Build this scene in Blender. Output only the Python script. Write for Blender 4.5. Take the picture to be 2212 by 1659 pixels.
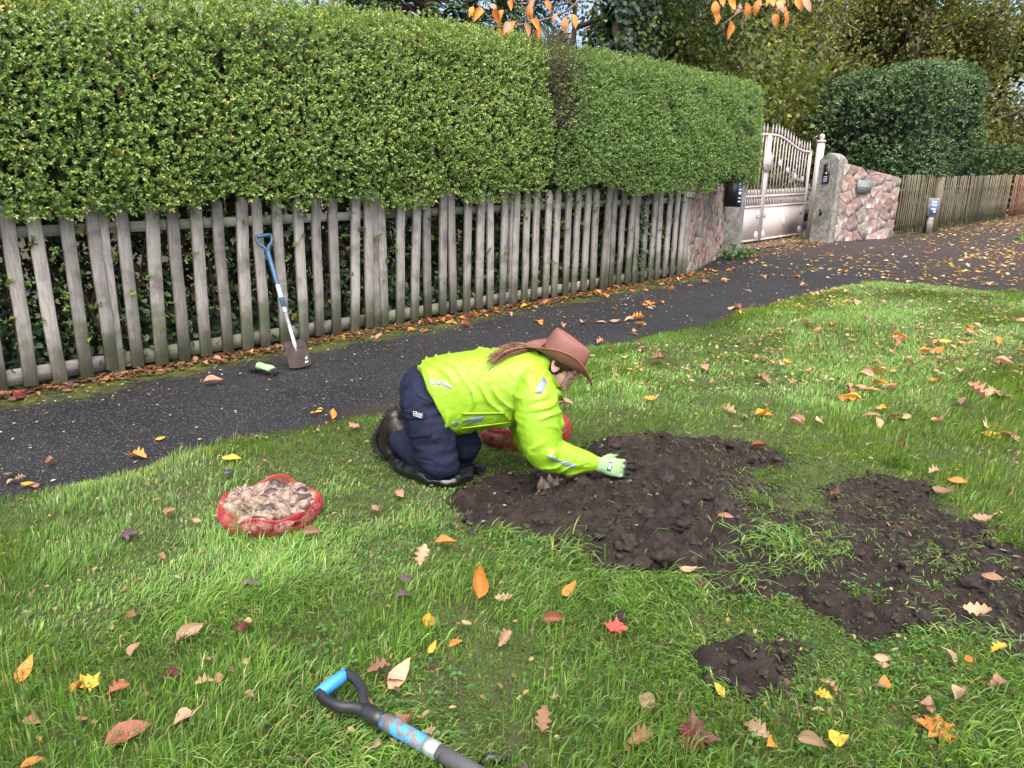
import bpy, math, random
import numpy as np
from mathutils import Vector, Matrix

# ------------------------------------------------------------------ camera, sky, sun, exposure
for o in list(bpy.data.objects):
    bpy.data.objects.remove(o)
SC = bpy.context.scene
COL = SC.collection
PI = math.pi
S = 0.0478                      # the street climbs along +X
CAMH = 1.4
FWD = np.array([0.67026693, 0.69968949, -0.24733957])
RGT = np.array([0.72610002, -0.68717962, 0.0237264])
UPV = np.array([0.1533656, 0.19549629, 0.96863832])
cam_d = bpy.data.cameras.new("camera")
cam = bpy.data.objects.new("camera", cam_d)
COL.objects.link(cam)
cam.matrix_world = Matrix((
    (RGT[0], UPV[0], -FWD[0], 0.0), (RGT[1], UPV[1], -FWD[1], 0.0),
    (RGT[2], UPV[2], -FWD[2], CAMH), (0, 0, 0, 1)))
cam_d.sensor_width = 36.0
cam_d.lens = 36.0 * 1522.0 / 2212.0
cam_d.clip_start = 0.05
cam_d.clip_end = 1500
SC.camera = cam

SUN_AZ = math.atan2(-0.80, -0.60)     # direction towards the sun, high behind thin cloud at the viewer's back
SUN_EL = math.radians(60)
w = bpy.data.worlds.new("World"); SC.world = w; w.use_nodes = True
nt = w.node_tree; bg = nt.nodes['Background']
sky = nt.nodes.new('ShaderNodeTexSky'); sky.sky_type = 'NISHITA'; sky.sun_disc = False
sky.sun_elevation = SUN_EL
sky.sun_rotation = PI / 2 - SUN_AZ
sky.air_density = 1.0; sky.dust_density = 6.0; sky.ozone_density = 1.0
nt.links.new(sky.outputs[0], bg.inputs[0]); bg.inputs[1].default_value = 0.15
sl = bpy.data.lights.new("sun", 'SUN'); sl.energy = 1.5; sl.angle = math.radians(100); sl.color = (1.0, .95, .86)
so = bpy.data.objects.new("sun", sl); COL.objects.link(so)
sd_ = Vector((math.cos(SUN_AZ) * math.cos(SUN_EL), math.sin(SUN_AZ) * math.cos(SUN_EL), math.sin(SUN_EL)))
so.rotation_euler = sd_.to_track_quat('Z', 'Y').to_euler()
so.location = (0, 0, 20)
SC.view_settings.view_transform = 'Standard'
SC.view_settings.look = 'None'
SC.view_settings.gamma = 1
SC.view_settings.use_curve_mapping = False
SC.view_settings.exposure = 1.3

# ------------------------------------------------------------------ helpers
rng = np.random.default_rng(7)
random.seed(7)

def gz(x): return S * x

def ray(px, py):
    return RGT * (px - 1106.) - UPV * (py - 829.5) + FWD * 1522.
def gnd(px, py, dz=0.0):
    d = ray(px, py); t = -(CAMH - dz) / (d[2] - S * d[0]); return t * d + np.array([0, 0, CAMH])
def atY(px, py, Y):
    d = ray(px, py); t = Y / d[1]; return t * d + np.array([0, 0, CAMH])

def nrm(a):
    a = np.asarray(a, float)
    return a / np.maximum(np.linalg.norm(a, axis=-1, keepdims=True), 1e-9)

def _h(i, j, k, seed):
    n = (i * 374761393 + j * 668265263 + k * 2147483647 + seed * 1274126177) & 0xFFFFFFFF
    n = ((n ^ (n >> 13)) * 1274126177) & 0xFFFFFFFF
    n = n ^ (n >> 16)
    return (n & 0xFFFFFF) / float(0xFFFFFF)
def vnoise(P, sc, seed=0):
    """value noise in -1..1 for an (n,3) or (n,2) array"""
    P = np.asarray(P, float) * sc
    if P.shape[1] == 2: P = np.column_stack([P, np.zeros(len(P))])
    I = np.floor(P).astype(np.int64); f = P - I; f = f * f * (3 - 2 * f)
    r = 0
    for a in (0, 1):
        wa = f[:, 0] if a else 1 - f[:, 0]
        for b in (0, 1):
            wb = f[:, 1] if b else 1 - f[:, 1]
            for c in (0, 1):
                wc = f[:, 2] if c else 1 - f[:, 2]
                r = r + wa * wb * wc * _h(I[:, 0] + a, I[:, 1] + b, I[:, 2] + c, seed)
    return r * 2 - 1
def fbm(P, sc, seed=0, o=3):
    r = 0; a = 1.
    for k in range(o):
        r = r + a * vnoise(P, sc * 2 ** k, seed + k); a *= .5
    return r

def sstep(a, b, x):
    t = np.clip((x - a) / (b - a), 0, 1); return t * t * (3 - 2 * t)

class MB:
    """collects vertices and faces of one mesh"""
    def __init__(s): s.V = []; s.F = {}; s.n = 0; s.C = []; s.mi = {}
    def add(s, V, F, col=None, mi=0):
        V = np.asarray(V, float).reshape(-1, 3)
        if not isinstance(F, (list, tuple)): F = [F]
        for f in F:
            f = np.asarray(f, np.int64)
            if len(f) == 0: continue
            k = f.shape[1]
            s.F.setdefault(k, []).append(f + s.n)
            s.mi.setdefault(k, []).append(np.full(len(f), mi))
        s.V.append(V); s.n += len(V)
        if col is None: col = (1, 1, 1)
        col = np.asarray(col, float)
        if col.ndim == 1: col = np.tile(col, (len(V), 1))
        s.C.append(col)
        return s
    def box(s, c, sz, R=None, col=None, mi=0):
        x, y, z = np.asarray(sz, float) / 2
        V = np.array([[-x,-y,-z],[x,-y,-z],[x,y,-z],[-x,y,-z],[-x,-y,z],[x,-y,z],[x,y,z],[-x,y,z]])
        if R is not None: V = V @ np.asarray(R).T
        F = [[0,3,2,1],[4,5,6,7],[0,1,5,4],[1,2,6,5],[2,3,7,6],[3,0,4,7]]
        return s.add(V + np.asarray(c, float), np.array(F), col, mi)
    def tube(s, pts, rad, seg=8, flat=None, hint=(0, 0, 1), cap=True, col=None, mi=0):
        V, F = tube(pts, rad, seg, flat, hint, cap); return s.add(V, F, col, mi)
    def lathe(s, prof, seg=16, M=None, col=None, mi=0):
        prof = np.asarray(prof, float); n = len(prof)
        a = np.linspace(0, 2 * PI, seg, endpoint=False)
        V = np.stack([prof[:, None, 0] * np.cos(a), prof[:, None, 0] * np.sin(a), np.repeat(prof[:, 1:2], seg, 1)], -1).reshape(-1, 3)
        F = []
        for i in range(n - 1):
            for j in range(seg):
                F.append([i*seg+j, i*seg+(j+1) % seg, (i+1)*seg+(j+1) % seg, (i+1)*seg+j])
        if M is not None:
            M = np.array(M); V = V @ M[:3, :3].T + M[:3, 3]
        return s.add(V, np.array(F), col, mi)
    def mesh(s, name, smooth=False, colour=False):
        me = bpy.data.meshes.new(name)
        V = np.concatenate(s.V); me.vertices.add(len(V)); me.vertices.foreach_set('co', V.ravel())
        loops = []; starts = []; tot = 0; mis = []
        for k, fl in s.F.items():
            f = np.concatenate(fl); loops.append(f.ravel())
            starts.append(tot + np.arange(len(f)) * k); tot += f.size
            mis.append(np.concatenate(s.mi[k]))
        loops = np.concatenate(loops); starts = np.concatenate(starts)
        me.loops.add(len(loops)); me.loops.foreach_set('vertex_index', loops.astype(np.int32))
        me.polygons.add(len(starts)); me.polygons.foreach_set('loop_start', starts.astype(np.int32))
        mi = np.concatenate(mis)
        if mi.any(): me.polygons.foreach_set('material_index', mi.astype(np.int32))
        me.update(calc_edges=True)
        if smooth: me.polygons.foreach_set('use_smooth', np.ones(len(starts), bool))
        if colour:
            at = me.color_attributes.new('Col', 'FLOAT_COLOR', 'POINT')
            C = np.concatenate(s.C); at.data.foreach_set('color', np.column_stack([C, np.ones(len(C))]).astype(np.float32).ravel())
        return me
    def build(s, name, mats, parent=None, smooth=False, colour=False):
        return obj(name, s.mesh(name, smooth, colour), mats, parent)

def tube(pts, rad, seg=8, flat=None, hint=(0, 0, 1), cap=True):
    P = np.asarray(pts, float); n = len(P)
    R = np.broadcast_to(np.asarray(rad, float), (n,)) if np.ndim(rad) < 2 else np.asarray(rad, float)
    T = np.gradient(P, axis=0); T = nrm(T)
    h = np.asarray(hint, float)
    A = np.cross(np.broadcast_to(h, T.shape), T)
    bad = np.linalg.norm(A, axis=1) < .05
    if bad.any(): A[bad] = np.cross(np.array([.37, .81, .2]), T[bad])
    A = nrm(A); B = np.cross(T, A)
    a = np.linspace(0, 2 * PI, seg, endpoint=False)
    ra = R if R.ndim == 1 else R[:, 0]; rb = (R if R.ndim == 1 else R[:, 1])
    if flat is not None: rb = rb * flat
    V = (P[:, None] + A[:, None] * (np.cos(a)[None, :, None] * ra[:, None, None]) + B[:, None] * (np.sin(a)[None, :, None] * rb[:, None, None])).reshape(-1, 3)
    i = np.arange(n - 1)[:, None] * seg; j = np.arange(seg)[None]; j2 = (j + 1) % seg
    F = np.stack([i + j, i + j2, i + seg + j2, i + seg + j], -1).reshape(-1, 4)
    out = [F]
    if cap:
        V = np.vstack([V, P[:1], P[-1:]]); c0 = n * seg; jj = np.arange(seg); k2 = (jj + 1) % seg
        out.append(np.concatenate([np.stack([np.full(seg, c0), k2, jj], 1), np.stack([np.full(seg, c0 + 1), (n-1)*seg + jj, (n-1)*seg + k2], 1)]))
    return V, out

def setmats(o, mats):
    if mats is None: return
    if not isinstance(mats, (list, tuple)): mats = [mats]
    for m in mats: o.data.materials.append(m)

def obj(name, me, mats=None, parent=None):
    o = bpy.data.objects.new(name, me); COL.objects.link(o)
    if len(me.materials) == 0: setmats(o, mats)
    if parent is not None:
        o.parent = parent
        p = parent; off = Vector((0, 0, 0))
        while p is not None:
            off += p.location; p = p.parent
        o.location = -off            # meshes are built in world coordinates
    return o

def local(o, loc, parent=None, rot=None, scale=None):
    """put an object whose mesh is built about its own origin"""
    o.location = Vector(loc) - (Vector(parent.location) if parent is not None else Vector((0, 0, 0)))
    if rot is not None: o.rotation_euler = rot
    if scale is not None: o.scale = (scale,) * 3 if np.isscalar(scale) else scale
    return o

def tag(o, label=None, cat=None, group=None, kind=None):
    if label: o['label'] = label
    if cat: o['category'] = cat
    if group: o['group'] = group
    if kind: o['kind'] = kind
    return o

def thing(name, label, cat, loc=(0, 0, 0), group=None):
    o = bpy.data.objects.new(name, None); COL.objects.link(o); o.location = tuple(float(a) for a in loc)
    o.empty_display_size = .1
    return tag(o, label, cat, group)

def rotz(a): c, s = math.cos(a), math.sin(a); return np.array([[c, -s, 0], [s, c, 0], [0, 0, 1.]])
def rotx(a): c, s = math.cos(a), math.sin(a); return np.array([[1., 0, 0], [0, c, -s], [0, s, c]])
def roty(a): c, s = math.cos(a), math.sin(a); return np.array([[c, 0, s], [0, 1., 0], [-s, 0, c]])

def remesh(mb, name, voxel, smooth_it=6, fac=.5):
    """one continuous skin round overlapping solids"""
    me = mb.mesh(name + '_raw'); o = bpy.data.objects.new(name + '_raw', me); COL.objects.link(o)
    m = o.modifiers.new('r', 'REMESH'); m.mode = 'VOXEL'; m.voxel_size = voxel; m.use_smooth_shade = True
    if smooth_it:
        m2 = o.modifiers.new('s', 'SMOOTH'); m2.factor = fac; m2.iterations = smooth_it
    dg = bpy.context.evaluated_depsgraph_get()
    me2 = bpy.data.meshes.new_from_object(o.evaluated_get(dg))
    me2.name = name
    bpy.data.objects.remove(o); bpy.data.meshes.remove(me)
    return me2
def getco(me):
    a = np.empty(len(me.vertices) * 3, np.float32); me.vertices.foreach_get('co', a); return a.reshape(-1, 3).astype(float)
def getno(me):
    a = np.empty(len(me.vertices) * 3, np.float32); me.vertices.foreach_get('normal', a); return a.reshape(-1, 3).astype(float)
def setco(me, V): me.vertices.foreach_set('co', V.astype(np.float32).ravel()); me.update()
def setcol(me, C):
    at = me.color_attributes.new('Col', 'FLOAT_COLOR', 'POINT')
    at.data.foreach_set('color', np.column_stack([C, np.ones(len(C))]).astype(np.float32).ravel())

# ------------------------------------------------------------------ materials
MATS = {}
def newmat(name):
    m = bpy.data.materials.new(name); m.use_nodes = True; m.node_tree.nodes.clear(); MATS[name] = m
    return m, m.node_tree.nodes, m.node_tree.links
def N(ns, t, **k):
    n = ns.new(t)
    for a, b in k.items():
        if a in n.inputs: n.inputs[a].default_value = b
        else: setattr(n, a, b)
    return n
def mixc(ns, ls, fac, a, b, mode='MIX'):
    n = ns.new('ShaderNodeMix'); n.data_type = 'RGBA'; n.blend_type = mode
    for sock, v in ((n.inputs[0], fac), (n.inputs[6], a), (n.inputs[7], b)):
        if isinstance(v, (int, float)): sock.default_value = v
        elif isinstance(v, tuple): sock.default_value = (*v, 1) if len(v) == 3 else v
        else: ls.new(v, sock)
    return n.outputs[2]
def ramp(ns, ls, v, a, b):
    n = ns.new('ShaderNodeMapRange'); n.inputs[1].default_value = a; n.inputs[2].default_value = b
    n.interpolation_type = 'SMOOTHSTEP'; ls.new(v, n.inputs[0]); return n.outputs[0]
def coords(ns, ls, stretch=None, world=False):
    if world: src = ns.new('ShaderNodeNewGeometry').outputs['Position']
    else: src = ns.new('ShaderNodeTexCoord').outputs['Object']
    if stretch:
        mp = ns.new('ShaderNodeMapping'); mp.inputs['Scale'].default_value = stretch; ls.new(src, mp.inputs[0]); return mp.outputs[0]
    return src
def noise(ns, ls, co, scale, detail=5, rough=.55):
    n = N(ns, 'ShaderNodeTexNoise', Scale=scale, Detail=detail, Roughness=rough); ls.new(co, n.inputs['Vector']); return n.outputs['Fac']

def M(name, c1, c2=None, scale=8, lo=.35, hi=.65, rough=.6, rough2=None, bump=0., bscale=60, stretch=None, metal=0., spec=.5, rnd=0., c3=None, s3=2.5, lo3=.5, hi3=.65, world=False, coat=0., sheen=0.):
    m, ns, ls = newmat(name)
    out = ns.new('ShaderNodeOutputMaterial'); b = ns.new('ShaderNodeBsdfPrincipled'); ls.new(b.outputs[0], out.inputs[0])
    co = coords(ns, ls, stretch, world)
    col = None
    if c2 is not None:
        f = ramp(ns, ls, noise(ns, ls, co, scale), lo, hi); col = mixc(ns, ls, f, c1, c2)
        if rough2 is not None:
            r = ns.new('ShaderNodeMapRange'); r.inputs[3].default_value = rough; r.inputs[4].default_value = rough2; ls.new(f, r.inputs[0]); ls.new(r.outputs[0], b.inputs['Roughness'])
    if c3 is not None:
        f3 = ramp(ns, ls, noise(ns, ls, co, s3), lo3, hi3); col = mixc(ns, ls, f3, col if col is not None else c1, c3)
    if rnd:
        oi = ns.new('ShaderNodeObjectInfo'); hsv = ns.new('ShaderNodeHueSaturation')
        r = ns.new('ShaderNodeMapRange'); r.inputs[3].default_value = 1 - rnd; r.inputs[4].default_value = 1 + rnd; ls.new(oi.outputs['Random'], r.inputs[0])
        ls.new(r.outputs[0], hsv.inputs['Value'])
        if col is not None: ls.new(col, hsv.inputs['Color'])
        else: hsv.inputs['Color'].default_value = (*c1, 1)
        col = hsv.outputs[0]
    if col is not None: ls.new(col, b.inputs['Base Color'])
    else: b.inputs['Base Color'].default_value = (*c1, 1)
    if rough2 is None or c2 is None: b.inputs['Roughness'].default_value = rough
    b.inputs['Metallic'].default_value = metal; b.inputs['Specular IOR Level'].default_value = spec
    b.inputs['Coat Weight'].default_value = coat; b.inputs['Sheen Weight'].default_value = sheen
    if bump:
        bn = N(ns, 'ShaderNodeBump', Strength=1.0, Distance=bump); ls.new(noise(ns, ls, co, bscale, 6, .6), bn.inputs['Height']); ls.new(bn.outputs[0], b.inputs['Normal'])
    return m

def Mleaf(name, rough=.45, trans=.3, spec=.35, tint=(1.25, 1.2, .6)):
    """foliage: colour comes from the leaf's own attribute"""
    m, ns, ls = newmat(name)
    out = ns.new('ShaderNodeOutputMaterial'); b = ns.new('ShaderNodeBsdfPrincipled')
    at = ns.new('ShaderNodeAttribute'); at.attribute_name = 'Col'
    ls.new(at.outputs['Color'], b.inputs['Base Color']); b.inputs['Roughness'].default_value = rough; b.inputs['Specular IOR Level'].default_value = spec
    t = ns.new('ShaderNodeBsdfTranslucent'); ls.new(mixc(ns, ls, 1.0, at.outputs['Color'], tint, 'MULTIPLY'), t.inputs[0])
    mx = ns.new('ShaderNodeMixShader'); mx.inputs[0].default_value = trans
    ls.new(b.outputs[0], mx.inputs[1]); ls.new(t.outputs[0], mx.inputs[2]); ls.new(mx.outputs[0], out.inputs[0])
    return m

def Mdead(name, base, spot, edge, rough=.5, trans=.18, rnd=.25, veins=True):
    """fallen leaf: blotched, veined, each object a little different"""
    m, ns, ls = newmat(name)
    out = ns.new('ShaderNodeOutputMaterial'); b = ns.new('ShaderNodeBsdfPrincipled')
    tc = ns.new('ShaderNodeTexCoord'); oi = ns.new('ShaderNodeObjectInfo')
    ad = ns.new('ShaderNodeVectorMath'); ad.operation = 'ADD'; ls.new(tc.outputs['Object'], ad.inputs[0])
    sc = ns.new('ShaderNodeVectorMath'); sc.operation = 'SCALE'; sc.inputs['Scale'].default_value = 7.0
    cb = ns.new('ShaderNodeCombineXYZ'); ls.new(oi.outputs['Random'], cb.inputs[0]); ls.new(oi.outputs['Random'], cb.inputs[1]); ls.new(cb.outputs[0], sc.inputs[0]); ls.new(sc.outputs[0], ad.inputs[1])
    f1 = ramp(ns, ls, noise(ns, ls, ad.outputs[0], 28, 3), .42, .68)
    col = mixc(ns, ls, f1, base, edge)
    f2 = ramp(ns, ls, noise(ns, ls, ad.outputs[0], 75, 2), .60, .68)
    col = mixc(ns, ls, f2, col, spot)
    if veins:
        sx = ns.new('ShaderNodeSeparateXYZ'); ls.new(tc.outputs['Object'], sx.inputs[0])
        ab = ns.new('ShaderNodeMath'); ab.operation = 'ABSOLUTE'; ls.new(sx.outputs[1], ab.inputs[0])
        r = ramp(ns, ls, ab.outputs[0], .0008, .0022)
        col = mixc(ns, ls, r, tuple(min(1, c * 1.5 + .03) for c in base), col)
    hsv = ns.new('ShaderNodeHueSaturation'); r2 = ns.new('ShaderNodeMapRange'); r2.inputs[3].default_value = 1 - rnd; r2.inputs[4].default_value = 1 + rnd
    ls.new(oi.outputs['Random'], r2.inputs[0]); ls.new(r2.outputs[0], hsv.inputs['Value']); ls.new(col, hsv.inputs['Color'])
    ls.new(hsv.outputs[0], b.inputs['Base Color']); b.inputs['Roughness'].default_value = rough
    bn = N(ns, 'ShaderNodeBump', Strength=.6, Distance=.002); ls.new(noise(ns, ls, ad.outputs[0], 90, 3), bn.inputs['Height']); ls.new(bn.outputs[0], b.inputs['Normal'])
    t = ns.new('ShaderNodeBsdfTranslucent'); ls.new(hsv.outputs[0], t.inputs[0])
    mx = ns.new('ShaderNodeMixShader'); mx.inputs[0].default_value = trans
    ls.new(b.outputs[0], mx.inputs[1]); ls.new(t.outputs[0], mx.inputs[2]); ls.new(mx.outputs[0], out.inputs[0])
    return m

# ------------------------------------------------------------------ leaf clouds
def leaves(mb, P, D, Nn, L, W, col, hexa=True, fold=.25, droop=0.):
    """many single leaves: P base, D along, Nn normal; L, W scalars or arrays"""
    n = len(P); D = nrm(D); Sd = nrm(np.cross(D, Nn)); Nn = np.cross(Sd, D)
    L = np.broadcast_to(np.asarray(L, float), (n,))[:, None]; W = np.broadcast_to(np.asarray(W, float), (n,))[:, None] / 2
    up = Nn * W * fold * 2
    tip = P + D * L - Nn * L * droop
    if hexa:
        V = np.stack([P, P + D*L*.3 + Sd*W*.9 + up, P + D*L*.68 + Sd*W*.8 + up - Nn*L*droop*.4, tip, P + D*L*.68 - Sd*W*.8 + up - Nn*L*droop*.4, P + D*L*.3 - Sd*W*.9 + up], 1)
        b = np.arange(n)[:, None] * 6
        F = np.concatenate([b + np.array([0, 3, 2, 1]), b + np.array([0, 5, 4, 3])])
        k = 6
    else:
        V = np.stack([P, P + D*L*.45 + Sd*W + up, tip, P + D*L*.45 - Sd*W + up], 1)
        b = np.arange(n)[:, None] * 4
        F = np.concatenate([b + np.array([0, 2, 1]), b + np.array([0, 3, 2])])
        k = 4
    col = np.asarray(col, float)
    if col.ndim == 1: col = np.tile(col, (n, 1))
    mb.add(V.reshape(-1, 3), F, np.repeat(col, k, 0))

def pick(pal, n, r=rng, jit=.15):
    pal = np.asarray([p[:3] for p in pal], float) if len(pal[0]) == 3 else np.asarray(pal, float)
    if pal.shape[1] == 4:
        p = pal[:, 3] / pal[:, 3].sum(); idx = r.choice(len(pal), n, p=p); pal = pal[:, :3]
    else: idx = r.integers(0, len(pal), n)
    return pal[idx] * (1 + r.uniform(-jit, jit, (n, 1)))

def sprigs(mb, B, D, k, twl, L, W, pal, hexa=True, r=rng, up=.35, jit=.35, tw=None):
    """leafy shoots: k leaves in opposite pairs along each short twig"""
    n = len(B); D = nrm(D)
    T = nrm(np.cross(D, nrm(r.normal(size=(n, 3))))); T2 = np.cross(D, T)
    base = pick(pal, n, r, .12)
    twl = np.broadcast_to(np.asarray(twl, float), (n,))
    for j in range(k):
        t = (j // 2 + .4) / (k / 2.)
        a = (j % 2) * PI + (j // 2) * PI / 2 + r.uniform(-.4, .4, n)
        sd = T * np.cos(a)[:, None] + T2 * np.sin(a)[:, None]
        P = B + D * (twl * t)[:, None]
        ld = D * .65 + sd * .75 + r.normal(size=(n, 3)) * jit * .6
        nn = D * .8 - sd * .55 + np.array([0, 0, up]) + r.normal(size=(n, 3)) * jit
        c = base * (1 + r.uniform(-.15, .15, (n, 1))) * (1 + .18 * t)
        sz = r.uniform(.75, 1.2, n) * (1 - .15 * t)
        leaves(mb, P, ld, nn, L * sz, W * sz, c, hexa)
    if tw is not None:
        for i in range(n): tw.tube([B[i], B[i] + D[i] * twl[i]], [.0022, .001], 3, cap=False)

# ------------------------------------------------------------------ ground, path, driveway, verge, soil
def asphalt_mat():
    m, ns, ls = newmat('asphalt')
    out = ns.new('ShaderNodeOutputMaterial'); b = ns.new('ShaderNodeBsdfPrincipled'); ls.new(b.outputs[0], out.inputs[0])
    co = coords(ns, ls, None, True)
    big = noise(ns, ls, co, 1.3, 5); col = mixc(ns, ls, ramp(ns, ls, big, .3, .7), (.0065, .007, .0085), (.014, .0145, .017))
    vo = N(ns, 'ShaderNodeTexVoronoi', Scale=150.); ls.new(co, vo.inputs['Vector'])
    sx = ns.new('ShaderNodeSeparateColor'); ls.new(vo.outputs['Color'], sx.inputs[0])
    chip = ramp(ns, ls, sx.outputs[0], .86, .97); col = mixc(ns, ls, chip, col, (.11, .11, .12))
    chip2 = ramp(ns, ls, sx.outputs[1], .7, .9); col = mixc(ns, ls, chip2, col, (.022, .022, .025))
    # moss spreading from the foot of the fence, its edge broken by noise
    sp = ns.new('ShaderNodeSeparateXYZ'); ls.new(co, sp.inputs[0])
    mo = noise(ns, ls, co, 2.2, 6, .65); mo2 = noise(ns, ls, co, 18, 5, .6)
    a = ns.new('ShaderNodeMath'); a.operation = 'MULTIPLY_ADD'; ls.new(mo, a.inputs[0]); a.inputs[1].default_value = 1.5; ls.new(sp.outputs[1], a.inputs[2])
    a2 = ns.new('ShaderNodeMath'); a2.operation = 'MULTIPLY_ADD'; ls.new(mo2, a2.inputs[0]); a2.inputs[1].default_value = .7; ls.new(a.outputs[0], a2.inputs[2])
    mask = ramp(ns, ls, a2.outputs[0], 6.42, 6.95)
    xm = ramp(ns, ls, sp.outputs[0], 10.2, 8.8); mk2 = N(ns, 'ShaderNodeMath', operation='MULTIPLY'); ls.new(mask, mk2.inputs[0]); ls.new(xm, mk2.inputs[1]); mask = mk2.outputs[0]
    mcol = mixc(ns, ls, mo2, (.022, .032, .006), (.11, .13, .018))
    col = mixc(ns, ls, mask, col, mcol)
    ed = N(ns, 'ShaderNodeMath', operation='MULTIPLY_ADD'); ls.new(mo2, ed.inputs[0]); ed.inputs[1].default_value = .5; ls.new(sp.outputs[1], ed.inputs[2])
    col = mixc(ns, ls, ramp(ns, ls, ed.outputs[0], 4.15, 3.95), col, (.026, .021, .016))
    wr_ = ramp(ns, ls, noise(ns, ls, co, .45, 4, .6), .5, .68); wf = N(ns, 'ShaderNodeMath', operation='MULTIPLY'); ls.new(wr_, wf.inputs[0]); wf.inputs[1].default_value = .5
    col = mixc(ns, ls, wf.outputs[0], col, (.027, .027, .030))
    # trodden leaf mould on the driveway side
    dm = N(ns, 'ShaderNodeMath', operation='MULTIPLY_ADD'); ls.new(mo, dm.inputs[0]); dm.inputs[1].default_value = 5.; ls.new(sp.outputs[0], dm.inputs[2])
    dmk = ramp(ns, ls, dm.outputs[0], 12.5, 18.5)
    dn = mixc(ns, ls, mo2, (.030, .022, .020), (.075, .052, .045))
    f = N(ns, 'ShaderNodeMath', operation='MULTIPLY'); ls.new(dmk, f.inputs[0]); f.inputs[1].default_value = .75
    col = mixc(ns, ls, f.outputs[0], col, dn)
    ls.new(col, b.inputs['Base Color'])
    r = ns.new('ShaderNodeMapRange'); r.inputs[3].default_value = .55; r.inputs[4].default_value = .85; ls.new(big, r.inputs[0]); ls.new(r.outputs[0], b.inputs['Roughness'])
    b.inputs['Specular IOR Level'].default_value = .3
    bn = N(ns, 'ShaderNodeBump', Strength=.9, Distance=.004); ls.new(vo.outputs['Distance'], bn.inputs['Height'])
    bn2 = N(ns, 'ShaderNodeBump', Strength=.8, Distance=.012); ls.new(mo2, bn2.inputs['Height']); ls.new(bn.outputs[0], bn2.inputs['Normal']); ls.new(bn2.outputs[0], b.inputs['Normal'])
    return m
m_asphalt = asphalt_mat()
m_earth = M('earth', (.035, .026, .018), (.05, .055, .02), scale=3, rough=.95, bump=.02, bscale=12, world=True)
m_thatch = M('thatch', (.035, .045, .012), (.055, .075, .018), scale=14, rough=.95, bump=.015, bscale=40, world=True, c3=(.06, .045, .03), s3=5, lo3=.55, hi3=.7)
m_soil = M('soil', (.020, .0145, .013), (.044, .032, .028), scale=16, rough=.95, bump=.012, bscale=190, world=True, c3=(.062, .047, .040), s3=2.2, lo3=.52, hi3=.72, spec=.25)
m_clod = M('clod', (.023, .017, .015), (.048, .036, .031), scale=40, rough=.92, bump=.005, bscale=160, rnd=.2, spec=.25)

mb = MB()
mb.add([[-400, -400, -400*S - .4], [900, -400, 900*S - .4], [900, 400, 900*S - .4], [-400, 400, -400*S - .4]], np.array([[0, 1, 2, 3]]))
tag(mb.build('ground', m_earth), kind='structure')

def sheet(name, x0, x1, y0, y1, dz, mat, nx=60, ny=20, wob=.006):
    X, Y = np.meshgrid(np.linspace(x0, x1, nx), np.linspace(y0, y1, ny))
    P = np.column_stack([X.ravel(), Y.ravel()])
    z = S * P[:, 0] + dz + wob * fbm(P, 1.1, 3)
    i = (np.arange(ny - 1)[:, None] * nx + np.arange(nx - 1)[None]).ravel()
    F = np.stack([i, i + 1, i + nx + 1, i + nx], 1)
    return tag(MB().add(np.column_stack([P, z]), F).build(name, mat, None, True), kind='structure')
sheet('path', -8, 9.3, 3.3, 9.2, -.012, m_asphalt, 90, 40)
sheet('path', 9.3, 70, -8, 9.2, -.012, m_asphalt, 180, 60)
m_gravel = M('drive_gravel', (.05, .034, .028), (.12, .085, .07), scale=60, rough=.9, bump=.01, bscale=90, world=True, c3=(.035, .045, .015), s3=1.6, lo3=.55, hi3=.7)
sheet('driveway', 11.9, 22, 7.05, 16, .004, m_gravel, 30, 30, .004)

BED = np.array([[1.79,2.28],[1.93,2.37],[2.13,2.36],[2.31,2.25],[2.64,2.31],[2.89,2.29],[3.1,2.14],[3.38,1.85],[3.43,1.61],[3.29,1.44],[3.02,1.3],[2.84,1.2],[2.97,1.11],[3.3,1.12],[3.5,1.08],[3.42,.86],[3.3,.62],[3.16,.40],[3.0,.1],[2.7,-.15],[2.38,-.05],[2.36,.26],[2.34,.42],[2.2,.5],[2.12,.64],[2.1,.73],[2.13,.87],[2.08,1.02],[2.0,1.19],[1.9,1.29],[1.82,1.46],[1.80,1.66],[1.72,1.86],[1.71,2.06]])
HOLE = np.array([[1.69,.94],[1.8,.94],[1.9,.88],[1.96,.78],[1.89,.71],[1.77,.69],[1.66,.77],[1.65,.87]])
def polysd(P, Q):
    """signed distance, positive inside"""
    x, y = P[:, 0], P[:, 1]; ins = np.zeros(len(P), bool); d = np.full(len(P), 1e9)
    for i in range(len(Q)):
        a, b = Q[i], Q[(i + 1) % len(Q)]; e = b - a
        t = np.clip(((x - a[0]) * e[0] + (y - a[1]) * e[1]) / (e @ e), 0, 1)
        d = np.minimum(d, np.hypot(x - a[0] - t * e[0], y - a[1] - t * e[1]))
        c = ((a[1] > y) != (b[1] > y)) & (x < (b[0] - a[0]) * (y - a[1]) / (b[1] - a[1] + 1e-12) + a[0]); ins ^= c
    return np.where(ins, d, -d)
def soil_sd(P):
    P = np.asarray(P)[:, :2]
    a = polysd(P, BED); rt = sstep(1.25, 1.75, P[:, 0] - .75 * P[:, 1]); a = np.where(rt > 0, np.minimum(a, .30 - .19 * rt), a) + rt * .13 * fbm(P, 4.5, 25, 2)
    a = np.maximum(a, polysd(P, HOLE))
    return a + (.035 + .03 * (P[:, 0] + P[:, 1] * -.6 > 1.6)) * fbm(P, 8, 21, 3)
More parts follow.
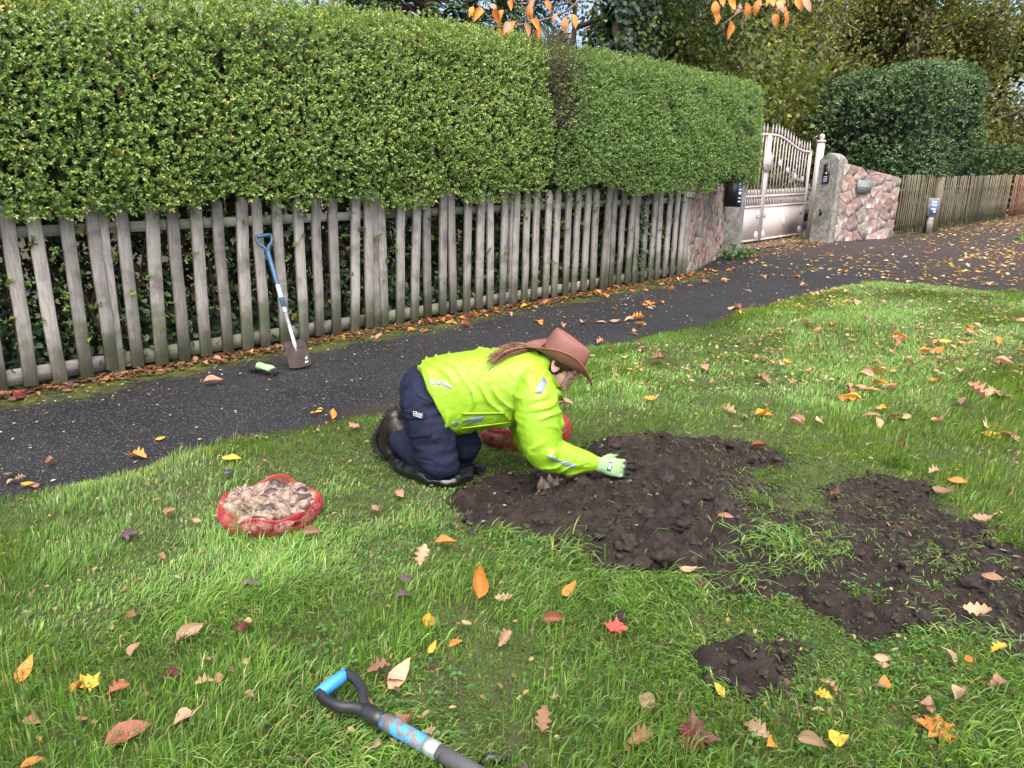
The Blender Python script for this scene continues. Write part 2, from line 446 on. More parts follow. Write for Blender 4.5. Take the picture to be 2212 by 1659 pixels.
def gauss(P, x, y, a, sx, sy=None, ang=0):
    sy = sy or sx; dx = P[:, 0] - x; dy = P[:, 1] - y; c, s_ = math.cos(ang), math.sin(ang)
    u = dx * c + dy * s_; v = -dx * s_ + dy * c
    return a * np.exp(-(u / sx) ** 2 - (v / sy) ** 2)
def soil_h(P, sd=None):
    """height of the dug earth over the sloping ground"""
    P = np.asarray(P)[:, :2]
    if sd is None: sd = soil_sd(P)
    f = gauss(P, 2.74, 1.92, .115, .32, .2, -.7) + gauss(P, 3.1, 1.70, .085, .26, .2, -.7) + gauss(P, 2.25, 1.72, .07, .34, .2, -.75) + gauss(P, 2.3, 1.4, .075, .22) + gauss(P, 2.75, 1.45, .05, .2)
    f += gauss(P, 1.78, .84, .012, .1) + gauss(P, 2.7, .75, .02, .4) + gauss(P, 2.3, .55, .035, .15) + gauss(P, 3.3, .95, .02, .12)
    f -= gauss(P, 1.93, 2.2, .12, .16, .10, -.3) + gauss(P, 2.22, 2.12, .10, .16, .08, -.3) + gauss(P, 2.68, 2.2, .10, .14, .07, -.4) + gauss(P, 1.90, .77, .10, .05)
    e = sstep(-.01, .05, sd)
    lump = .030 * fbm(P, 8, 5, 3) + .030 * (np.abs(fbm(P, 14, 9, 3)) - .3) + .020 * (np.abs(vnoise(P, 34, 10)) - .3) + .017 * vnoise(P, 66, 11) + .010 * vnoise(P, 128, 12)
    rt = sstep(1.25, 1.75, P[:, 0] - .75 * P[:, 1])
    lump *= np.clip(.45 + 5 * np.abs(f), .45, 1.) * (1 - .3 * rt); f = f * (1 - .5 * rt) - .014 * rt
    return e * (f + lump + .012) - (1 - e) * .02

def verge_in(P):
    """1 inside the grass verge"""
    x, y = P[:, 0], P[:, 1]
    e1 = 3.68 + .05 * np.sin(x * 1.7) + .05 * vnoise(P[:, :2], 2.2, 31) - y
    e2 = 10.3 - 0.22 * (y - 2.7) ** 2 * np.where(y > 2.7, 1.9, .35) - x + .06 * vnoise(P[:, :2], 2.5, 33)
    return np.minimum(e1, e2)
def verge_z(P, sd=None):
    P = np.asarray(P)[:, :2]; e = sstep(0, .25, verge_in(P))
    return S * P[:, 0] + .004 + e * (.028 + .022 * fbm(P, 1.2, 41, 3))

# verge: a fine sheet, sunk below the dug bed
def grid(xs, ys): X, Y = np.meshgrid(xs, ys); return np.column_stack([X.ravel(), Y.ravel()]), len(xs), len(ys)
P, nx, ny = grid(np.concatenate([np.arange(-3.5, .6, .12), np.arange(.6, 4.2, .034), np.arange(4.2, 10.6, .12)]), np.concatenate([np.arange(-6, -.4, .2), np.arange(-.4, 3.9, .034)]))
vi = verge_in(P); sd = soil_sd(P)
z = verge_z(P); z = np.where(sd > .012, z - .16, z)
keep = vi > -.03
idx = (np.arange(ny - 1)[:, None] * nx + np.arange(nx - 1)[None]).ravel()
F = np.stack([idx, idx + 1, idx + nx + 1, idx + nx], 1); F = F[keep[F].all(1)]
z = np.where(vi < .02, S * P[:, 0] - .01, z)
tag(MB().add(np.column_stack([P, z]), F).build('verge', m_thatch, None, True), kind='structure')
# far verge beyond the driveway
P, nx, ny = grid(np.linspace(18.0, 40, 40), np.linspace(-4, 4.3, 24))
vi2 = np.minimum(P[:, 0] - 18.3 - .25 * (P[:, 1] - 2.8) ** 2, 3.95 - P[:, 1]) + .1 * vnoise(P, 2, 5)
idx = (np.arange(ny - 1)[:, None] * nx + np.arange(nx - 1)[None]).ravel(); F = np.stack([idx, idx + 1, idx + nx + 1, idx + nx], 1)
F = F[(vi2[F] > 0).all(1)]
tag(MB().add(np.column_stack([P, S * P[:, 0] + .02]), F).build('verge', m_thatch, None, True), kind='structure')

# dug soil
P, nx, ny = grid(np.arange(1.5, 3.75, .0083), np.arange(-.3, 2.6, .0083))
sd = soil_sd(P); hz = soil_h(P, sd)
z = S * P[:, 0] + .03 + hz
idx = (np.arange(ny - 1)[:, None] * nx + np.arange(nx - 1)[None]).ravel(); F = np.stack([idx, idx + 1, idx + nx + 1, idx + nx], 1)
F = F[(sd[F] > -.02).all(1)]
used = np.unique(F); rm = np.full(len(P), -1); rm[used] = np.arange(len(used))
jx = np.column_stack([P, z])[used]; jx[:, :2] += .003 * np.column_stack([vnoise(jx, 90, 1), vnoise(jx, 90, 2)])
tag(MB().add(jx, rm[F]).build('soil', m_soil, None, True), kind='structure')
def soil_z(P): return S * P[:, 0] + .03 + soil_h(P)

# clods and crumbs
def ico():
    t = (1 + 5 ** .5) / 2
    V = nrm(np.array([[-1,t,0],[1,t,0],[-1,-t,0],[1,-t,0],[0,-1,t],[0,1,t],[0,-1,-t],[0,1,-t],[t,0,-1],[t,0,1],[-t,0,-1],[-t,0,1]], float))
    F = np.array([[0,11,5],[0,5,1],[0,1,7],[0,7,10],[0,10,11],[1,5,9],[5,11,4],[11,10,2],[10,7,6],[7,1,8],[3,9,4],[3,4,2],[3,2,6],[3,6,8],[3,8,9],[4,9,5],[2,4,11],[6,2,10],[8,6,7],[9,8,1]])
    return V, F
def subdiv(V, F):
    V = list(map(tuple, V)); c = {}; out = []
    def mid(a, b):
        k = (min(a, b), max(a, b))
        if k not in c: c[k] = len(V); V.append(tuple(nrm((np.array(V[a]) + np.array(V[b])) / 2)))
        return c[k]
    for a, b, d in F:
        x, y, z_ = mid(a, b), mid(b, d), mid(d, a); out += [[a, x, z_], [b, y, x], [d, z_, y], [x, y, z_]]
    return np.array(V), np.array(out)
OCT = (np.array([[1., 0, 0], [-1, 0, 0], [0, 1, 0], [0, -1, 0], [0, 0, 1], [0, 0, -1]]), np.array([[0, 2, 4], [2, 1, 4], [1, 3, 4], [3, 0, 4], [2, 0, 5], [1, 2, 5], [3, 1, 5], [0, 3, 5]]))
ICO0 = ico(); ICO1 = subdiv(*ICO0); ICO2 = subdiv(*ICO1)
def lumps(mb, C, R, tmpl, r=rng, squash=.75, rough=.25):
    V0, F0 = tmpl; n = len(C); k = len(V0)
    ph = r.uniform(0, 50, (n, 3))
    V = np.repeat(V0[None], n, 0)
    q = (V * 1.3 + ph[:, None]).reshape(-1, 3)
    d = 1 + rough * vnoise(q, 1.0, 3) * 1.6 + rough * .8 * vnoise(q, 2.6, 5)
    V = V * d.reshape(n, k, 1)
    sc = r.uniform(.7, 1.3, (n, 1, 3)); sc[:, :, 2] *= squash
    V = V * sc * np.asarray(R)[:, None, None]
    a = r.uniform(0, 2 * PI, n); c, s_ = np.cos(a), np.sin(a)
    x = V[..., 0] * c[:, None] - V[..., 1] * s_[:, None]; y = V[..., 0] * s_[:, None] + V[..., 1] * c[:, None]
    V = np.stack([x, y, V[..., 2]], -1) + C[:, None]
    F = (np.arange(n)[:, None, None] * k + F0[None]).reshape(-1, 3)
    mb.add(V.reshape(-1, 3), F)
def soil_pts(n, lo=-.03, r=rng):
    P = np.column_stack([r.uniform(1.55, 3.6, n * 3), r.uniform(-.2, 2.45, n * 3)]); s_ = soil_sd(P); P = P[s_ > lo][:n]
    return np.column_stack([P, np.maximum(soil_z(P), np.where(soil_sd(P) < .0, verge_z(P), -9))])
mb = MB()
c = soil_pts(1200); R = .004 + .014 * rng.random(len(c)) ** 3.0; lumps(mb, c + np.array([0, 0, .001]), R, ICO1, rough=.42)
c = soil_pts(11000, -.07); R = .0022 + .0048 * rng.random(len(c)) ** 2; lumps(mb, c + np.array([0, 0, .001]), R, OCT, rough=.5)
tag(mb.build('soil_crumbs', m_clod, None, True), 'loose dark crumbs of earth over the dug bed', 'soil', kind='stuff')
# the bigger clods one can pick out
CL = [(1075,1068,.035),(1105,1060,.028),(1392,1090,.03),(1440,1070,.028),(1500,1050,.035),(1560,1030,.03),(1555,1110,.04),(1390,1140,.035),(1470,1170,.04),(1350,1180,.045),(1430,1215,.05),(1395,1215,.04),(1330,1120,.026),(1300,1160,.028),(1560,1435,.026),(1618,1412,.024),(1600,1462,.022),(1535,1450,.022),(1650,1440,.02),(1620,985,.035),(1580,975,.03),(1480,975,.03),(1430,985,.028),(1345,1335,.026),(1310,1265,.024),(1900,1040,.028),(1925,1050,.026),(2150,1140,.03),(1870,1290,.026),(2000,1330,.028),(1520,1090,.035),(1650,1060,.03),(1690,1040,.03),(1060,1090,.026),(1010,1105,.025),(1590,1080,.032),(1240,1150,.03),(1180,1130,.028),(1130,1155,.026),(1700,1180,.026),(1850,1190,.03),(2060,1190,.028),(2100,1260,.03),(1960,1220,.026)]
for i, (px, py, r_) in enumerate(CL):
    p = gnd(px, py, .06); q = np.array([[p[0], p[1], 0]]); zz = max(float(soil_z(q)[0]), -9) if soil_sd(q)[0] > -.02 else float(verge_z(q)[0]) + .015
    mb = MB(); lumps(mb, np.zeros((1, 3)), np.array([r_ * .85]), ICO2, np.random.default_rng(100 + i), .7, .45)
    o = mb.build('clod', m_clod, None, True); local(o, (p[0], p[1], zz + r_ * .25))
    tag(o, ('large ' if r_ > .033 else 'small ' if r_ < .026 else '') + 'rounded clod of dark earth ' + ('by the hole at the left end of the bed' if px < 1150 else 'around the small hole in front' if 1480 < px < 1740 and py > 1380 else 'lying on the right hand bed' if px > 1690 else 'low on the near side of the mound' if py > 1100 else 'high on the earth mound'), 'clod', 'clods of earth on the dug bed')

# ------------------------------------------------------------------ grass
m_grass = Mleaf('grass_blade', .38, .38, .4, (1.2, 1.15, .55))
PADC = np.array([1.93, 2.62])
def grass(name, P, Lmin, Lmax, wid, segs, r, lay=None, label=None):
    n = len(P); P2 = P[:, :2]
    cl = fbm(P2, 1.6, 51, 3); cl2 = vnoise(P2, 7, 55)
    sd = soil_sd(P2)
    L = r.uniform(Lmin, Lmax, n) * (1 + .55 * cl + .35 * cl2)
    tramp = np.clip(np.exp(-((P2[:, 0] - 2.15) ** 2 + (P2[:, 1] - 2.75) ** 2) / .35) + np.exp(-((P2[:, 0] - 1.3) ** 2 + (P2[:, 1] - 2.5) ** 2) / .12) * .9 + np.exp(-((P2[:, 0] - .92) ** 2 + (P2[:, 1] - 1.35) ** 2) / .05) * .8 + np.exp(-np.maximum(-sd, 0) / .12) * .35, 0, 1)
    L *= 1 - .5 * tramp; L = np.clip(L, .02, .3)
    az = vnoise(P2, 1.1, 61) * 2.6 + vnoise(P2, 4, 63) * 1.0 - .9 + r.normal(0, .75, n)
    lean = np.clip(.55 + .42 * vnoise(P2, 1.7, 65) + r.normal(0, .3, n) + .55 * tramp, -.1, 1.35)
    if lay is not None: lean = lean + lay
    hd = np.stack([np.cos(az), np.sin(az), np.zeros(n)], 1)
    sd_ = np.stack([-np.sin(az + r.normal(0, .7, n)), np.cos(az), np.zeros(n)], 1); sd_ = nrm(sd_)
    base = np.column_stack([P2, P[:, 2]])
    ts = np.linspace(0, 1, segs + 1)[:-1]
    rows = []
    pos = base.copy(); ang = lean * .35
    w = wid * np.where(r.random(n) < .1, r.uniform(1.5, 2.3, n), r.uniform(.55, 1.2, n))
    curl = lean * 1.15 + r.uniform(.0, .5, n)
    step = L / segs
    for i in range(segs):
        ww = w * (1 - .25 * ts[i]) * (.8 if i == 0 else 1)
        rows.append(pos - sd_ * ww[:, None] / 2); rows.append(pos + sd_ * ww[:, None] / 2)
        pos = pos + (hd * np.sin(ang)[:, None] + np.array([0, 0, 1.]) * np.cos(ang)[:, None]) * step[:, None]
        ang = np.minimum(ang + curl / segs * 1.5, 1.75)
        pos[:, 2] = np.maximum(pos[:, 2], base[:, 2] + .008)
    rows.append(pos)
    k = 2 * segs + 1
    V = np.stack(rows, 1).reshape(-1, 3); b = np.arange(n)[:, None] * k
    F4 = [b + np.array([2*i, 2*i+1, 2*i+3, 2*i+2]) for i in range(segs - 1)]
    F3 = b + np.array([2*segs-2, 2*segs-1, 2*segs])
    pal = [(.145, .28, .05, 5), (.185, .335, .062, 5), (.10, .215, .045, 3.5), (.235, .35, .09, 2.4), (.42, .38, .19, 1.2), (.16, .265, .105, 2)]
    C = pick(pal, n, r, .18)
    C = C * (1 + .20 * vnoise(P2, 1.3, 71)[:, None] + .18 * cl2[:, None] + .12 * vnoise(P2, 22, 75)[:, None]) ; yl = np.clip(vnoise(P2, .8, 73), 0, 1)[:, None] * .5
    C = C * (1 - yl) + C * np.array([1.35, 1.08, .9]) * yl
    C = np.repeat(C, k, 0)
    mb = MB(); mb.add(V, ([np.concatenate(F4)] if F4 else []) + [F3], C)
    o = mb.build(name, m_grass, None, False, True)
    return tag(o, label, 'grass', kind='stuff')
def grass_pts(n, x0, x1, y0, y1, r, cond):
    P = np.column_stack([r.uniform(x0, x1, n), r.uniform(y0, y1, n)])
    P = P[cond(P)]
    P = P[(verge_in(P) > -.01 + .05 * vnoise(P, 5, 3))]
    sd = soil_sd(P); P = P[(sd < .0) | ((sd < .05) & (r.random(len(P)) < .12))]
    # thinner where the bed has been trodden
    return np.column_stack([P, verge_z(P) - .004])
def depth(P): return P[:, 0] * FWD[0] + P[:, 1] * FWD[1]
def inview(P, pad=.25):
    a = P[:, 0] * RGT[0] + P[:, 1] * RGT[1]; d = depth(P); return (d > .85) & (np.abs(a) < .76 * d + pad)
gr = np.random.default_rng(11)
Pn = grass_pts(430000, -1.5, 3.6, -1.2, 3.9, gr, lambda P: inview(P) & (depth(P) < 2.55))
Pm = grass_pts(300000, -1.0, 6.5, -2.0, 3.9, gr, lambda P: inview(P) & (depth(P) >= 2.55) & (depth(P) < 4.4))
Pf = grass_pts(330000, .5, 10.8, -3.0, 3.95, gr, lambda P: inview(P) & (depth(P) >= 4.4))
Pn = Pn[:66000]; Pm = Pm[:80000]; Pf = Pf[:62000]
print('grass', len(Pn), len(Pm), len(Pf))
grass('grass', Pn, .030, .096, .0037, 3, gr, label='long wet green grass of the verge nearest the viewer')
grass('grass', Pm, .028, .07, .005, 2, gr, label='green grass of the verge around the kneeling person')
grass('grass', Pf, .03, .065, .009, 2, gr, label='short green grass of the verge reaching to the driveway')
# torn grass lying on the soil
P = np.column_stack([gr.uniform(1.6, 3.5, 60000), gr.uniform(-.2, 2.4, 60000)]); sd = soil_sd(P)
cl = np.maximum(gauss(P, 2.8, 1.28, 1, .14), gauss(P, 2.47, 1.02, 1, .17)) + .8*gauss(P, 2.02, .95, 1, .16) + .6*gauss(P, 2.75, .6, 1, .12) + .5*gauss(P, 2.6, .95, 1, .1) + .7*gauss(P, 2.3, .3, 1, .15) + .8*gauss(P, 3.1, 1.2, 1, .1) + .010 + .17 * sstep(1.25, 1.75, P[:, 0] - .75 * P[:, 1]) * np.clip(.3 + 1.3 * fbm(P, 3.5, 27, 2), 0, 1.4)
k = (sd > 0) & (gr.random(len(P)) < cl * .35); P = P[k]
grass('grass', np.column_stack([P, soil_z(P)]), .04, .12, .0034, 3, gr, lay=.75, label='torn grass lying strewn over the dug soil')
P, _, _ = grid(np.linspace(18.2, 24, 10), np.linspace(2, 4, 10)); P = np.column_stack([gr.uniform(18.2, 30, 9000), gr.uniform(0, 4, 9000)])
v2 = np.minimum(P[:, 0] - 18.3 - .25 * (P[:, 1] - 2.8) ** 2, 3.95 - P[:, 1]); P = P[v2 > 0]
grass('grass', np.column_stack([P, S * P[:, 0] + .015]), .05, .09, .014, 2, gr, label='patch of grass beyond the leaf-strewn driveway')
# coarse long tufts left standing round the beds
for (px, py, nb, sp_, lab) in ((1075, 1185, 70, .09, 'coarse tall grass tuft at the near left edge of the dug bed'), (1215, 1225, 90, .11, 'coarse tall grass tuft at the near edge below the mound'), (1700, 1040, 80, .10, 'coarse tall grass tuft at the right end of the mound'), (1640, 1105, 60, .08, 'coarse grass tuft between mound and right bed'), (1935, 1015, 60, .05, 'bright upright grass tuft behind the right bed'), (1700, 1215, 60, .09, 'torn grass tuft lying in the right bed'), (560, 1175, 110, .07, 'tall grass tuft against the front of the near net bag')):
    p = gnd(px, py); P = np.column_stack([gr.normal(p[0], sp_ * .5, nb), gr.normal(p[1], sp_ * .5, nb)])
    o = grass('grass_tuft', np.column_stack([P, np.maximum(verge_z(P) - .004, np.where(soil_sd(P) > .01, soil_z(P), -9))]), .10, .21, .0052, 4, gr, lay=-.25, label=lab); o['group'] = 'coarse grass tufts round the beds'
# clover and broad weeds between the blades
mb = MB(); n = 1300
Pw = Pn[gr.choice(len(Pn), n)]; Pw = Pw[vnoise(Pw[:, :2], 2.3, 81) > .05]
for q in range(3):
    a = gr.uniform(0, 2 * PI, len(Pw)) * 0 + q * 2.1 + gr.uniform(0, 6, len(Pw))
    D = np.stack([np.cos(a), np.sin(a), np.full(len(Pw), .25)], 1)
    leaves(mb, Pw + np.array([0, 0, .035]) + gr.normal(0, .004, (len(Pw), 3)), D, np.tile([0, 0, 1.], (len(Pw), 1)) + gr.normal(0, .3, (len(Pw), 3)), .014, .013, pick([(.085, .19, .045), (.06, .145, .04)], len(Pw), gr), True, .1)
tag(mb.build('clover', m_grass, None, False, True), 'small clover leaves scattered through the near grass', 'clover', kind='stuff')

# ------------------------------------------------------------------ picket fence
FY = 5.85
def wood_mat(name, a, b, c, green=(.12, .15, .07)):
    m, ns, ls = newmat(name)
    out = ns.new('ShaderNodeOutputMaterial'); bs = ns.new('ShaderNodeBsdfPrincipled'); ls.new(bs.outputs[0], out.inputs[0])
    oi = ns.new('ShaderNodeObjectInfo'); tc = ns.new('ShaderNodeTexCoord')
    ad = ns.new('ShaderNodeVectorMath'); ad.operation = 'ADD'; ls.new(tc.outputs['Object'], ad.inputs[0])
    cb = ns.new('ShaderNodeCombineXYZ')
    mu = N(ns, 'ShaderNodeMath', operation='MULTIPLY'); ls.new(oi.outputs['Random'], mu.inputs[0]); mu.inputs[1].default_value = 31.
    for i in range(3): ls.new(mu.outputs[0], cb.inputs[i])
    ls.new(cb.outputs[0], ad.inputs[1])
    mp = ns.new('ShaderNodeMapping'); mp.inputs['Scale'].default_value = (1, 1, .07); ls.new(ad.outputs[0], mp.inputs[0])
    gr_ = noise(ns, ls, mp.outputs[0], 95, 6, .65); bl = noise(ns, ls, ad.outputs[0], 5, 4)
    col = mixc(ns, ls, ramp(ns, ls, gr_, .3, .7), a, b)
    col = mixc(ns, ls, ramp(ns, ls, bl, .45, .72), col, c)
    # algae low on the boards
    sp = ns.new('ShaderNodeSeparateXYZ'); ls.new(tc.outputs['Object'], sp.inputs[0])
    g = N(ns, 'ShaderNodeMath', operation='MULTIPLY_ADD'); ls.new(bl, g.inputs[0]); g.inputs[1].default_value = -1.6; ls.new(sp.outputs[2], g.inputs[2])
    gm = ramp(ns, ls, g.outputs[0], -.25, -.75); f = N(ns, 'ShaderNodeMath', operation='MULTIPLY'); ls.new(gm, f.inputs[0]); f.inputs[1].default_value = .6
    col = mixc(ns, ls, f.outputs[0], col, green)
    hsv = ns.new('ShaderNodeHueSaturation'); r2 = ns.new('ShaderNodeMapRange'); r2.inputs[3].default_value = .62; r2.inputs[4].default_value = 1.22
    ls.new(oi.outputs['Random'], r2.inputs[0]); ls.new(r2.outputs[0], hsv.inputs['Value']); ls.new(col, hsv.inputs['Color']); ls.new(hsv.outputs[0], bs.inputs['Base Color'])
    bs.inputs['Roughness'].default_value = .75; bs.inputs['Specular IOR Level'].default_value = .3
    bn = N(ns, 'ShaderNodeBump', Strength=.8, Distance=.004); ls.new(gr_, bn.inputs['Height']); ls.new(bn.outputs[0], bs.inputs['Normal'])
    return m
m_wood = wood_mat('weathered_wood', (.21, .195, .185), (.36, .34, .32), (.145, .132, .128))
m_wood2 = wood_mat('green_wood', (.115, .095, .062), (.185, .16, .11), (.085, .078, .05), (.105, .13, .055))
m_wood3 = wood_mat('new_brown_wood', (.19, .10, .065), (.28, .16, .11), (.14, .08, .055), (.19, .11, .07))

def picket_mesh(name, wd, th, H, point=.055, r=None):
    """flat board with a pointed head and chamfered edges"""
    r = r or rng
    c = min(.006, wd * .12); x, y = wd / 2, th / 2
    sec = np.array([[-x + c, -y], [x - c, -y], [x, -y + c], [x, y - c], [x - c, y], [-x + c, y], [-x, y - c], [-x, -y + c]])
    zs = [0, H * .33, H * .66, H - point]; rows = []
    dx = r.normal(0, .003, 4); dy = r.normal(0, .002, 4)
    for i, z_ in enumerate(zs): rows.append(np.column_stack([sec + np.array([dx[i], dy[i]]), np.full(8, z_)]))
    top = sec * np.array([.12, .9]); rows.append(np.column_stack([top + np.array([dx[3], dy[3]]), np.full(8, H)]))
    V = np.concatenate(rows); F = []
    for i in range(4):
        for j in range(8): F.append([i*8+j, i*8+(j+1) % 8, (i+1)*8+(j+1) % 8, (i+1)*8+j])
    mb = MB(); mb.add(V, [np.array(F), np.array([[0, 7, 6, 5, 4, 3, 2, 1], [32, 33, 34, 35, 36, 37, 38, 39]])]); return mb.mesh(name)

fence = thing('picket_fence', 'weathered grey wooden picket fence along the path under the hedge', 'fence', (4.8, FY, gz(4.8)))
pr = np.random.default_rng(5)
pm = [picket_mesh('picket', .088 + .008 * pr.normal() * .5, .042, 1.27, .05, pr) for _ in range(7)]
for m_ in pm: m_.materials.append(m_wood)
pitch = .1745; x = .36; i = 0
while x < 8.95:
    o = bpy.data.objects.new('picket', pm[int(pr.integers(7))]); COL.objects.link(o); o.parent = fence
    post = False
    local(o, (x + pr.normal(0, .006), FY + pr.normal(0, .004), gz(x) + .02 + pr.normal(0, .014)), fence, (pr.normal(0, .008), pr.normal(0, .014), pr.normal(0, .03)))
    x += pitch; i += 1
pm_post = picket_mesh('fence_post', .105, .10, 1.33, .03, pr); pm_post.materials.append(m_wood)
for x in (-.28, 1.42, 3.76, 5.58, 7.32, 9.06):
    o = bpy.data.objects.new('fence_post', pm_post); COL.objects.link(o); o.parent = fence
    local(o, (x + .02, FY + .06, gz(x) - .03), fence, (0, pr.normal(0, .006), 0))
for nm, dz, hh in (('top_rail', 1.09, .075), ('bottom_rail', .10, .11)):
    xs = (-.4, 1.44, 3.78, 5.60, 7.34, 9.02)
    for a, b in zip(xs[:-1], xs[1:]):
        mb = MB(); L = b - a - .006
        mb.box((0, 0, 0), (hh, .038, L)); me = mb.mesh(nm); me.materials.append(m_wood)
        o = bpy.data.objects.new(nm, me); COL.objects.link(o); o.parent = fence
        local(o, ((a + b) / 2, FY + .042, gz((a + b) / 2) + dz), fence, (0, PI / 2 - math.atan(S), 0))

# ------------------------------------------------------------------ hedges
m_hleaf = Mleaf('privet_leaf', .34, .3, .5, (1.3, 1.2, .5))
m_dleaf = Mleaf('dark_leaf', .42, .2, .4, (1.2, 1.2, .5))
m_twig = M('twig', (.06, .042, .03), (.11, .085, .065), scale=30, rough=.85)
m_twigp = M('pale_twig', (.16, .13, .10), (.25, .21, .17), scale=30, rough=.85)
PRIV = [(.185, .295, .075, 5), (.23, .35, .09, 4), (.15, .245, .068, 4), (.30, .40, .13, 2.2), (.42, .38, .11, .35), (.115, .19, .065, 2)]
PRIV2 = [(.145, .25, .075, 5), (.175, .295, .085, 4), (.11, .20, .068, 4), (.23, .335, .105, 1.8), (.34, .34, .10, .15)]

def hedge_top(x): return np.interp(x, [-1, .6, 1.3, 2.4, 3.3, 4.5, 5.7, 5.95, 6.15, 7.5, 9, 10.3, 10.9], [2.62, 2.6, 2.62, 2.74, 2.80, 2.84, 2.86, 2.84, 2.80, 2.80, 2.76, 2.72, 2.66])
def hedge_front(x, h):
    f = FY - .10 - .10 * np.sin(np.clip((h - 1.0) / 1.5, 0, 1) * PI) - .10 * sstep(5.8, 6.6, x)
    return f + .9 * np.clip(h - (hedge_top(x) - .22), 0, 1) ** 1.6
hr = np.random.default_rng(3)
def make_hedge(label, x0, x1, n, k, L, W, pal, seed, low):
    r = np.random.default_rng(seed)
    t = thing('hedge', label, 'hedge', ((x0 + x1) / 2, FY + .6, gz((x0 + x1) / 2)), 'clipped hedge behind the picket fence')
    mb = MB()
    # front face
    x = r.uniform(x0, x1, n * 2); top = hedge_top(x); u = r.random(n * 2)
    lo = low + .10 * vnoise(np.column_stack([x, x * 0]), 2.4, 8)
    h = lo + (top - lo) * u
    dep = r.exponential(.05, n * 2)
    q = np.column_stack([x, h * 1.0, np.zeros(len(x))])
    gap = fbm(q, 2.6, seed, 3) + .25 * vnoise(q, 9, seed + 4)
    keep = (gap > -.62 + 3 * ((r.random(len(x)) < .8 * np.exp(-((x - 6.12 + .08 * vnoise(q, 3, 5)) / .15) ** 2)) & (h > 1.95 + .3 * vnoise(q, 4, 6))) + .3 * np.clip((h - lo) / .35, 0, 1) * -1 + .25 * (h < lo + .2)) | (dep > .12)
    y = hedge_front(x, h) + dep - .032 * fbm(q, 3.1, seed + 7, 3)
    # the far end is rounded off
    if x1 > 9: 
        e = np.clip((x - (x1 - .5)) / .5, 0, 1); y = y + .5 * (1 - np.sqrt(np.clip(1 - e * e, 0, 1)))
    B = np.column_stack([x, y, gz(x) + h])[keep][:n]
    D = np.column_stack([r.normal(0, .45, len(B)), np.full(len(B), -.8), r.normal(.35, .45, len(B))])
    tt = np.clip((B[:, 2] - gz(B[:, 0]) - hedge_top(B[:, 0]) + .2) / .2, 0, 1); D[:, 2] += tt * 1.2
    nr = (B[:, 0] < 2.9) & (x0 < 3)
    if nr.any(): sprigs(mb, B[nr], D[nr], k, .06, L, W, pal, True, r)
    sprigs(mb, B[~nr], D[~nr], k, .06, L, W * 1.12, pal, False, r)
    # the trimmed top
    nt_ = int(n * .28); x = r.uniform(x0, x1, nt_); y = r.uniform(FY + .0, FY + 1.0, nt_)
    B = np.column_stack([x, y, gz(x) + hedge_top(x) - r.exponential(.04, nt_) + .03 * fbm(np.column_stack([x, y]), 3, seed + 2)])
    D = np.column_stack([r.normal(0, .35, nt_), r.normal(-.1, .35, nt_), np.full(nt_, 1.)])
    sprigs(mb, B, D, k, .06, L, W, [(p[0] * 1.35, p[1] * 1.2, p[2], p[3]) for p in pal], False, r)  # backlit glow put into the palette: top leaves yellower and brighter
    # end face
    if x1 > 9:
        ne = int(n * .22); y = r.uniform(FY - .1, FY + 1.0, ne); h = r.uniform(1.25, 2.7, ne)
        B = np.column_stack([np.full(ne, x1) - r.exponential(.05, ne) + .05 * fbm(np.column_stack([y, h]), 3, 4), y, gz(x1) + h])
        D = np.column_stack([np.full(ne, .9), r.normal(-.2, .4, ne), r.normal(.3, .4, ne)])
        sprigs(mb, B, D, k, .06, L, W, pal, False, r)
    o = mb.build('foliage', m_hleaf, t, False, True); tag(o, kind='stuff')
    # leaves further in, painted dark so the core reads as shade
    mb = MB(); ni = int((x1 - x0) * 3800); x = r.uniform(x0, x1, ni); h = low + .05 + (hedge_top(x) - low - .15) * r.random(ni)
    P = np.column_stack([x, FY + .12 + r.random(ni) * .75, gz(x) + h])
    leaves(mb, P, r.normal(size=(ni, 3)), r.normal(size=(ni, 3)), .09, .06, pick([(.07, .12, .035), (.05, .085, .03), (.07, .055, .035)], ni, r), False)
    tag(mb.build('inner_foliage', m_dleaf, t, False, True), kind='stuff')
    # stems from the ground and twigs in the crown
    mb = MB(); ns_ = int((x1 - x0) * 13)
    for i in range(ns_):
        xx = r.uniform(x0, min(x1, 9.0)); yy = FY + r.uniform(.15, .8)
        p = np.array([xx, yy, gz(xx)]); d = np.array([r.normal(0, .22), r.normal(-.05, .12), 1.]); pts = [p]
        for j in range(5):
            p = p + nrm(d) * .38; d = d + np.array([r.normal(0, .22), r.normal(0, .12), 0]); p[1] = max(p[1], FY + .1); pts.append(p)
        r0 = r.uniform(.006, .018); mb.tube(pts, np.linspace(r0, r0 * .35, 6), 4, cap=False)
    tag(mb.build('stems', m_twig, t), kind='stuff')
    mb = MB(); nt2 = int((x1 - x0) * 150)
    for i in range(nt2):
        xx = r.uniform(x0, x1); h = low + (hedge_top(xx) - low) * r.random(); yy = float(hedge_front(np.array([xx]), np.array([h]))[0])
        p = np.array([xx, yy + .12, gz(xx) + h]); d = np.array([r.normal(0, .5), -.5, r.normal(.5, .5)])
        mb.tube([p, p + nrm(d) * .08, p + nrm(d + r.normal(0, .3, 3)) * .17], [.003, .002, .001], 3, cap=False)
    tag(mb.build('twigs', m_twigp, t), kind='stuff')
    return t
h1 = make_hedge('tall leafy privet hedge on the left above the leaning spade', -1.0, 5.95, 18000, 7, .0268, .0162, PRIV, 31, 1.18)
h2 = make_hedge('finer darker green hedge reaching from the brown gap to the gate', 6.02, 10.75, 16000, 6, .0245, .0148, PRIV2, 47, 1.26)
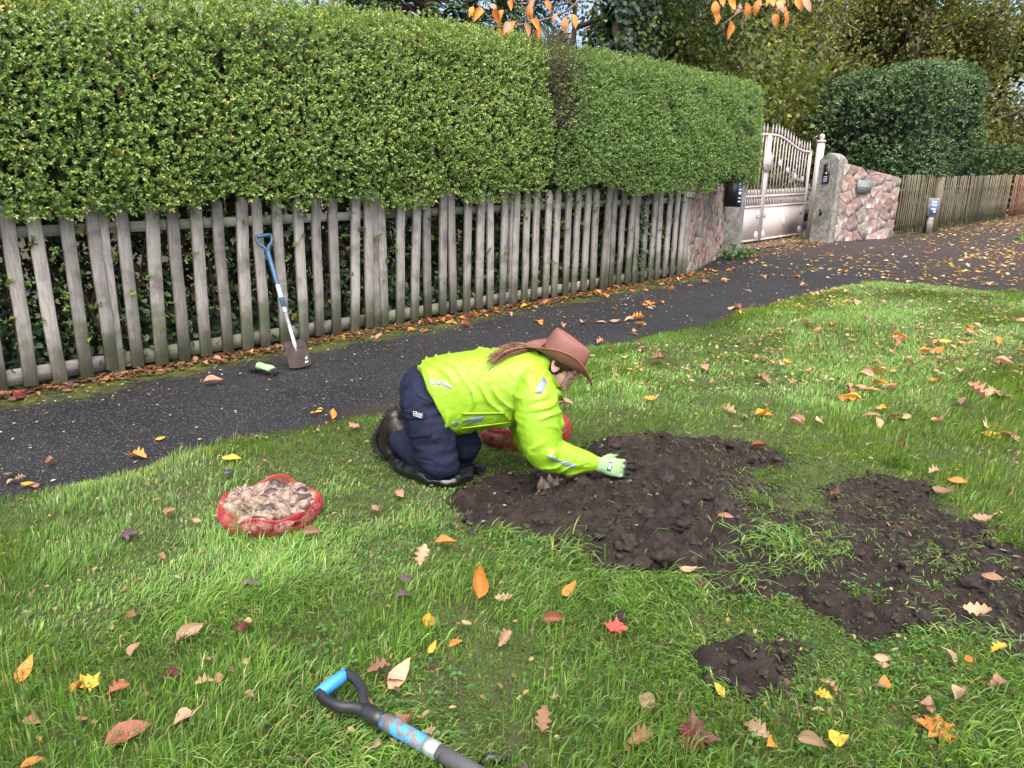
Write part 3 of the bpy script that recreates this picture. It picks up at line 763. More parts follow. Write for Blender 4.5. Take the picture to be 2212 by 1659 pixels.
# bare brown patch where the two hedges meet
r = np.random.default_rng(9); mb = MB(); ml = MB()
for i in range(620):
    xx = 6.12 + r.normal(0, .16); h = r.uniform(1.9, 2.92) if i % 3 else r.uniform(2.4, 3.0); yy = float(hedge_front(np.array([xx]), np.array([h]))[0]) + r.uniform(-.04, .1)
    p = np.array([xx, yy, gz(xx) + h]); d = nrm(np.array([r.normal(0, .5), -.5, r.normal(.3, .6)]))
    mb.tube([p, p + d * .07, p + d * .13 + r.normal(0, .02, 3)], [.003, .002, .001], 3, cap=False)
tag(mb.build('dead_twigs', m_twig, h2), kind='stuff')
n = 1500; x = 6.12 + r.normal(0, .19, n); h = r.uniform(1.9, 2.9, n); P = np.column_stack([x, hedge_front(x, h) + r.uniform(-.06, .06, n), gz(x) + h])
leaves(ml, P, r.normal(size=(n, 3)), r.normal(size=(n, 3)), .02, .011, pick([(.10, .07, .05), (.07, .06, .04), (.09, .10, .05)], n, r), False)
tag(ml.build('withered_leaves', m_dleaf, h2, False, True), kind='stuff')
# shoots pushing through and under the fence, hanging over the picket heads, standing up from the top
r = np.random.default_rng(19); mb = MB(); tw = MB()
n = 620; x = r.uniform(.1, 8.9, n); x = x + .06 * np.sin(x * 2 * PI / .1745); h = .25 + r.random(n) ** .7 * 1.0
q = np.column_stack([x, h]); k = fbm(q, 1.9, 77, 2) > -.15; x = x[k]; h = h[k]; n = len(x)
B = np.column_stack([x, FY + r.uniform(-.02, .28, n), gz(x) + h]); D = np.column_stack([r.normal(0, .6, n), np.full(n, -.6), r.normal(.3, .5, n)])
sprigs(mb, B, D, 8, .09, .036, .022, [(.11, .22, .03, 3), (.085, .17, .03, 3), (.18, .26, .04, 1)], True, r, tw=tw)
n = 80; x = r.uniform(.1, 9, n); B = np.column_stack([x, np.full(n, FY - .03), gz(x) + r.uniform(1.16, 1.32, n)]); D = np.column_stack([r.normal(0, .5, n), np.full(n, -.5), r.normal(-.3, .4, n)])
sprigs(mb, B, D, 8, .1, .032, .02, PRIV, True, r, tw=tw)
n = 46; x = r.uniform(1.5, 5.8, n); B = np.column_stack([x, r.uniform(FY + .1, FY + .8, n), gz(x) + hedge_top(x)]); D = np.column_stack([r.normal(0, .12, n), r.normal(0, .12, n), np.ones(n)])
sprigs(mb, B, D, 12, .16, .034, .017, [(.24, .33, .05), (.2, .3, .04)], True, r, tw=tw)
tag(mb.build('shoots', m_hleaf, h1, False, True), kind='stuff'); tag(tw.build('shoot_stems', m_twig, h1), kind='stuff')
# ivy and dead leaves behind the pickets, plus dark leaves painting the shade
r = np.random.default_rng(23); mb = MB(); n = 5200
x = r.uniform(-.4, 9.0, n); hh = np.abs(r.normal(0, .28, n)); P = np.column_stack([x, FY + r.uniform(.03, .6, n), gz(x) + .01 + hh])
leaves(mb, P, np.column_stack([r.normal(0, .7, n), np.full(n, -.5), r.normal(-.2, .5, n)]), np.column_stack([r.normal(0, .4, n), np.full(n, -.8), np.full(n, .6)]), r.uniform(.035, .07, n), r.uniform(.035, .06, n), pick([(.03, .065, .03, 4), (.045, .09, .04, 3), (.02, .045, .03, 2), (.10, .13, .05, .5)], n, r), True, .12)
n = 130; x = r.normal(7.95, .06, n); P = np.column_stack([x, FY + r.uniform(-.05, .05, n), gz(x) + r.uniform(.1, 1.3, n)])
leaves(mb, P, np.column_stack([r.normal(0, .7, n), np.full(n, -.5), r.normal(-.4, .5, n)]), np.tile([0, -1., .4], (n, 1)), .05, .05, pick([(.03, .065, .03), (.045, .09, .04)], n, r), True, .12)
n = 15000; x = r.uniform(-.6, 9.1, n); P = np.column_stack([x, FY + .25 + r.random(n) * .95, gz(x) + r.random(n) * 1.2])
leaves(mb, P, r.normal(size=(n, 3)), r.normal(size=(n, 3)), .085, .06, pick([(.03, .05, .02, 4), (.05, .045, .03, 3), (.05, .09, .025, 2), (.13, .16, .03, .5)], n, r), False)  # dark backing leaves added to read as shade behind the fence
ivy = tag(mb.build('ivy', m_dleaf, None, False, True), 'dark ivy behind the pickets and added dark leaves painting the shade there', 'ivy', kind='stuff')
mb = MB(); n = 260; x = r.uniform(-.3, 9.0, n); P = np.column_stack([x, FY + r.uniform(.05, .8, n), gz(x) + r.random(n) ** 2 * 1.1])
leaves(mb, P, r.normal(size=(n, 3)), r.normal(size=(n, 3)), .075, .05, pick([(.42, .30, .04), (.25, .14, .05), (.35, .33, .06), (.2, .12, .08)], n, r), True, .15)
tag(mb.build('caught_leaves', m_dleaf, None, False, True), 'yellow and brown leaves caught in the hedge bottom behind the fence', 'leaves', kind='stuff')

# ------------------------------------------------------------------ gate entrance: stone walls, pillars, gate
m_stone = M('pink_stone', (.225, .145, .13), (.30, .215, .195), scale=9, rough=.85, bump=.012, bscale=35, rnd=.3, c3=(.42, .38, .36), s3=6, lo3=.53, hi3=.64)
m_stone2 = M('grey_stone', (.19, .17, .14), (.32, .29, .25), scale=12, rough=.85, bump=.012, bscale=35, rnd=.25, c3=(.45, .43, .39), s3=14, lo3=.56, hi3=.66)
m_stone3 = M('brown_stone', (.20, .12, .095), (.29, .19, .15), scale=10, rough=.85, bump=.012, bscale=35, rnd=.25, c3=(.40, .36, .33), s3=6, lo3=.55, hi3=.64)
m_mortar = M('mortar', (.12, .095, .08), (.21, .175, .155), scale=20, rough=.95, bump=.008, bscale=60)
m_conc = M('rough_concrete', (.17, .165, .155), (.30, .29, .275), scale=14, rough=.9, bump=.02, bscale=38, c3=(.11, .13, .07), s3=3, lo3=.52, hi3=.75)

def clip(poly, p, n):
    out = []
    for i in range(len(poly)):
        a, b = poly[i], poly[(i + 1) % len(poly)]; da, db = (a - p) @ n, (b - p) @ n
        if da <= 0: out.append(a)
        if da * db < 0: out.append(a + (b - a) * da / (da - db))
    return out
def stone_wall(label, p0, p1, h0, h1, thick, cells, seed, skip=None):
    """rubble wall: a mortar core with separate stones set in its street face"""
    r = np.random.default_rng(seed); p0 = np.array(p0); p1 = np.array(p1); e = p1 - p0; L = np.linalg.norm(e); e = e / L
    nout = np.array([e[1], -e[0]])                 # towards the street
    t = thing('stone_wall', label, 'wall', (*((p0 + p1) / 2), gz((p0[0] + p1[0]) / 2)))
    def W3(a, h, d): q = p0 + e * a + nout * d; return np.array([q[0], q[1], gz(q[0]) + h])
    mb = MB()
    V = [W3(0, -.1, 0), W3(L, -.1, 0), W3(L, h1, 0), W3(0, h0, 0), W3(0, -.1, -thick), W3(L, -.1, -thick), W3(L, h1, -thick), W3(0, h0, -thick)]
    mb.add(V, np.array([[0, 1, 2, 3], [5, 4, 7, 6], [3, 2, 6, 7], [1, 5, 6, 2], [4, 0, 3, 7]])); mb.build('mortar_core', m_mortar, t)
    pts = []
    for _ in range(4000):
        q = np.array([r.uniform(0, L), r.uniform(0, max(h0, h1))]); rr0 = r.uniform(.62, 1.5)
        if all(np.hypot((q[0] - o_[0]) , (q[1] - o_[1])) > cells * rr0 for o_ in pts): pts.append(q)
    bound = [np.array([0, 0.]), np.array([L, 0.]), np.array([L, h1]), np.array([0, h0])]
    for i, q in enumerate(pts):
        poly = bound
        for j, o_ in enumerate(pts):
            if i != j and np.linalg.norm(q - o_) < cells * 3.2:
                poly = clip(poly, (q + o_) / 2, o_ - q)
                if len(poly) < 3: break
        if len(poly) < 3: continue
        c = np.mean(poly, axis=0)
        poly = [p for k_, p in enumerate(poly) if np.linalg.norm(p - poly[k_ - 1]) > .02]
        if len(poly) < 3: continue
        n_ = len(poly); pr_ = r.uniform(.006, .018)
        # split long edges so that outlines are uneven
        pp = []
        for k_ in range(n_):
            a, b = poly[k_], poly[(k_ + 1) % n_]; pp.append(a)
            if np.linalg.norm(b - a) > .12: pp.append((a + b) / 2 + r.normal(0, .010, 2))
        poly = [c + (p - c) * (1 - .007 / max(.04, np.linalg.norm(p - c))) for p in pp]; n_ = len(poly)
        ring = lambda s_, d: [W3(*(c + (p - c) * s_), d + r.normal(0, .004)) for p in poly]
        V = ring(1, -.01) + ring(.99, pr_ * .75) + ring(.97, pr_) + [W3(*c, pr_ + r.normal(.0, .004))]
        F = []; 
        for a in range(2):
            for k_ in range(n_): F.append([a*n_+k_, a*n_+(k_+1) % n_, (a+1)*n_+(k_+1) % n_, (a+1)*n_+k_])
        T = [[2*n_+k_, 2*n_+(k_+1) % n_, 3*n_] for k_ in range(n_)]
        V = np.array(V); cen = V.mean(0)
        mb = MB(); mb.add(V - cen, [np.array(F), np.array(T)])
        o = mb.build('stone', [m_stone, m_stone, m_stone, m_stone3, m_stone2][int(r.integers(5))]); o.parent = t; local(o, cen, t)
    return t, W3, L
wl, WL, LL = stone_wall('pink rubble stone wall between picket fence and gate, left of the gate', (9.14, 5.86), (11.95, 6.93), 1.42, 1.42, .3, .27, 4)
wr, WR, LR = stone_wall('pink rubble stone wall with slate name plate, right of the gate', (15.98, 6.58), (17.75, 6.0), 1.66, 1.33, .35, .31, 6)

def rough_block(name, label, c, sx, sy, H, ang, seed, apex=.1, cat='pillar'):
    """monolith gate pillar with a worn, rounded head"""
    n = 7; t = np.linspace(-1, 1, n)
    V = []; F = []
    # closed box subdivided
    mb = MB()
    def face(f, nu, nv):
        U, W_ = np.meshgrid(np.linspace(0, 1, nu), np.linspace(0, 1, nv)); P = np.array([f(a, b) for a, b in zip(U.ravel(), W_.ravel())])
        i = (np.arange(nv - 1)[:, None] * nu + np.arange(nu - 1)[None]).ravel(); mb.add(P, np.stack([i, i + 1, i + nu + 1, i + nu], 1))
    x, y = sx / 2, sy / 2
    face(lambda a, b: (-x + 2*x*a, -y, H*b), 8, 20); face(lambda a, b: (x, -y + 2*y*a, H*b), 8, 20)
    face(lambda a, b: (x - 2*x*a, y, H*b), 8, 20); face(lambda a, b: (-x, y - 2*y*a, H*b), 8, 20)
    face(lambda a, b: (-x + 2*x*a, -y + 2*y*b, H), 8, 8)
    V = np.concatenate(mb.V)
    top = sstep(H - .12, H, V[:, 2]); V[:, 2] += apex * top * (1 - (V[:, 1] / y) ** 2) - apex * .3 * top * (np.abs(V[:, 0]) / x) ** 3
    V[:, :2] *= (1 - .03 * V[:, 2:3] / H)
    V += .007 * np.stack([vnoise(V, 9, seed), vnoise(V, 9, seed + 1), vnoise(V, 9, seed + 2)], 1)
    V = V @ rotz(ang).T
    mb.V = [V + np.array([c[0], c[1], gz(c[0]) - .03])]
    root = thing(name, label, cat, (c[0], c[1], gz(c[0])))
    mb.build('shaft', m_conc, root, True)
    return root
pl_ = rough_block('gate_pillar', 'rough grey stone pillar left of the gate, carrying the black letter box', (12.38, 7.06), .36, .40, 1.5, .35, 1, .06)
prr = rough_block('gate_pillar', 'tall rough grey stone pillar right of the gate, with black entry keypad', (16.02, 6.83), .36, .46, 1.78, -.12, 2, .12)

m_gate = M('mauve_gate_paint', (.50, .445, .445), (.54, .485, .485), scale=3, rough=.7, spec=.2, c3=(.41, .345, .33), s3=9, lo3=.6, hi3=.8)
GA = np.array([12.62, 7.70]); GB = np.array([17.06, 7.82]); gdir = (GB - GA) / np.linalg.norm(GB - GA); GL = np.linalg.norm(GB - GA)
gn = np.array([gdir[1], -gdir[0]])
GC = GL / 2
gang = math.atan2(gdir[1], gdir[0])
def G3(a, h, d=0.): q = GA + gdir * a + gn * d; return np.array([q[0], q[1], gz(GA[0] + gdir[0] * GC) + .05 + (h - .05) * 1.0 + S * (a - GC)])
def gtop(d):  # height of the top rail, d metres from the meeting stile
    return 2.23 - .31 * sstep(.25, 1.95, np.asarray(d, float))
def rosette(r_):
    mb = MB(); mb.lathe([[0, .022], [r_ * .35, .022], [r_ * .45, .012], [r_ * .62, .02], [r_ * .78, .02], [r_ * .86, .008], [r_, .006], [r_ * 1.02, 0]], 14, None); return mb
for side, lab in ((-1, 'left leaf of the mauve iron driveway gate, half hidden by the hedge'), (1, 'right leaf of the mauve iron driveway gate, beside the keypad pillar')):
    base = G3(GC + side * 1.1, 0); t = thing('gate_leaf', lab, 'gate', base, 'leaves of the iron driveway gate')
    w0, w1 = .012, 2.2
    def bar(name, a0, h0, a1, h1, ra=.011, sq=False, dd=0.):
        mb = MB(); A = G3(GC + side * a0, h0, dd); B = G3(GC + side * a1, h1, dd)
        mb.tube([A, B], ra, 4 if sq else 8, hint=(gn[0], gn[1], .05)); return mb.build(name, m_gate, t, not sq)
    for nm, a in (('meeting_stile', .035), ('hinge_stile', 2.17)):
        mb = MB(); H = float(gtop(a)) if a > 1 else 2.26
        mb.box((0, 0, H / 2 + .03), (.06, .05, H - .03)); o = mb.build(nm, m_gate, t); local(o, G3(GC + side * a, 0), t, (0, 0, gang))
    # curved top rail
    ds = np.linspace(.0, 2.19, 26); pts = np.array([G3(GC + side * d, float(gtop(d)) + .02) for d in ds])
    mb = MB(); mb.tube(pts, np.column_stack([np.full(26, .028), np.full(26, .024)]), 8, hint=(gn[0], gn[1], .01)); mb.build('top_rail', m_gate, t, True)
    for h in (.985, .77):
        mb = MB(); A = G3(GC + side * .06, h); B = G3(GC + side * 2.15, h); mb.tube([A, B], [.03, .03], 4, hint=(gn[0], gn[1], .02)); mb.build('cross_rail', m_gate, t)
    mb = MB(); c = G3(GC + side * 1.1, .40); mb.box((0, 0, 0), (2.09, .012, .70)); o = mb.build('panel', m_gate, t); local(o, c, t, (0, -math.atan(S), gang))
    mb = MB(); mb.tube([G3(GC + side * .06, .06), G3(GC + side * 2.15, .06)], [.03, .03], 4, hint=(gn[0], gn[1], .02)); mb.build('bottom_rail', m_gate, t)
    nb = 14
    for i in range(nb):
        d = .125 + i * (2.0 / (nb - 1)) * .985
        b = bar('bar', d, .985, d, float(gtop(d)) + .02, .013)
        mb = MB(); hgt = float(gtop(d)) + .045; mb.lathe([[.012, 0], [.02, .01], [.012, .02], [.012, .03], [.026, .042], [.014, .055], [.024, .075], [.018, .12], [.001, .21]], 8)
        o = mb.build('spear_finial', m_gate, None, True); o.parent = b; o.location = tuple(G3(GC + side * d, hgt))
        for e_ in (-.048, 0, .048) if i else (0, .048):
            if abs(e_) > .01: bar('dog_bar', d + e_, .985, d + e_, 1.13 , .009)
        for e_ in (-.048, .024, .096):
            bar('short_bar', min(d + e_, 2.14), .77, min(d + e_, 2.14), .985, .009)
    for (d, h, r_) in ((.16, .61, .085), (.16, .17, .085), (1.15, .39, .085), (2.02, .61, .085), (2.02, .17, .085)):
        mb = rosette(r_); o = mb.build('panel_rosette', m_gate, t, True); local(o, G3(GC + side * d, h, .008), t, (PI / 2, 0, gang))
    for (d, h) in ((.60, 1.67), (1.02, 1.53), (1.45, 1.38), (1.86, 1.32)):
        mb = rosette(.075); o = mb.build('bar_rosette', m_gate, t, True); local(o, G3(GC + side * d, h, .014), t, (PI / 2, 0, gang))
    if side == 1:
        a = np.linspace(0, 2 * PI, 64, endpoint=False); rr = .20 + .016 * np.abs(np.sin(a * 9)) ; V = []
        for d_ in (.03, .044): V += [G3(GC + math.cos(b_) * q_, 1.70 + math.sin(b_) * q_, d_) for b_, q_ in zip(a, rr)]
        V += [G3(GC, 1.70, .044)]; j = np.arange(64); k_ = (j + 1) % 64
        mb = MB(); mb.add(np.array(V), [np.stack([j, k_, 64 + k_, 64 + j], 1), np.stack([64 + j, 64 + k_, np.full(64, 128)], 1)]); sh = mb.build('shield', m_gate, t)
        mb = rosette(.10); o = mb.build('shield_rosette', m_gate, t, True); local(o, G3(GC, 1.70, .046), t, (PI / 2, 0, gang))
# gate post
gp = np.array([16.62, 7.42]); t = thing('gate_post', 'square mauve metal post between the gate and the keypad pillar', 'post', (gp[0], gp[1], gz(gp[0])))
mb = MB(); mb.box((gp[0], gp[1], gz(gp[0]) + 1.05), (.15, .15, 2.14), rotz(.3)); mb.build('shaft', m_gate, t)
mb = MB(); mb.box((gp[0], gp[1], gz(gp[0]) + 2.145), (.18, .18, .045), rotz(.3)); mb.build('cap', m_gate, t)
mb = MB(); mb.lathe([[.001, 0], [.05, .0], [.03, .02], [.06, .06], [.062, .09], [.04, .13], [.001, .15]], 12); o = mb.build('ball_finial', m_gate, t, True); local(o, (gp[0], gp[1], gz(gp[0]) + 2.168), t)

# keypad, letter box with notice, slate plate, fence sign, bolt hole
m_black = M('black_plastic', (.010, .010, .012), (.016, .016, .018), scale=20, rough=.35)
m_white = M('white_print', (.75, .76, .78), rough=.5)
m_ltblue = M('pale_blue', (.45, .55, .70), rough=.4)  # plain pale blue for keys and notice print
m_slate = M('slate', (.14, .165, .175), (.19, .215, .225), scale=10, rough=.6, bump=.002, bscale=60)
m_gold = M('gold_letter', (.62, .56, .36), rough=.45)
m_navy = M('navy_notice', (.035, .05, .12), (.05, .07, .16), scale=20, rough=.4)
m_mblue = M('sign_blue', (.10, .16, .38), (.12, .2, .42), scale=20, rough=.45)
def facing(P, n, up=(0, 0, 1)):
    n = nrm(np.array(n, float)); x_ = nrm(np.cross(up, n)); y_ = np.cross(n, x_)
    m = Matrix.Identity(4)
    for i in range(3): m[i][0] = x_[i]; m[i][1] = y_[i]; m[i][2] = n[i]; m[i][3] = P[i]
    return m
def text(body, size, mat, mw, parent, name='lettering', ext=.0008, align='CENTER'):
    cu = bpy.data.curves.new(name, 'FONT'); cu.body = body; cu.size = size; cu.extrude = ext; cu.align_x = align; cu.align_y = 'CENTER'; cu.resolution_u = 3
    o = bpy.data.objects.new(name, cu); COL.objects.link(o); dg = bpy.context.evaluated_depsgraph_get()
    me = bpy.data.meshes.new_from_object(o.evaluated_get(dg)); bpy.data.objects.remove(o)
    me.transform(mw); return obj(name, me, mat, parent)
def plate(name, mw, sx, sy, th, mat, parent, bev=0):
    mb = MB(); mb.box((0, 0, th / 2), (sx, sy, th)); me = mb.mesh(name); me.transform(mw); return obj(name, me, mat, parent)
ca, sa = math.cos(-.12), math.sin(-.12)
kn = np.array([-ca, -sa, 0])
kp = np.array([16.02, 6.83, 0]) + kn * .172 + np.array([sa, -ca, 0]) * -.02; kp[2] = gz(16.) + 1.43
mw = facing(kp, kn); t = thing('entry_keypad', 'black entry keypad panel fixed to the right gate pillar', 'keypad', kp)
body = plate('panel', mw, .135, .40, .035, m_black, t)
for i in range(4):
    for j in range(3): plate('key', mw @ Matrix.Translation((-.03 + .03 * j, -.06 - .032 * i, .0355)), .02, .02, .004, m_ltblue, t)
plate('call_button', mw @ Matrix.Translation((0, .01, .0355)), .03, .03, .006, m_white, t)
plate('camera_lens', mw @ Matrix.Translation((0, .12, .0355)), .05, .05, .004, m_navy, t)
bp = kp.copy(); bp[2] = gz(16.) + .62; t = thing('wall_bracket', 'small dark metal bracket low on the right gate pillar', 'bracket', bp)
plate('back_plate', facing(bp + np.array([0, .02, 0]), kn), .06, .13, .02, m_black, t); plate('staple', facing(bp + np.array([0, .02, 0]) + kn * .021, kn), .03, .05, .02, m_black, t)
# slate plate on the right wall
sp_ = WR(.62, 1.16, .066); ne = np.array([(WR(1, 1, 1) - WR(1, 1, 0))[0], (WR(1, 1, 1) - WR(1, 1, 0))[1], 0]); mw = facing(sp_, ne)
t = thing('name_plate', 'grey slate name plate with small gold lettering on the right stone wall', 'sign', sp_)
plate('slab', mw, .44, .27, .02, m_slate, t)
for k_, (xx, wd) in enumerate(((-.135, .02), (-.105, .015), (-.075, .025), (-.02, .022), (.01, .018), (.042, .022), (.075, .016), (.11, .028))):
    plate('worn_letter', mw @ Matrix.Translation((xx, .01 + .006 * (k_ % 3 - 1), .0205)), wd, .012 + .012 * ((k_ * 7) % 3), .001, m_gold, t)
# letter box on left pillar / wall end
lbp = atY(1583, 432, 6.62); lbn = nrm(np.array([-.55, -.83, 0])); lbp[2] = gz(lbp[0]) + 1.18
t = thing('letter_box', 'black letter box with blue and white notice at the left gate pillar', 'letter box', lbp)
mb = MB(); mb.box((0, 0, 0), (.26, .13, .58), rotz(math.atan2(lbn[1], lbn[0]) + PI / 2)); o = mb.build('box', m_black, t); local(o, lbp, t)
mw = facing(lbp + nrm(np.array([.83, -.55, 0])) * .131 + np.array([0, 0, .0]), nrm(np.array([.83, -.55, 0]))); plate('side_cover', mw, .11, .5, .003, m_navy, t)
mw = facing(lbp + lbn * .0655 + nrm(np.array([.83, -.55, 0])) * .085, lbn); no = plate('notice', mw, .085, .54, .004, m_navy, t)
for k_, (yy, wd, hh) in enumerate(((.2, .05, .02), (.15, .06, .02), (.09, .05, .03), (.0, .055, .02), (-.06, .05, .05), (-.14, .06, .02), (-.2, .05, .02))):
    plate('print', mw @ Matrix.Translation((0, yy, .0042)), wd, hh, .001, m_ltblue if k_ % 2 else m_white, t)
lbp2 = None
# number sign on last picket
spn = np.array([0, -1., 0]); fs = np.array([9.02, FY - .03, gz(9.02) + 1.16]); t = thing('fence_sign', 'small white number sign on the last picket by the stone wall', 'sign', fs)
mw = facing(fs, spn); plate('plate', mw, .21, .072, .006, m_white, t); text('EC-100', .055, m_black, mw @ Matrix.Translation((0, 0, .0065)), t)
# marker post
mp_ = gnd(2004, 503); t = thing('marker_post', 'short grey concrete marker post with blue and white plate by the far fence', 'marker post', mp_)
mb = MB(); mb.box((0, 0, .2), (.14, .09, .42)); o = mb.build('shaft', m_conc, t); local(o, mp_, t, (0, 0, -.6))
mb = MB(); mb.box((0, 0, .62), (.25, .12, .44)); o = mb.build('head', m_conc, t); local(o, mp_, t, (0, 0, -.6))
mn = np.array([math.sin(-.6), -math.cos(-.6), 0]); mw = facing(mp_ + np.array([0, 0, .62]) + mn * .061, mn)
plate('blue_plate', mw, .19, .36, .008, m_mblue, t)
for (xx, yy, a, b) in ((0, .12, .12, .03), (-.03, .05, .05, .05), (.04, .04, .03, .07), (0, -.05, .13, .03), (.03, -.11, .06, .05)):
    plate('white_mark', mw @ Matrix.Translation((xx, yy, .0085)), a, b, .002, m_white, t)

# weeds at the foot of the left pillar
wp_ = gnd(1592, 556); t = thing('weed', 'low green weed growing at the foot of the left gate pillar', 'plant', wp_); r = np.random.default_rng(8); mb = MB(); n = 220
P = wp_ + np.column_stack([r.normal(0, .28, n), r.normal(0, .13, n), np.abs(r.normal(0, .07, n)) + .02]); leaves(mb, P, r.normal(size=(n, 3)) + np.array([0, 0, .3]), r.normal(0, .5, (n, 3)) + np.array([0, -.3, 1.]), .085, .055, pick([(.07, .14, .05), (.05, .10, .04), (.10, .17, .06)], n, r), True, .12)
tag(mb.build('leaves', m_dleaf, t, False, True), kind='stuff')
mb = MB()
for i in range(14): p = wp_ + np.array([r.normal(0, .2), r.normal(0, .1), 0]); mb.tube([p, p + np.array([r.normal(0, .04), r.normal(0, .04), .12])], [.004, .002], 4, cap=False)
tag(mb.build('stems', m_twig, t), kind='stuff')
# far fence beyond the gate
for (nm, lab, x0, x1, pit, wd, H, mat) in (('batten_fence', 'greenish vertical batten fence panel beside the right stone wall', 17.85, 20.2, .135, .056, 1.33, m_wood2), ('batten_fence', 'brown-green batten fence panels beyond the marker post', 20.75, 27.6, .15, .06, 1.30, m_wood2), ('batten_fence', 'newer reddish brown batten fence at the far right edge', 27.75, 36.5, .16, .066, 1.30, m_wood3)):
    t = thing(nm, lab, 'fence', ((x0 + x1) / 2, 6.02, gz((x0 + x1) / 2)), 'batten fences beyond the gate')
    me = picket_mesh('batten', wd, .02, H, .01, pr); me.materials.append(mat)
    n = int((x1 - x0) / pit)
    for i in range(n):
        xx = x0 + (i + .5) * pit; o = bpy.data.objects.new('batten', me); COL.objects.link(o); o.parent = t
        local(o, (xx, 6.0 + pr.normal(0, .004), gz(xx) + .06 + pr.normal(0, .01)), t, (pr.normal(0, .006), pr.normal(0, .006), 0))
    for dz in (.25, 1.05):
        mb = MB(); mb.box((0, 0, 0), (.08, .04, x1 - x0)); o = mb.build('rail', mat, t); local(o, ((x0 + x1) / 2, 6.045, gz((x0 + x1) / 2) + dz), t, (0, PI / 2 - math.atan(S), 0))
    mb = MB(); mb.box((0, 0, 0), (.16, .03, x1 - x0)); o = mb.build('gravel_board', m_wood2 if mat is m_wood2 else mat, t); local(o, ((x0 + x1) / 2, 6.03, gz((x0 + x1) / 2) + .06), t, (0, PI / 2 - math.atan(S), 0))
t = thing('fence_post', 'thick green-stained post between the far fence panels', 'post', (20.47, 6.0, gz(20.47)))
mb = MB(); mb.box((0, 0, .66), (.22, .18, 1.4)); o = mb.build('shaft', m_wood2, t); local(o, (20.47, 6.0, gz(20.47)), t)
mb = MB(); mb.box((0, 0, 1.38), (.25, .21, .04)); o = mb.build('cap', m_wood2, t); local(o, (20.47, 6.0, gz(20.47)), t)

# ------------------------------------------------------------------ trees and shrubs behind
m_bark = M('bark', (.055, .042, .033), (.12, .095, .075), scale=9, rough=.9, bump=.02, bscale=25, stretch=(1, 1, .25))
m_barkp = M('pale_bark', (.22, .20, .17), (.38, .36, .32), scale=7, rough=.85, bump=.01, bscale=20, stretch=(1, 1, .4), c3=(.08, .07, .06), s3=4, lo3=.55, hi3=.65)
m_tleaf = Mleaf('tree_leaf', .5, .35, .3, (1.3, 1.2, .5))
m_conif = Mleaf('conifer_frond', .6, .15, .25, (1.2, 1.2, .5))
def wander(p, d, L, n, wob, r, grav=0.):
    pts = [np.array(p, float)]; d = nrm(np.array(d, float))
    for i in range(n):
        d = nrm(d + r.normal(0, wob, 3) + np.array([0, 0, grav])); pts.append(pts[-1] + d * L / n)
    return np.array(pts)
def limbs(mb, p, d, L, rad, lev, r, tips, wob=.16, nch=4, grav=.02, seg=6, spread=.9, shrink=.62):
    pts = wander(p, d, L, 6, wob, r, grav); mb.tube(pts, np.linspace(rad, rad * .45, 7), seg, cap=False)
    if lev == 0:
        tips.append(pts); return
    for i in range(nch):
        k = int(r.integers(2, 7)); a = nrm(pts[k] - pts[k - 1]); s_ = nrm(np.cross(a, r.normal(size=3)))
        limbs(mb, pts[k], a * (1 - spread * .4) + s_ * spread + np.array([0, 0, grav * 3]), L * shrink * r.uniform(.75, 1.2), rad * .5, lev - 1, r, tips, wob, nch, grav, max(4, seg - 1), spread, shrink)
    limbs(mb, pts[-1], pts[-1] - pts[-2], L * shrink, rad * .45, lev - 1, r, tips, wob, nch, grav, max(4, seg - 1), spread, shrink)
def leafcrown(mb, tips, per, spread, L, W, pal, r, droop=.2, hexa=False):
    T = np.concatenate([t_[1:] for t_ in tips]); n = len(T) * per
    P = np.repeat(T, per, 0) + r.normal(0, spread, (n, 3))
    D = r.normal(size=(n, 3)) + np.array([0, 0, -droop]); Nn = r.normal(0, .6, (n, 3)) + np.array([0, 0, 1.])
    leaves(mb, P, D, Nn, L * r.uniform(.7, 1.25, n), W * r.uniform(.7, 1.25, n), pick(pal, n, r), hexa, .2, .1)
def tree(name, label, base, trunk_h, d0, L, rad, lev, per, lspread, leafL, leafW, pal, seed, bark=m_bark, group=None, cat='tree', **kw):
    r = np.random.default_rng(seed); base = np.array([base[0], base[1], gz(base[0])]) if len(base) == 2 else np.array(base)
    t = thing(name, label, cat, base, group); mb = MB(); tips = []
    pts = wander(base - np.array([0, 0, .2]), d0, trunk_h, 6, .04, r); mb.tube(pts, np.linspace(rad * 1.25, rad * .9, 7), 10, cap=False)
    limbs(mb, pts[-1], d0, L, rad * .85, lev, r, tips, **kw)
    for k in range(3): 
        a = r.uniform(0, 2 * PI); limbs(mb, pts[int(r.integers(3, 7))], (math.cos(a), math.sin(a), .5), L * .9, rad * .5, max(lev - 1, 0), r, tips, **kw)
    mb.build('trunk', bark, t, True)
    ml = MB(); leafcrown(ml, tips, per, lspread, leafL, leafW, pal, r); tag(ml.build('crown', m_tleaf, t, False, True), kind='stuff')
    return t
OAK = [(.155, .17, .05, 4), (.11, .14, .04, 5), (.22, .21, .06, 2.2), (.075, .10, .035, 4), (.33, .30, .09, .8)]
GRN = [(.05, .085, .025, 3), (.035, .06, .02, 3), (.09, .12, .03, 1.5)]
YEL = [(.26, .21, .06, 3), (.17, .16, .05, 3), (.10, .11, .04, 3)]
def bx(px, Y): 
    p = atY(px, 400, Y); return (float(p[0]), float(p[1]))
TR = 'trees beyond the hedge'
tree('oak_tree', 'large yellowing oak tree with dark spreading branches above the clipped evergreen', bx(1930, 11.5), 3.0, (-.1, -.05, 1), 3.6, .42, 3, 17, .36, .16, .11, OAK, 2, group=TR, nch=4, grav=-.02, spread=.95, shrink=.68)
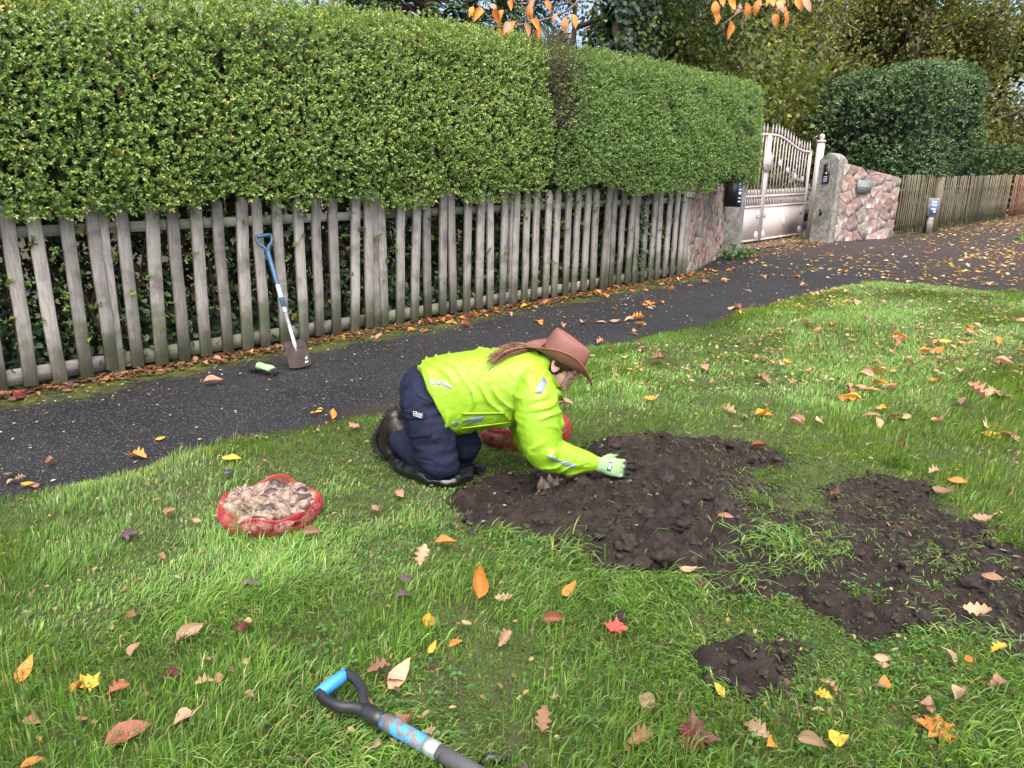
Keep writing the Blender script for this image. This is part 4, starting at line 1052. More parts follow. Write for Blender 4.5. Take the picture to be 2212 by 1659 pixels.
tree('oak_tree', 'pale-trunked yellow green tree rising behind the entrance bush', bx(1720, 13.5), 3.5, (.05, 0, 1), 3.2, .34, 3, 14, .38, .15, .10, OAK, 12, bark=m_barkp, group=TR, nch=4, grav=-.01, spread=.9, shrink=.68)
tree('oak_tree', 'yellowing tree at the right edge above the low dark hedge', (34., 12.5), 3.6, (0, 0, 1), 3.4, .3, 3, 15, .38, .2, .13, OAK, 22, group=TR, nch=4, grav=-.03, spread=.95, shrink=.68)
tree('oak_tree', 'dense olive tree far behind the clipped evergreen', (27., 17.), 3.0, (0, 0, 1), 3.6, .3, 3, 15, .42, .22, .15, OAK, 23, group=TR, nch=4, grav=-.03, spread=.95, shrink=.68)
tree('oak_tree', 'olive tree with low limbs at the right edge over the far fence', (38., 9.6), 2.4, (0, 0, 1), 3.0, .26, 3, 15, .40, .22, .15, OAK, 25, group=TR, nch=4, grav=-.03, spread=.95, shrink=.68)
tree('oak_tree', 'yellow olive tree far off at the right edge of the picture', (43., 17.), 3.0, (0, 0, 1), 4.0, .3, 3, 15, .46, .26, .18, OAK, 24, group=TR, nch=4, grav=-.03, spread=.95, shrink=.68)
tree('birch_tree', 'sparse brown leaved tree far behind the middle of the tall hedge', bx(690, 15), 3.0, (0, 0, 1), 2.6, .16, 3, 7, .3, .09, .06, YEL, 32, bark=m_barkp, group=TR, nch=4, grav=.0)
tree('bare_tree', 'dark open-branched tree with scattered leaves left of the ivy trunks', bx(1180, 12), 2.4, (.05, -.05, 1), 2.7, .15, 3, 5, .2, .11, .06, GRN, 42, group=TR, nch=4, grav=-.05, spread=1.0)
tree('bare_tree', 'tree with drooping dark branches right of the ivy trunks', bx(1500, 13), 3.4, (.0, 0, 1), 3.0, .16, 3, 5, .22, .12, .07, [(.13, .11, .03), (.07, .08, .025), (.05, .06, .02)], 52, group=TR, nch=4, grav=-.09, spread=1.0)
tree('birch_tree', 'slender pale birch trunk beside the entrance bush', bx(1515, 11), 6.5, (.02, 0, 1), 1.8, .07, 2, 4, .2, .08, .05, YEL, 62, bark=m_barkp, group=TR, nch=3)
# ivy covered trunks
def ivytrunk(px, Y, rad, label, seed, lean):
    r = np.random.default_rng(seed); b = bx(px, Y); base = np.array([b[0], b[1], gz(b[0])]); t = thing('ivy_clad_tree', label, 'tree', base, TR)
    pts = wander(base - np.array([0, 0, .2]), (lean, 0, 1), 8.5, 10, .03, r); R = np.linspace(rad * 1.1, rad * .75, 11); mb = MB(); mb.tube(pts, R, 12, cap=False)
    tips = []
    for k in range(5): a = r.uniform(0, 2 * PI); limbs(mb, pts[int(r.integers(5, 11))], (math.cos(a), math.sin(a), .25), 1.6, rad * .14, 2, r, tips, nch=4, grav=-.04)
    mb.build('trunk', m_bark, t, True)
    n = 5200; k = r.random(n) * 9.99; i = k.astype(int); f = (k - i)[:, None]; c = pts[i] * (1 - f) + pts[i + 1] * f; a = r.uniform(0, 2 * PI, n)
    out = np.stack([np.cos(a), np.sin(a), np.zeros(n)], 1); bare = vnoise(np.column_stack([np.cos(a) * .6, np.sin(a) * .6, c[:, 2]]), 1.5, seed) < -.35
    P = c + out * (rad * .95 + np.abs(r.normal(0, .10, n)))[:, None]; P = P[~bare]; out = out[~bare]; n = len(P)
    ml = MB(); leaves(ml, P, out * .3 + np.column_stack([r.normal(0, .4, n), r.normal(0, .4, n), np.full(n, -.7)]), out + r.normal(0, .3, (n, 3)) + np.array([0, 0, .3]), .11, .095, pick([(.045, .085, .045, 3), (.03, .06, .035, 3), (.07, .12, .06, 1)], n, r), True, .12)
    tag(ml.build('ivy', m_dleaf, t, False, True), kind='stuff')
    ml = MB(); leafcrown(ml, tips, 12, .25, .12, .07, GRN, r); tag(ml.build('crown', m_tleaf, t, False, True), kind='stuff')
ivytrunk(1328, 9.2, .24, 'ivy clad dark trunk, the left of the pair behind the hedge', 5, -.01)
ivytrunk(1400, 9.0, .22, 'ivy clad trunk, the right of the pair behind the hedge', 6, .02)
# conifer with drooping fronds
def conifer(px, Y, H, rb, label, seed, n=1500, z0=1.2):
    r = np.random.default_rng(seed); b = bx(px, Y); base = np.array([b[0], b[1], gz(b[0])]); t = thing('conifer_tree', label, 'tree', base, TR)
    mb = MB(); mb.tube([base, base + np.array([0, 0, H])], [.22, .03], 8, cap=False); ml = MB()
    h = z0 + (H - z0) * r.random(n) ** 1.1; a = r.uniform(0, 2 * PI, n); rr = rb * (1 - (h - z0) / (H - z0)) ** .8 * r.uniform(.35, 1.05, n)
    o_ = np.stack([np.cos(a), np.sin(a), np.zeros(n)], 1); P = base + o_ * rr[:, None] + np.column_stack([np.zeros(n), np.zeros(n), h])
    for k in range(0, n, 6): mb.tube([base + np.array([0, 0, h[k]]), P[k]], [.03, .008], 4, cap=False)
    mb.build('trunk', m_bark, t, True)
    # each frond: a drooping spine with two rows of scale sprays
    base_c = pick([(.045, .085, .03, 3), (.06, .11, .035, 2), (.03, .06, .025, 3)], n, r); m = 9
    sd_ = np.cross(o_, [0, 0, 1.])
    for j in range(m):
        t_ = j / m; c = P + o_ * (t_ * .42) + np.array([0, 0, -1.]) * (t_ ** 1.6 * .34) + r.normal(0, .015, (n, 3))
        for q in (-1, 1):
            L = .17 * (1 - .5 * t_) * r.uniform(.8, 1.2, n)
            leaves(ml, c, o_ * .55 + sd_ * q * .8 + np.array([0, 0, -.45]), np.array([0, 0, 1.]) + o_ * .4 + r.normal(0, .15, (n, 3)), L, L * .32, base_c * (1 + .35 * t_), False, .15)
    tag(ml.build('crown', m_conif, t, False, True), kind='stuff')
conifer(930, 9.2, 9.0, 2.3, 'dark green cypress with drooping fronds behind the tall hedge', 71, 1500)
conifer(1075, 11.5, 8.0, 1.7, 'shadowy cypress with ragged fronds behind the hanging orange leaves', 72, 800)
conifer(1450, 10.0, 4.6, 1.7, 'low dark yew bush between the ivy trunks and the entrance bush', 73, 900, .6)
# the big leaved bush behind the gate
def bush(label, c, size, nst, nleaf, L, W, pal, seed, name='leafy_bush', hexa=True, stem=m_twig):
    r = np.random.default_rng(seed); base = np.array([c[0], c[1], gz(c[0])]); t = thing(name, label, 'bush', base); mb = MB(); tips = []
    for i in range(nst):
        a = r.uniform(0, 2 * PI); p = base + np.array([math.cos(a) * .4 * size[0] * .4, math.sin(a) * .4 * size[1] * .4, 0])
        d = np.array([math.cos(a) * size[0] / size[2] * r.uniform(.1, .8), math.sin(a) * size[1] / size[2] * r.uniform(.1, .8), 1.])
        pts = wander(p, d, size[2] * r.uniform(.8, 1.08), 9, .10, r, -.02); mb.tube(pts, np.linspace(.028, .004, 10), 5, cap=False); tips.append(pts[2:])
        for k in range(3):
            q = int(r.integers(3, 8)); p2 = wander(pts[q], pts[q] - pts[q - 1] + r.normal(0, .35, 3), size[2] * .3, 5, .15, r, -.05); mb.tube(p2, np.linspace(.010, .003, 6), 4, cap=False); tips.append(p2)
    tag(mb.build('stems', stem, t), kind='stuff')
    T = np.concatenate(tips); idx = r.integers(0, len(T), nleaf); P = T[idx] + r.normal(0, .17, (nleaf, 3)); P = P[(P[:, 1] > 8.15) | (P[:, 0] > 20)]; nleaf = len(P)
    out = nrm(P - (base + np.array([0, 0, size[2] * .45])))
    D = out * .5 + r.normal(0, .5, (nleaf, 3)) + np.array([0, 0, -.75]); Nn = out * .6 + r.normal(0, .4, (nleaf, 3)) + np.array([0, 0, .7])
    ml = MB(); leaves(ml, P, D, Nn, L * r.uniform(.65, 1.2, nleaf), W * r.uniform(.7, 1.2, nleaf), pick(pal, nleaf, r), hexa, .15, .12); tag(ml.build('crown', m_tleaf, t, False, True), kind='stuff')
    return t
LIME = [(.155, .21, .05, 4), (.115, .165, .042, 5), (.22, .255, .06, 2.5), (.34, .32, .09, .7), (.08, .115, .032, 3)]
bush('tall many-stemmed bush with yellow green leaves behind the gate', (16.6, 9.5), (5.2, 1.5, 5.2), 70, 17000, .13, .115, LIME, 81)
bush('yellow green bush at the far end of the clipped hedge, left of the gate', (13.0, 9.4), (2.6, 1.3, 4.6), 30, 6500, .12, .105, LIME, 82)
# clipped evergreen over the right wall
r = np.random.default_rng(91); t = thing('hedge', 'dark green clipped evergreen bulging over the right stone wall', 'hedge', (20.6, 7.3, gz(20.6)))
mb = MB(); n = 10000; P = nrm(r.normal(size=(n, 3))); P = np.sign(P) * np.abs(P) ** .62; P = P / np.maximum(1, np.abs(P).max(1, keepdims=True))
c = np.array([21.5, 7.7, gz(20.6) + 2.4]); sz = np.array([3.15, 1.75, 1.55]); k = (P[:, 1] < .55); P = P[k]; n = len(P)
B = c + P * sz * (1 + .05 * fbm(P, 3, 5)[:, None] + .13 * fbm(P, 1.3, 15, 2)[:, None]) * (1 - r.exponential(.02, (n, 1))); B[:, 2] += S * (B[:, 0] - 20.6) + .25 * np.clip((B[:, 0] - 20), 0, 3) * .4
D = P * np.array([.6, 1, 1]) + r.normal(0, .5, (n, 3)) + np.array([0, 0, .3])
sprigs(mb, B, D, 6, .13, .085, .045, [(.07, .125, .048, 3), (.09, .155, .06, 3), (.05, .092, .04, 3), (.13, .20, .085, 1)], False, r)
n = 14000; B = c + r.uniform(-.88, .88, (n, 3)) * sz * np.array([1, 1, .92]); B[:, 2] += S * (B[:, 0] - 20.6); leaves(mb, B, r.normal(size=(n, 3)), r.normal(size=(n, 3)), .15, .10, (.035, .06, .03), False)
tag(mb.build('foliage', m_dleaf, t, False, True), kind='stuff')
mb = MB()
for i in range(26):
    xx = r.uniform(19.2, 24); p = np.array([xx, 7.6 + r.uniform(-.2, .8), gz(xx)]); mb.tube(wander(p, (0, -.05, 1), 2.0, 5, .12, r), np.linspace(.04, .02, 6), 5, cap=False)
tag(mb.build('stems', m_twig, t), kind='stuff')
# low dark hedge and shrub painted pale as if sunlit behind the far fence
r = np.random.default_rng(93); t = thing('hedge', 'low dark evergreen hedge showing over the far brown fence', 'hedge', (31, 7.2, gz(31)))
mb = MB(); n = 5200; x = r.uniform(24.8, 42, n); y = 6.35 + r.random(n) ** 2 * 1.6; B = np.column_stack([x, y, gz(x) + .9 + 1.25 * r.random(n) ** .6 + .15 * vnoise(np.column_stack([x, y]), .8, 2)])
sprigs(mb, B, np.column_stack([r.normal(0, .4, n), np.full(n, -.5), r.normal(.5, .4, n)]), 6, .16, .14, .06, [(.05, .09, .03, 4), (.035, .07, .025, 4), (.10, .13, .04, .7)], False, r)
tag(mb.build('foliage', m_dleaf, t, False, True), kind='stuff')
bush('pale straw coloured twiggy shrub with sunlight put into its colour, behind the low dark hedge', (46, 10.6), (7, 3, 4.6), 60, 9000, .16, .05, [(.42, .38, .24, 3), (.33, .30, .18, 3), (.24, .22, .13, 2)], 95, hexa=False, stem=m_twigp)
# small white house glimpsed behind the pillar
m_render = M('white_render', (.68, .68, .66), (.76, .76, .75), scale=3, rough=.8)
m_roof = M('roof_slate', (.09, .095, .10), (.14, .145, .15), scale=6, rough=.7)
m_pane = M('window_glass', (.03, .035, .04), rough=.08)
hb = np.array([31.0, 15.5]); hz_ = gz(hb[0]); t = thing('house', 'white rendered house glimpsed between the bush and the clipped evergreen', 'house', (*hb, hz_))
mb = MB(); mb.box((*hb, hz_ + 1.9), (7, 5, 3.8)); mb.build('wall', m_render, t)
mb = MB(); mb.add([[hb[0]-3.8, hb[1]-2.9, hz_+3.8], [hb[0]+3.8, hb[1]-2.9, hz_+3.8], [hb[0]+3.8, hb[1]+2.9, hz_+3.8], [hb[0]-3.8, hb[1]+2.9, hz_+3.8], [hb[0]-3.0, hb[1], hz_+5.6], [hb[0]+3.0, hb[1], hz_+5.6]], [np.array([[0,1,5,4],[2,3,4,5],[3,2,1,0]]), np.array([[1,2,5],[3,0,4]])]); mb.build('roof', m_roof, t)
for xx in (-2.2, 0.2, 2.3):
    mb = MB(); mb.box((hb[0] + xx, hb[1] - 2.52, hz_ + 2.2), (1.1, .06, 1.2)); o = mb.build('window', m_render, t)
    mb = MB(); mb.box((hb[0] + xx, hb[1] - 2.56, hz_ + 2.2), (.95, .04, 1.05)); p_ = mb.build('pane', m_pane); p_.parent = o
# distant wood closing the view
r = np.random.default_rng(97); mb = MB(); nT = 60
cx = r.uniform(-14, 75, nT); cy = r.uniform(24, 38, nT); hh = r.uniform(6, 11, nT)
for i in range(nT):
    n = 620; P = nrm(r.normal(size=(n, 3))) * r.random((n, 1)) ** .45 * np.array([2.8, 2.4, hh[i] * .45]) + np.array([cx[i], cy[i], gz(cx[i]) * .6 + hh[i] * .5])
    leaves(mb, P, r.normal(size=(n, 3)), r.normal(size=(n, 3)), .75, .5, pick([[(.05, .075, .025), (.035, .055, .02)], [(.14, .13, .04), (.10, .10, .03)], [(.07, .09, .03), (.05, .06, .02)]][int(r.integers(3))], n, r), False)
    mb.tube([[cx[i], cy[i], gz(cx[i]) * .6 - .5], [cx[i], cy[i], gz(cx[i]) * .6 + hh[i] * .6]], [.22, .1], 5, cap=False, col=(.05, .04, .03))
tag(mb.build('distant_wood', m_tleaf, None, False, True), 'far-off mixed wood closing the view behind the gardens', 'wood', kind='stuff')

# ------------------------------------------------------------------ the kneeling person
from mathutils.bvhtree import BVHTree
PBX, PBY = 2.0, 2.5
PANG = math.atan2(-.6874, .7263)
PZ = gz(PBX) + .03
person = thing('person', 'person in neon yellow jacket, navy trousers and brown hat kneeling beside the dug bed', 'person', (PBX, PBY, PZ))
person.rotation_euler = (0, 0, PANG)
PR = rotz(PANG)
def plocal(pts): return (np.asarray(pts, float) - np.array([PBX, PBY, PZ])) @ PR        # world -> person frame
def pobj(name, me, mats, parent=person, smooth=True):
    o = bpy.data.objects.new(name, me); COL.objects.link(o); o.parent = parent
    if len(me.materials) == 0: setmats(o, mats)
    if smooth: me.polygons.foreach_set('use_smooth', np.ones(len(me.polygons), bool))
    return o
def ellip(mb, c, rad, R=None, n=16):
    V, F = ICO2; V = V * np.asarray(rad)
    if R is not None: V = V @ np.asarray(R).T
    mb.add(V + np.asarray(c), F)
def loft(mb, rings, seg=28, power=2.3):
    """rings: centre, direction of the long axis, half sizes a (along it) and b (across, along v)"""
    V = []; a = np.linspace(0, 2 * PI, seg, endpoint=False)
    ca = np.sign(np.cos(a)) * np.abs(np.cos(a)) ** (2 / power); sa = np.sign(np.sin(a)) * np.abs(np.sin(a)) ** (2 / power)
    for c, d, A, B in rings:
        d = nrm(np.array([d[0], 0, d[1]])); V.append(np.array(c) + d * (ca * A)[:, None] + np.array([0, 1., 0]) * (sa * B)[:, None])
    n = len(V); V = np.concatenate(V); i = np.arange(n - 1)[:, None] * seg; j = np.arange(seg)[None]; j2 = (j + 1) % seg
    F = np.stack([i + j, i + seg + j, i + seg + j2, i + j2], -1).reshape(-1, 4)
    V = np.vstack([V, [rings[0][0]], [rings[-1][0]]]); c0 = n * seg; jj = np.arange(seg); k2 = (jj + 1) % seg
    mb.add(V, [F, np.concatenate([np.stack([np.full(seg, c0), jj, k2], 1), np.stack([np.full(seg, c0 + 1), (n-1)*seg + k2, (n-1)*seg + jj], 1)])])
def limb(mb, pts, seg=16):
    pts = np.array(pts, float)
    # resample smoothly
    t = np.concatenate([[0], np.cumsum(np.linalg.norm(np.diff(pts[:, :3], axis=0), axis=1))]); tt = np.linspace(0, t[-1], len(pts) * 4)
    q = np.column_stack([np.interp(tt, t, pts[:, k]) for k in range(4)])
    for _ in range(2): q[1:-1] = (q[:-2] + 2 * q[1:-1] + q[2:]) / 4
    mb.tube(q[:, :3], q[:, 3], seg, hint=(.31, .92, .2)); ellip(mb, q[0, :3], (q[0, 3],) * 3); ellip(mb, q[-1, :3], (q[-1, 3],) * 3)

m_skin = M('skin', (.55, .34, .27), (.60, .39, .32), scale=20, rough=.5, c3=(.52, .25, .20), s3=9, lo3=.5, hi3=.75)
m_jacket = M('neon_jacket', (.225, .415, .018), (.25, .45, .022), scale=9, rough=.45, bump=.0015, bscale=55)
m_navyc = M('navy_trousers', (.0065, .0095, .028), (.010, .014, .038), scale=30, rough=.8, bump=.001, bscale=400, spec=.25)
m_hat = M('brown_hat_leather', (.165, .064, .048), (.205, .083, .063), scale=7, rough=.62, bump=.0012, bscale=120, c3=(.25, .11, .086), s3=4, lo3=.5, hi3=.8)
m_hatd = M('dark_braid', (.06, .03, .025), (.09, .05, .04), scale=40, rough=.7)
m_hair = M('brown_hair', (.10, .045, .022), (.24, .13, .07), scale=60, rough=.45, stretch=(1, 1, 1))
m_hairr = M('dark_hair', (.022, .014, .010), (.05, .03, .02), scale=60, rough=.45)
m_refl = M('reflective_tape', (.17, .21, .36), (.22, .27, .44), scale=25, rough=.35, metal=.1)
m_boot = M('boot_leather', (.010, .0085, .008), (.018, .015, .013), scale=12, rough=.35, bump=.001, bscale=90)
m_sole = M('boot_sole', (.014, .014, .014), (.03, .028, .026), scale=25, rough=.85, bump=.002, bscale=60)
m_tan = M('tan_welt', (.022, .018, .015), rough=.7)
m_glove = Mleaf('glove_knit', .8, .0, .2)
m_lining = M('collar_lining', (.03, .033, .045), rough=.8)
m_bag = M('black_plastic_bag', (.004, .004, .005), (.007, .007, .008), scale=6, rough=.13, bump=.004, bscale=34, spec=.8)

HF = np.array([.8926, 0, -.4508]); HU = np.array([.4508, 0, .8926]); HV = np.array([0, 1., 0])
HM = np.stack([HF, HV, HU], 1)
HC = np.array([.505, 0, .565])
def hd(p): return HC + HM @ np.asarray(p, float)
RH = HM
# body: one continuous skin from head to feet
mb = MB()
for c, r_ in (((-.012, 0, .025), (.092, .072, .088)), ((.033, 0, -.03), (.056, .056, .075)), ((.034, 0, -.074), (.046, .046, .036)), ((.068, 0, -.094), (.020, .022, .018)), ((.086, 0, -.050), (.011, .022, .007)), ((.083, 0, -.064), (.011, .019, .007)), ((.074, 0, .026), (.018, .046, .014)), ((.056, .034, -.02), (.026, .024, .026)), ((.056, -.034, -.02), (.026, .024, .026)), ((.094, .011, -.024), (.012, .009, .009)), ((.094, -.011, -.024), (.012, .009, .009))):
    ellip(mb, hd(c), r_, RH)
limb(mb, [[*hd((.082, 0, .016)), .008], [*hd((.098, 0, -.004)), .010], [*hd((.106, 0, -.020)), .0125]])
for q in (-1, 1):
    a = np.linspace(0, 2 * PI, 13); pts = np.array([hd((-.024 + .019 * math.cos(b) - .004 * math.sin(b), q * (.073 + .006 * math.cos(b + 2.6)), -.008 + .031 * math.sin(b))) for b in a])
    mb.tube(pts, .0055, 8); ellip(mb, hd((-.022, q * .070, -.008)), (.016, .006, .026), RH)
limb(mb, [[*hd((-.01, 0, -.02)), .055], [.455, 0, .53, .052], [.40, 0, .50, .065]])
limb(mb, [[.40, 0, .48, .09], [.25, .02, .44, .12], [.10, .04, .41, .12], [-.06, .06, .40, .12]])
limb(mb, [[.385, -.13, .50, .05], [.405, -.22, .35, .045], [.42, -.235, .235, .04], [.55, -.215, .18, .034], [.64, -.2, .154, .028], [.675, -.2, .147, .028]])
limb(mb, [[.39, .14, .49, .05], [.36, .21, .30, .045], [.345, .21, .22, .04], [.365, .165, .09, .028], [.375, .155, .065, .028]])
limb(mb, [[-.10, -.01, .38, .09], [-.075, -.07, .22, .075], [-.03, -.115, .08, .05], [-.16, .02, .11, .045], [-.262, .125, .15, .036], [-.295, .155, .17, .028]])
limb(mb, [[-.08, .14, .38, .09], [.0, .13, .22, .075], [.075, .11, .08, .05], [-.05, .24, .11, .045], [-.16, .355, .15, .036], [-.195, .395, .17, .028]])
me = remesh(mb, 'body', .0060, 3, .5); pobj('body', me, m_skin)
for q in (-1, 1):
    mb = MB(); ellip(mb, hd((.072, q * .030, .004)), (.0115,) * 3); me = mb.mesh('eye', True); pobj('eye', me, M('eye_white', (.7, .68, .66), rough=.2) if 'eye_white' not in MATS else MATS['eye_white'])

# jacket
JR = [((-.053, .05, .378), (.47, -.88), .20, .205), ((.0, .045, .395), (.36, -.93), .195, .20), ((.06, .04, .41), (.24, -.97), .19, .195), ((.18, .02, .425), (.08, -1), .186, .19), ((.28, .01, .447), (0, -1), .178, .195), ((.355, 0, .482), (-.06, -1), .145, .185), ((.405, 0, .515), (-.25, -.95), .105, .14), ((.44, 0, .54), (-.35, -.9), .072, .085)]
mb = MB(); loft(mb, JR)
limb(mb, [[.375, -.11, .505, .085], [.395, -.175, .455, .098], [.405, -.225, .36, .097], [.412, -.24, .265, .093], [.43, -.24, .215, .088], [.49, -.232, .192, .080], [.56, -.22, .176, .066], [.61, -.208, .163, .052], [.652, -.2, .152, .0425]], 20)
limb(mb, [[.38, .12, .495, .085], [.385, .19, .41, .092], [.35, .225, .28, .085], [.345, .20, .19, .070], [.362, .168, .095, .045]], 20)
me = remesh(mb, 'jacket', .0072, 4, .5)
V = getco(me); Nn = getno(me)
arm = sstep(-.13, -.19, V[:, 1]) * sstep(.30, .36, V[:, 0]) 
wp = vnoise(V, 4, 3) * 1.9 + vnoise(V, 9, 4) * .7
fold = np.abs(np.sin(PI * (V[:, 0] * 12 + V[:, 2] * 5 + V[:, 1] * 2 + wp))); fold = (1 - fold) ** 2 * np.clip(.1 + 1.6 * vnoise(V, 7, 7), 0, 1.3)
fold2 = np.abs(np.sin(PI * (V[:, 2] * 17 - V[:, 0] * 7 + vnoise(V, 6, 13) * 1.9 + vnoise(V, 13, 14) * .7))); fold2 = (1 - fold2) ** 2 * np.clip(.15 + 1.6 * vnoise(V, 9, 17), 0, 1.3)
elb = np.exp(-((V - np.array([.43, -.24, .22])) ** 2).sum(1) / .006) + .6 * np.exp(-((V - np.array([.39, -.17, .44])) ** 2).sum(1) / .006)
hem = np.exp(-((V[:, 0] + .02) / .1) ** 2)
d = (fold - .15) * (.016 * (1 - arm)) + (fold2 - .15) * (.004 + .011 * arm + .010 * elb) + .0012 * vnoise(V, 30, 9) + .006 * vnoise(V, 9, 10) + .001 * vnoise(V, 70, 12)
# gathered cuff of the reaching sleeve
tc_ = (V - np.array([.61, -.208, .163])) @ nrm(np.array([.042, .008, -.011])); cuff = (arm > .5) & (tc_ > -.005) & (tc_ < .045)
ang = np.arctan2(V[:, 2] - .158, V[:, 1] + .203); d = np.where(cuff, .0022 * np.sin(ang * 16) * (tc_ < .025), d)
V = V + Nn * d[:, None]
setco(me, V); jacket = pobj('jacket', me, m_jacket)
def bvh_of(me):
    return BVHTree.FromPolygons([tuple(v) for v in getco(me)], [tuple(p.vertices) for p in me.polygons])
BJ = bvh_of(me)
CAMP = plocal(np.array([[0, 0, CAMH]]))[0]
Zc = lambda x, y: ((850 + x * .3617) / 1.1302, (760 + y * .3617) / 1.1302)
def castpatch(bvh, quad, nx, ny, off, th=0.0):
    """a panel sewn on the cloth: follows the surface it lies on"""
    quad = [np.array(q, float) for q in quad]; pts = []; nor = []
    for j in range(ny + 1):
        for i in range(nx + 1):
            a, b = i / nx, j / ny; p = (quad[0] * (1 - a) + quad[1] * a) * (1 - b) + (quad[3] * (1 - a) + quad[2] * a) * b
            dr = nrm(ray(*p) @ PR); loc, no, _, _ = bvh.ray_cast(Vector(CAMP), Vector(dr))
            if loc is None: return None
            no = np.array(no); no = no if no @ dr < 0 else -no
            pts.append(np.array(loc)); nor.append(no)
    pts = np.array(pts); nor = np.array(nor); k = len(pts)
    V = np.vstack([pts + nor * off, pts - nor * .003]); i = (np.arange(ny)[:, None] * (nx + 1) + np.arange(nx)[None]).ravel()
    F = [np.stack([i, i + nx + 1, i + nx + 2, i + 1], 1)]
    edge = list(range(nx + 1)) + [(nx + 1) * j + nx for j in range(1, ny + 1)] + [(nx + 1) * ny + i_ for i_ in range(nx - 1, -1, -1)] + [(nx + 1) * j for j in range(ny - 1, 0, -1)]
    e2 = edge[1:] + edge[:1]; F.append(np.array([[a, b, b + k, a + k] for a, b in zip(edge, e2)]))
    mb = MB(); mb.add(V, F); return mb
for quad in ([(545, 465), (565, 465), (588, 495), (565, 495)], [(583, 470), (612, 471), (628, 499), (600, 497)], [(620, 470), (675, 480), (702, 525), (640, 500)],
             [(703, 755), (745, 740), (742, 764), (712, 778)], [(765, 736), (815, 728), (808, 740), (770, 743)], [(826, 722), (920, 708), (900, 735), (806, 765)],
             [(1318, 440), (1340, 480), (1305, 558), (1260, 548)], [(1335, 970), (1372, 974), (1448, 1015), (1395, 1016)], [(1425, 1020), (1478, 1012), (1520, 1032), (1475, 1045)], [(1490, 1040), (1520, 1030), (1542, 1040), (1520, 1058)]):
    p = castpatch(BJ, [Zc(*q) for q in quad], 8, 4, .0022)
    if p: pobj('reflective_strip', p.mesh('reflective_strip', True), m_refl, jacket)
p = castpatch(BJ, [Zc(*q) for q in [(770, 684), (1055, 680), (1060, 692), (772, 697)]], 20, 2, .005)
if p: pobj('pocket_flap', p.mesh('pocket_flap', True), m_jacket, jacket)
for quad in ([(1118, 612), (1126, 612), (1235, 560), (1230, 555)], [(500, 590), (500, 594), (1120, 606), (1120, 602)], [(715, 795), (716, 799), (1100, 752), (1100, 748)], [(1380, 575), (1384, 577), (1360, 660), (1356, 658)]):
    p = castpatch(BJ, [Zc(*q) for q in quad], 24, 1, .0018)
    if p: pobj('seam', p.mesh('seam', True), MATS.get('seam_yellow') or M('seam_yellow', (.42, .72, .02), rough=.6), jacket)
# collar: outer shell, dark lining
def collar(off, mat, name, par):
    V = []; nA = 30; rows = [(-.045, 1.16), (-.02, 1.08), (.002, 1.02), (.014, 1.03)]
    ax = nrm(np.array([.80, 0, .60])); A = nrm(np.array([.60, 0, -.80])); c0 = np.array([.440, 0, .540])
    for dz, sc in rows:
        for i in range(nA):
            th = .42 + (2 * PI - .84) * i / (nA - 1)          # open at the throat
            V.append(c0 + ax * dz + (A * math.cos(th) * .100 + np.array([0, 1., 0]) * math.sin(th) * .088) * (sc + off) + A * (.012 if math.cos(th) > .6 else 0))
    i = (np.arange(3)[:, None] * nA + np.arange(nA - 1)[None]).ravel(); mb = MB(); mb.add(np.array(V), np.stack([i, i + 1, i + nA + 1, i + nA], 1))
    o = pobj(name, mb.mesh(name, True), mat, par); m_ = o.modifiers.new('s', 'SOLIDIFY'); m_.thickness = .004; return o
collar(.04, m_jacket, 'collar', jacket); collar(-.02, m_lining, 'collar_lining', jacket)
mb = MB(); mb.add([[.47, -.085, .475], [.50, -.075, .455], [.525, -.06, .40], [.485, -.08, .405], [.50, -.05, .425]], [np.array([[0, 1, 2, 3]]), np.array([[1, 4, 2]])]); o = pobj('collar_flap', mb.mesh('collar_flap'), m_jacket, jacket, False); m_ = o.modifiers.new('s', 'SOLIDIFY'); m_.thickness = .005
mb = MB(); mb.box((.617, -.205, .205), (.03, .035, .008), roty(.25)); pobj('cuff_tab', mb.mesh('cuff_tab'), m_jacket, jacket, False)

# trousers
mb = MB()
ellip(mb, (-.105, .06, .395), (.145, .185, .135), roty(.5))
limb(mb, [[-.115, -.03, .36, .118], [-.085, -.07, .24, .108], [-.055, -.10, .15, .096], [-.03, -.12, .082, .080], [-.10, -.04, .098, .078], [-.18, .04, .122, .072], [-.245, .105, .142, .066]], 20)
limb(mb, [[-.09, .16, .36, .118], [-.02, .14, .24, .108], [.03, .125, .15, .096], [.07, .11, .085, .080], [.0, .19, .098, .078], [-.08, .28, .122, .072], [-.145, .345, .142, .066]], 20)
me = remesh(mb, 'trousers', .0078, 4, .5)
V = getco(me); Nn = getno(me)
knee = np.exp(-((V - np.array([-.07, -.09, .14])) ** 2).sum(1) / .012); hipf = np.exp(-((V - np.array([-.06, -.10, .36])) ** 2).sum(1) / .01)
f1 = 1 - np.abs(vnoise(V * np.array([.5, .6, 1.0]) + .02 * vnoise(V, 10, 2)[:, None], 24, 15)); f2 = 1 - np.abs(vnoise(V * np.array([1., .6, .3]), 22, 18))
d = (f1 - .5) * (.006 + .012 * knee + .012 * hipf) + (f2 - .5) * .007 + .006 * vnoise(V, 11, 16) + .002 * vnoise(V, 50, 17)
V = V + Nn * d[:, None]; setco(me, V); trousers = pobj('trousers', me, m_navyc); BT = bvh_of(me)
Z9 = lambda x, y: ((880 + x * .36765) / 1.1302, (860 + y * .36765) / 1.1302)
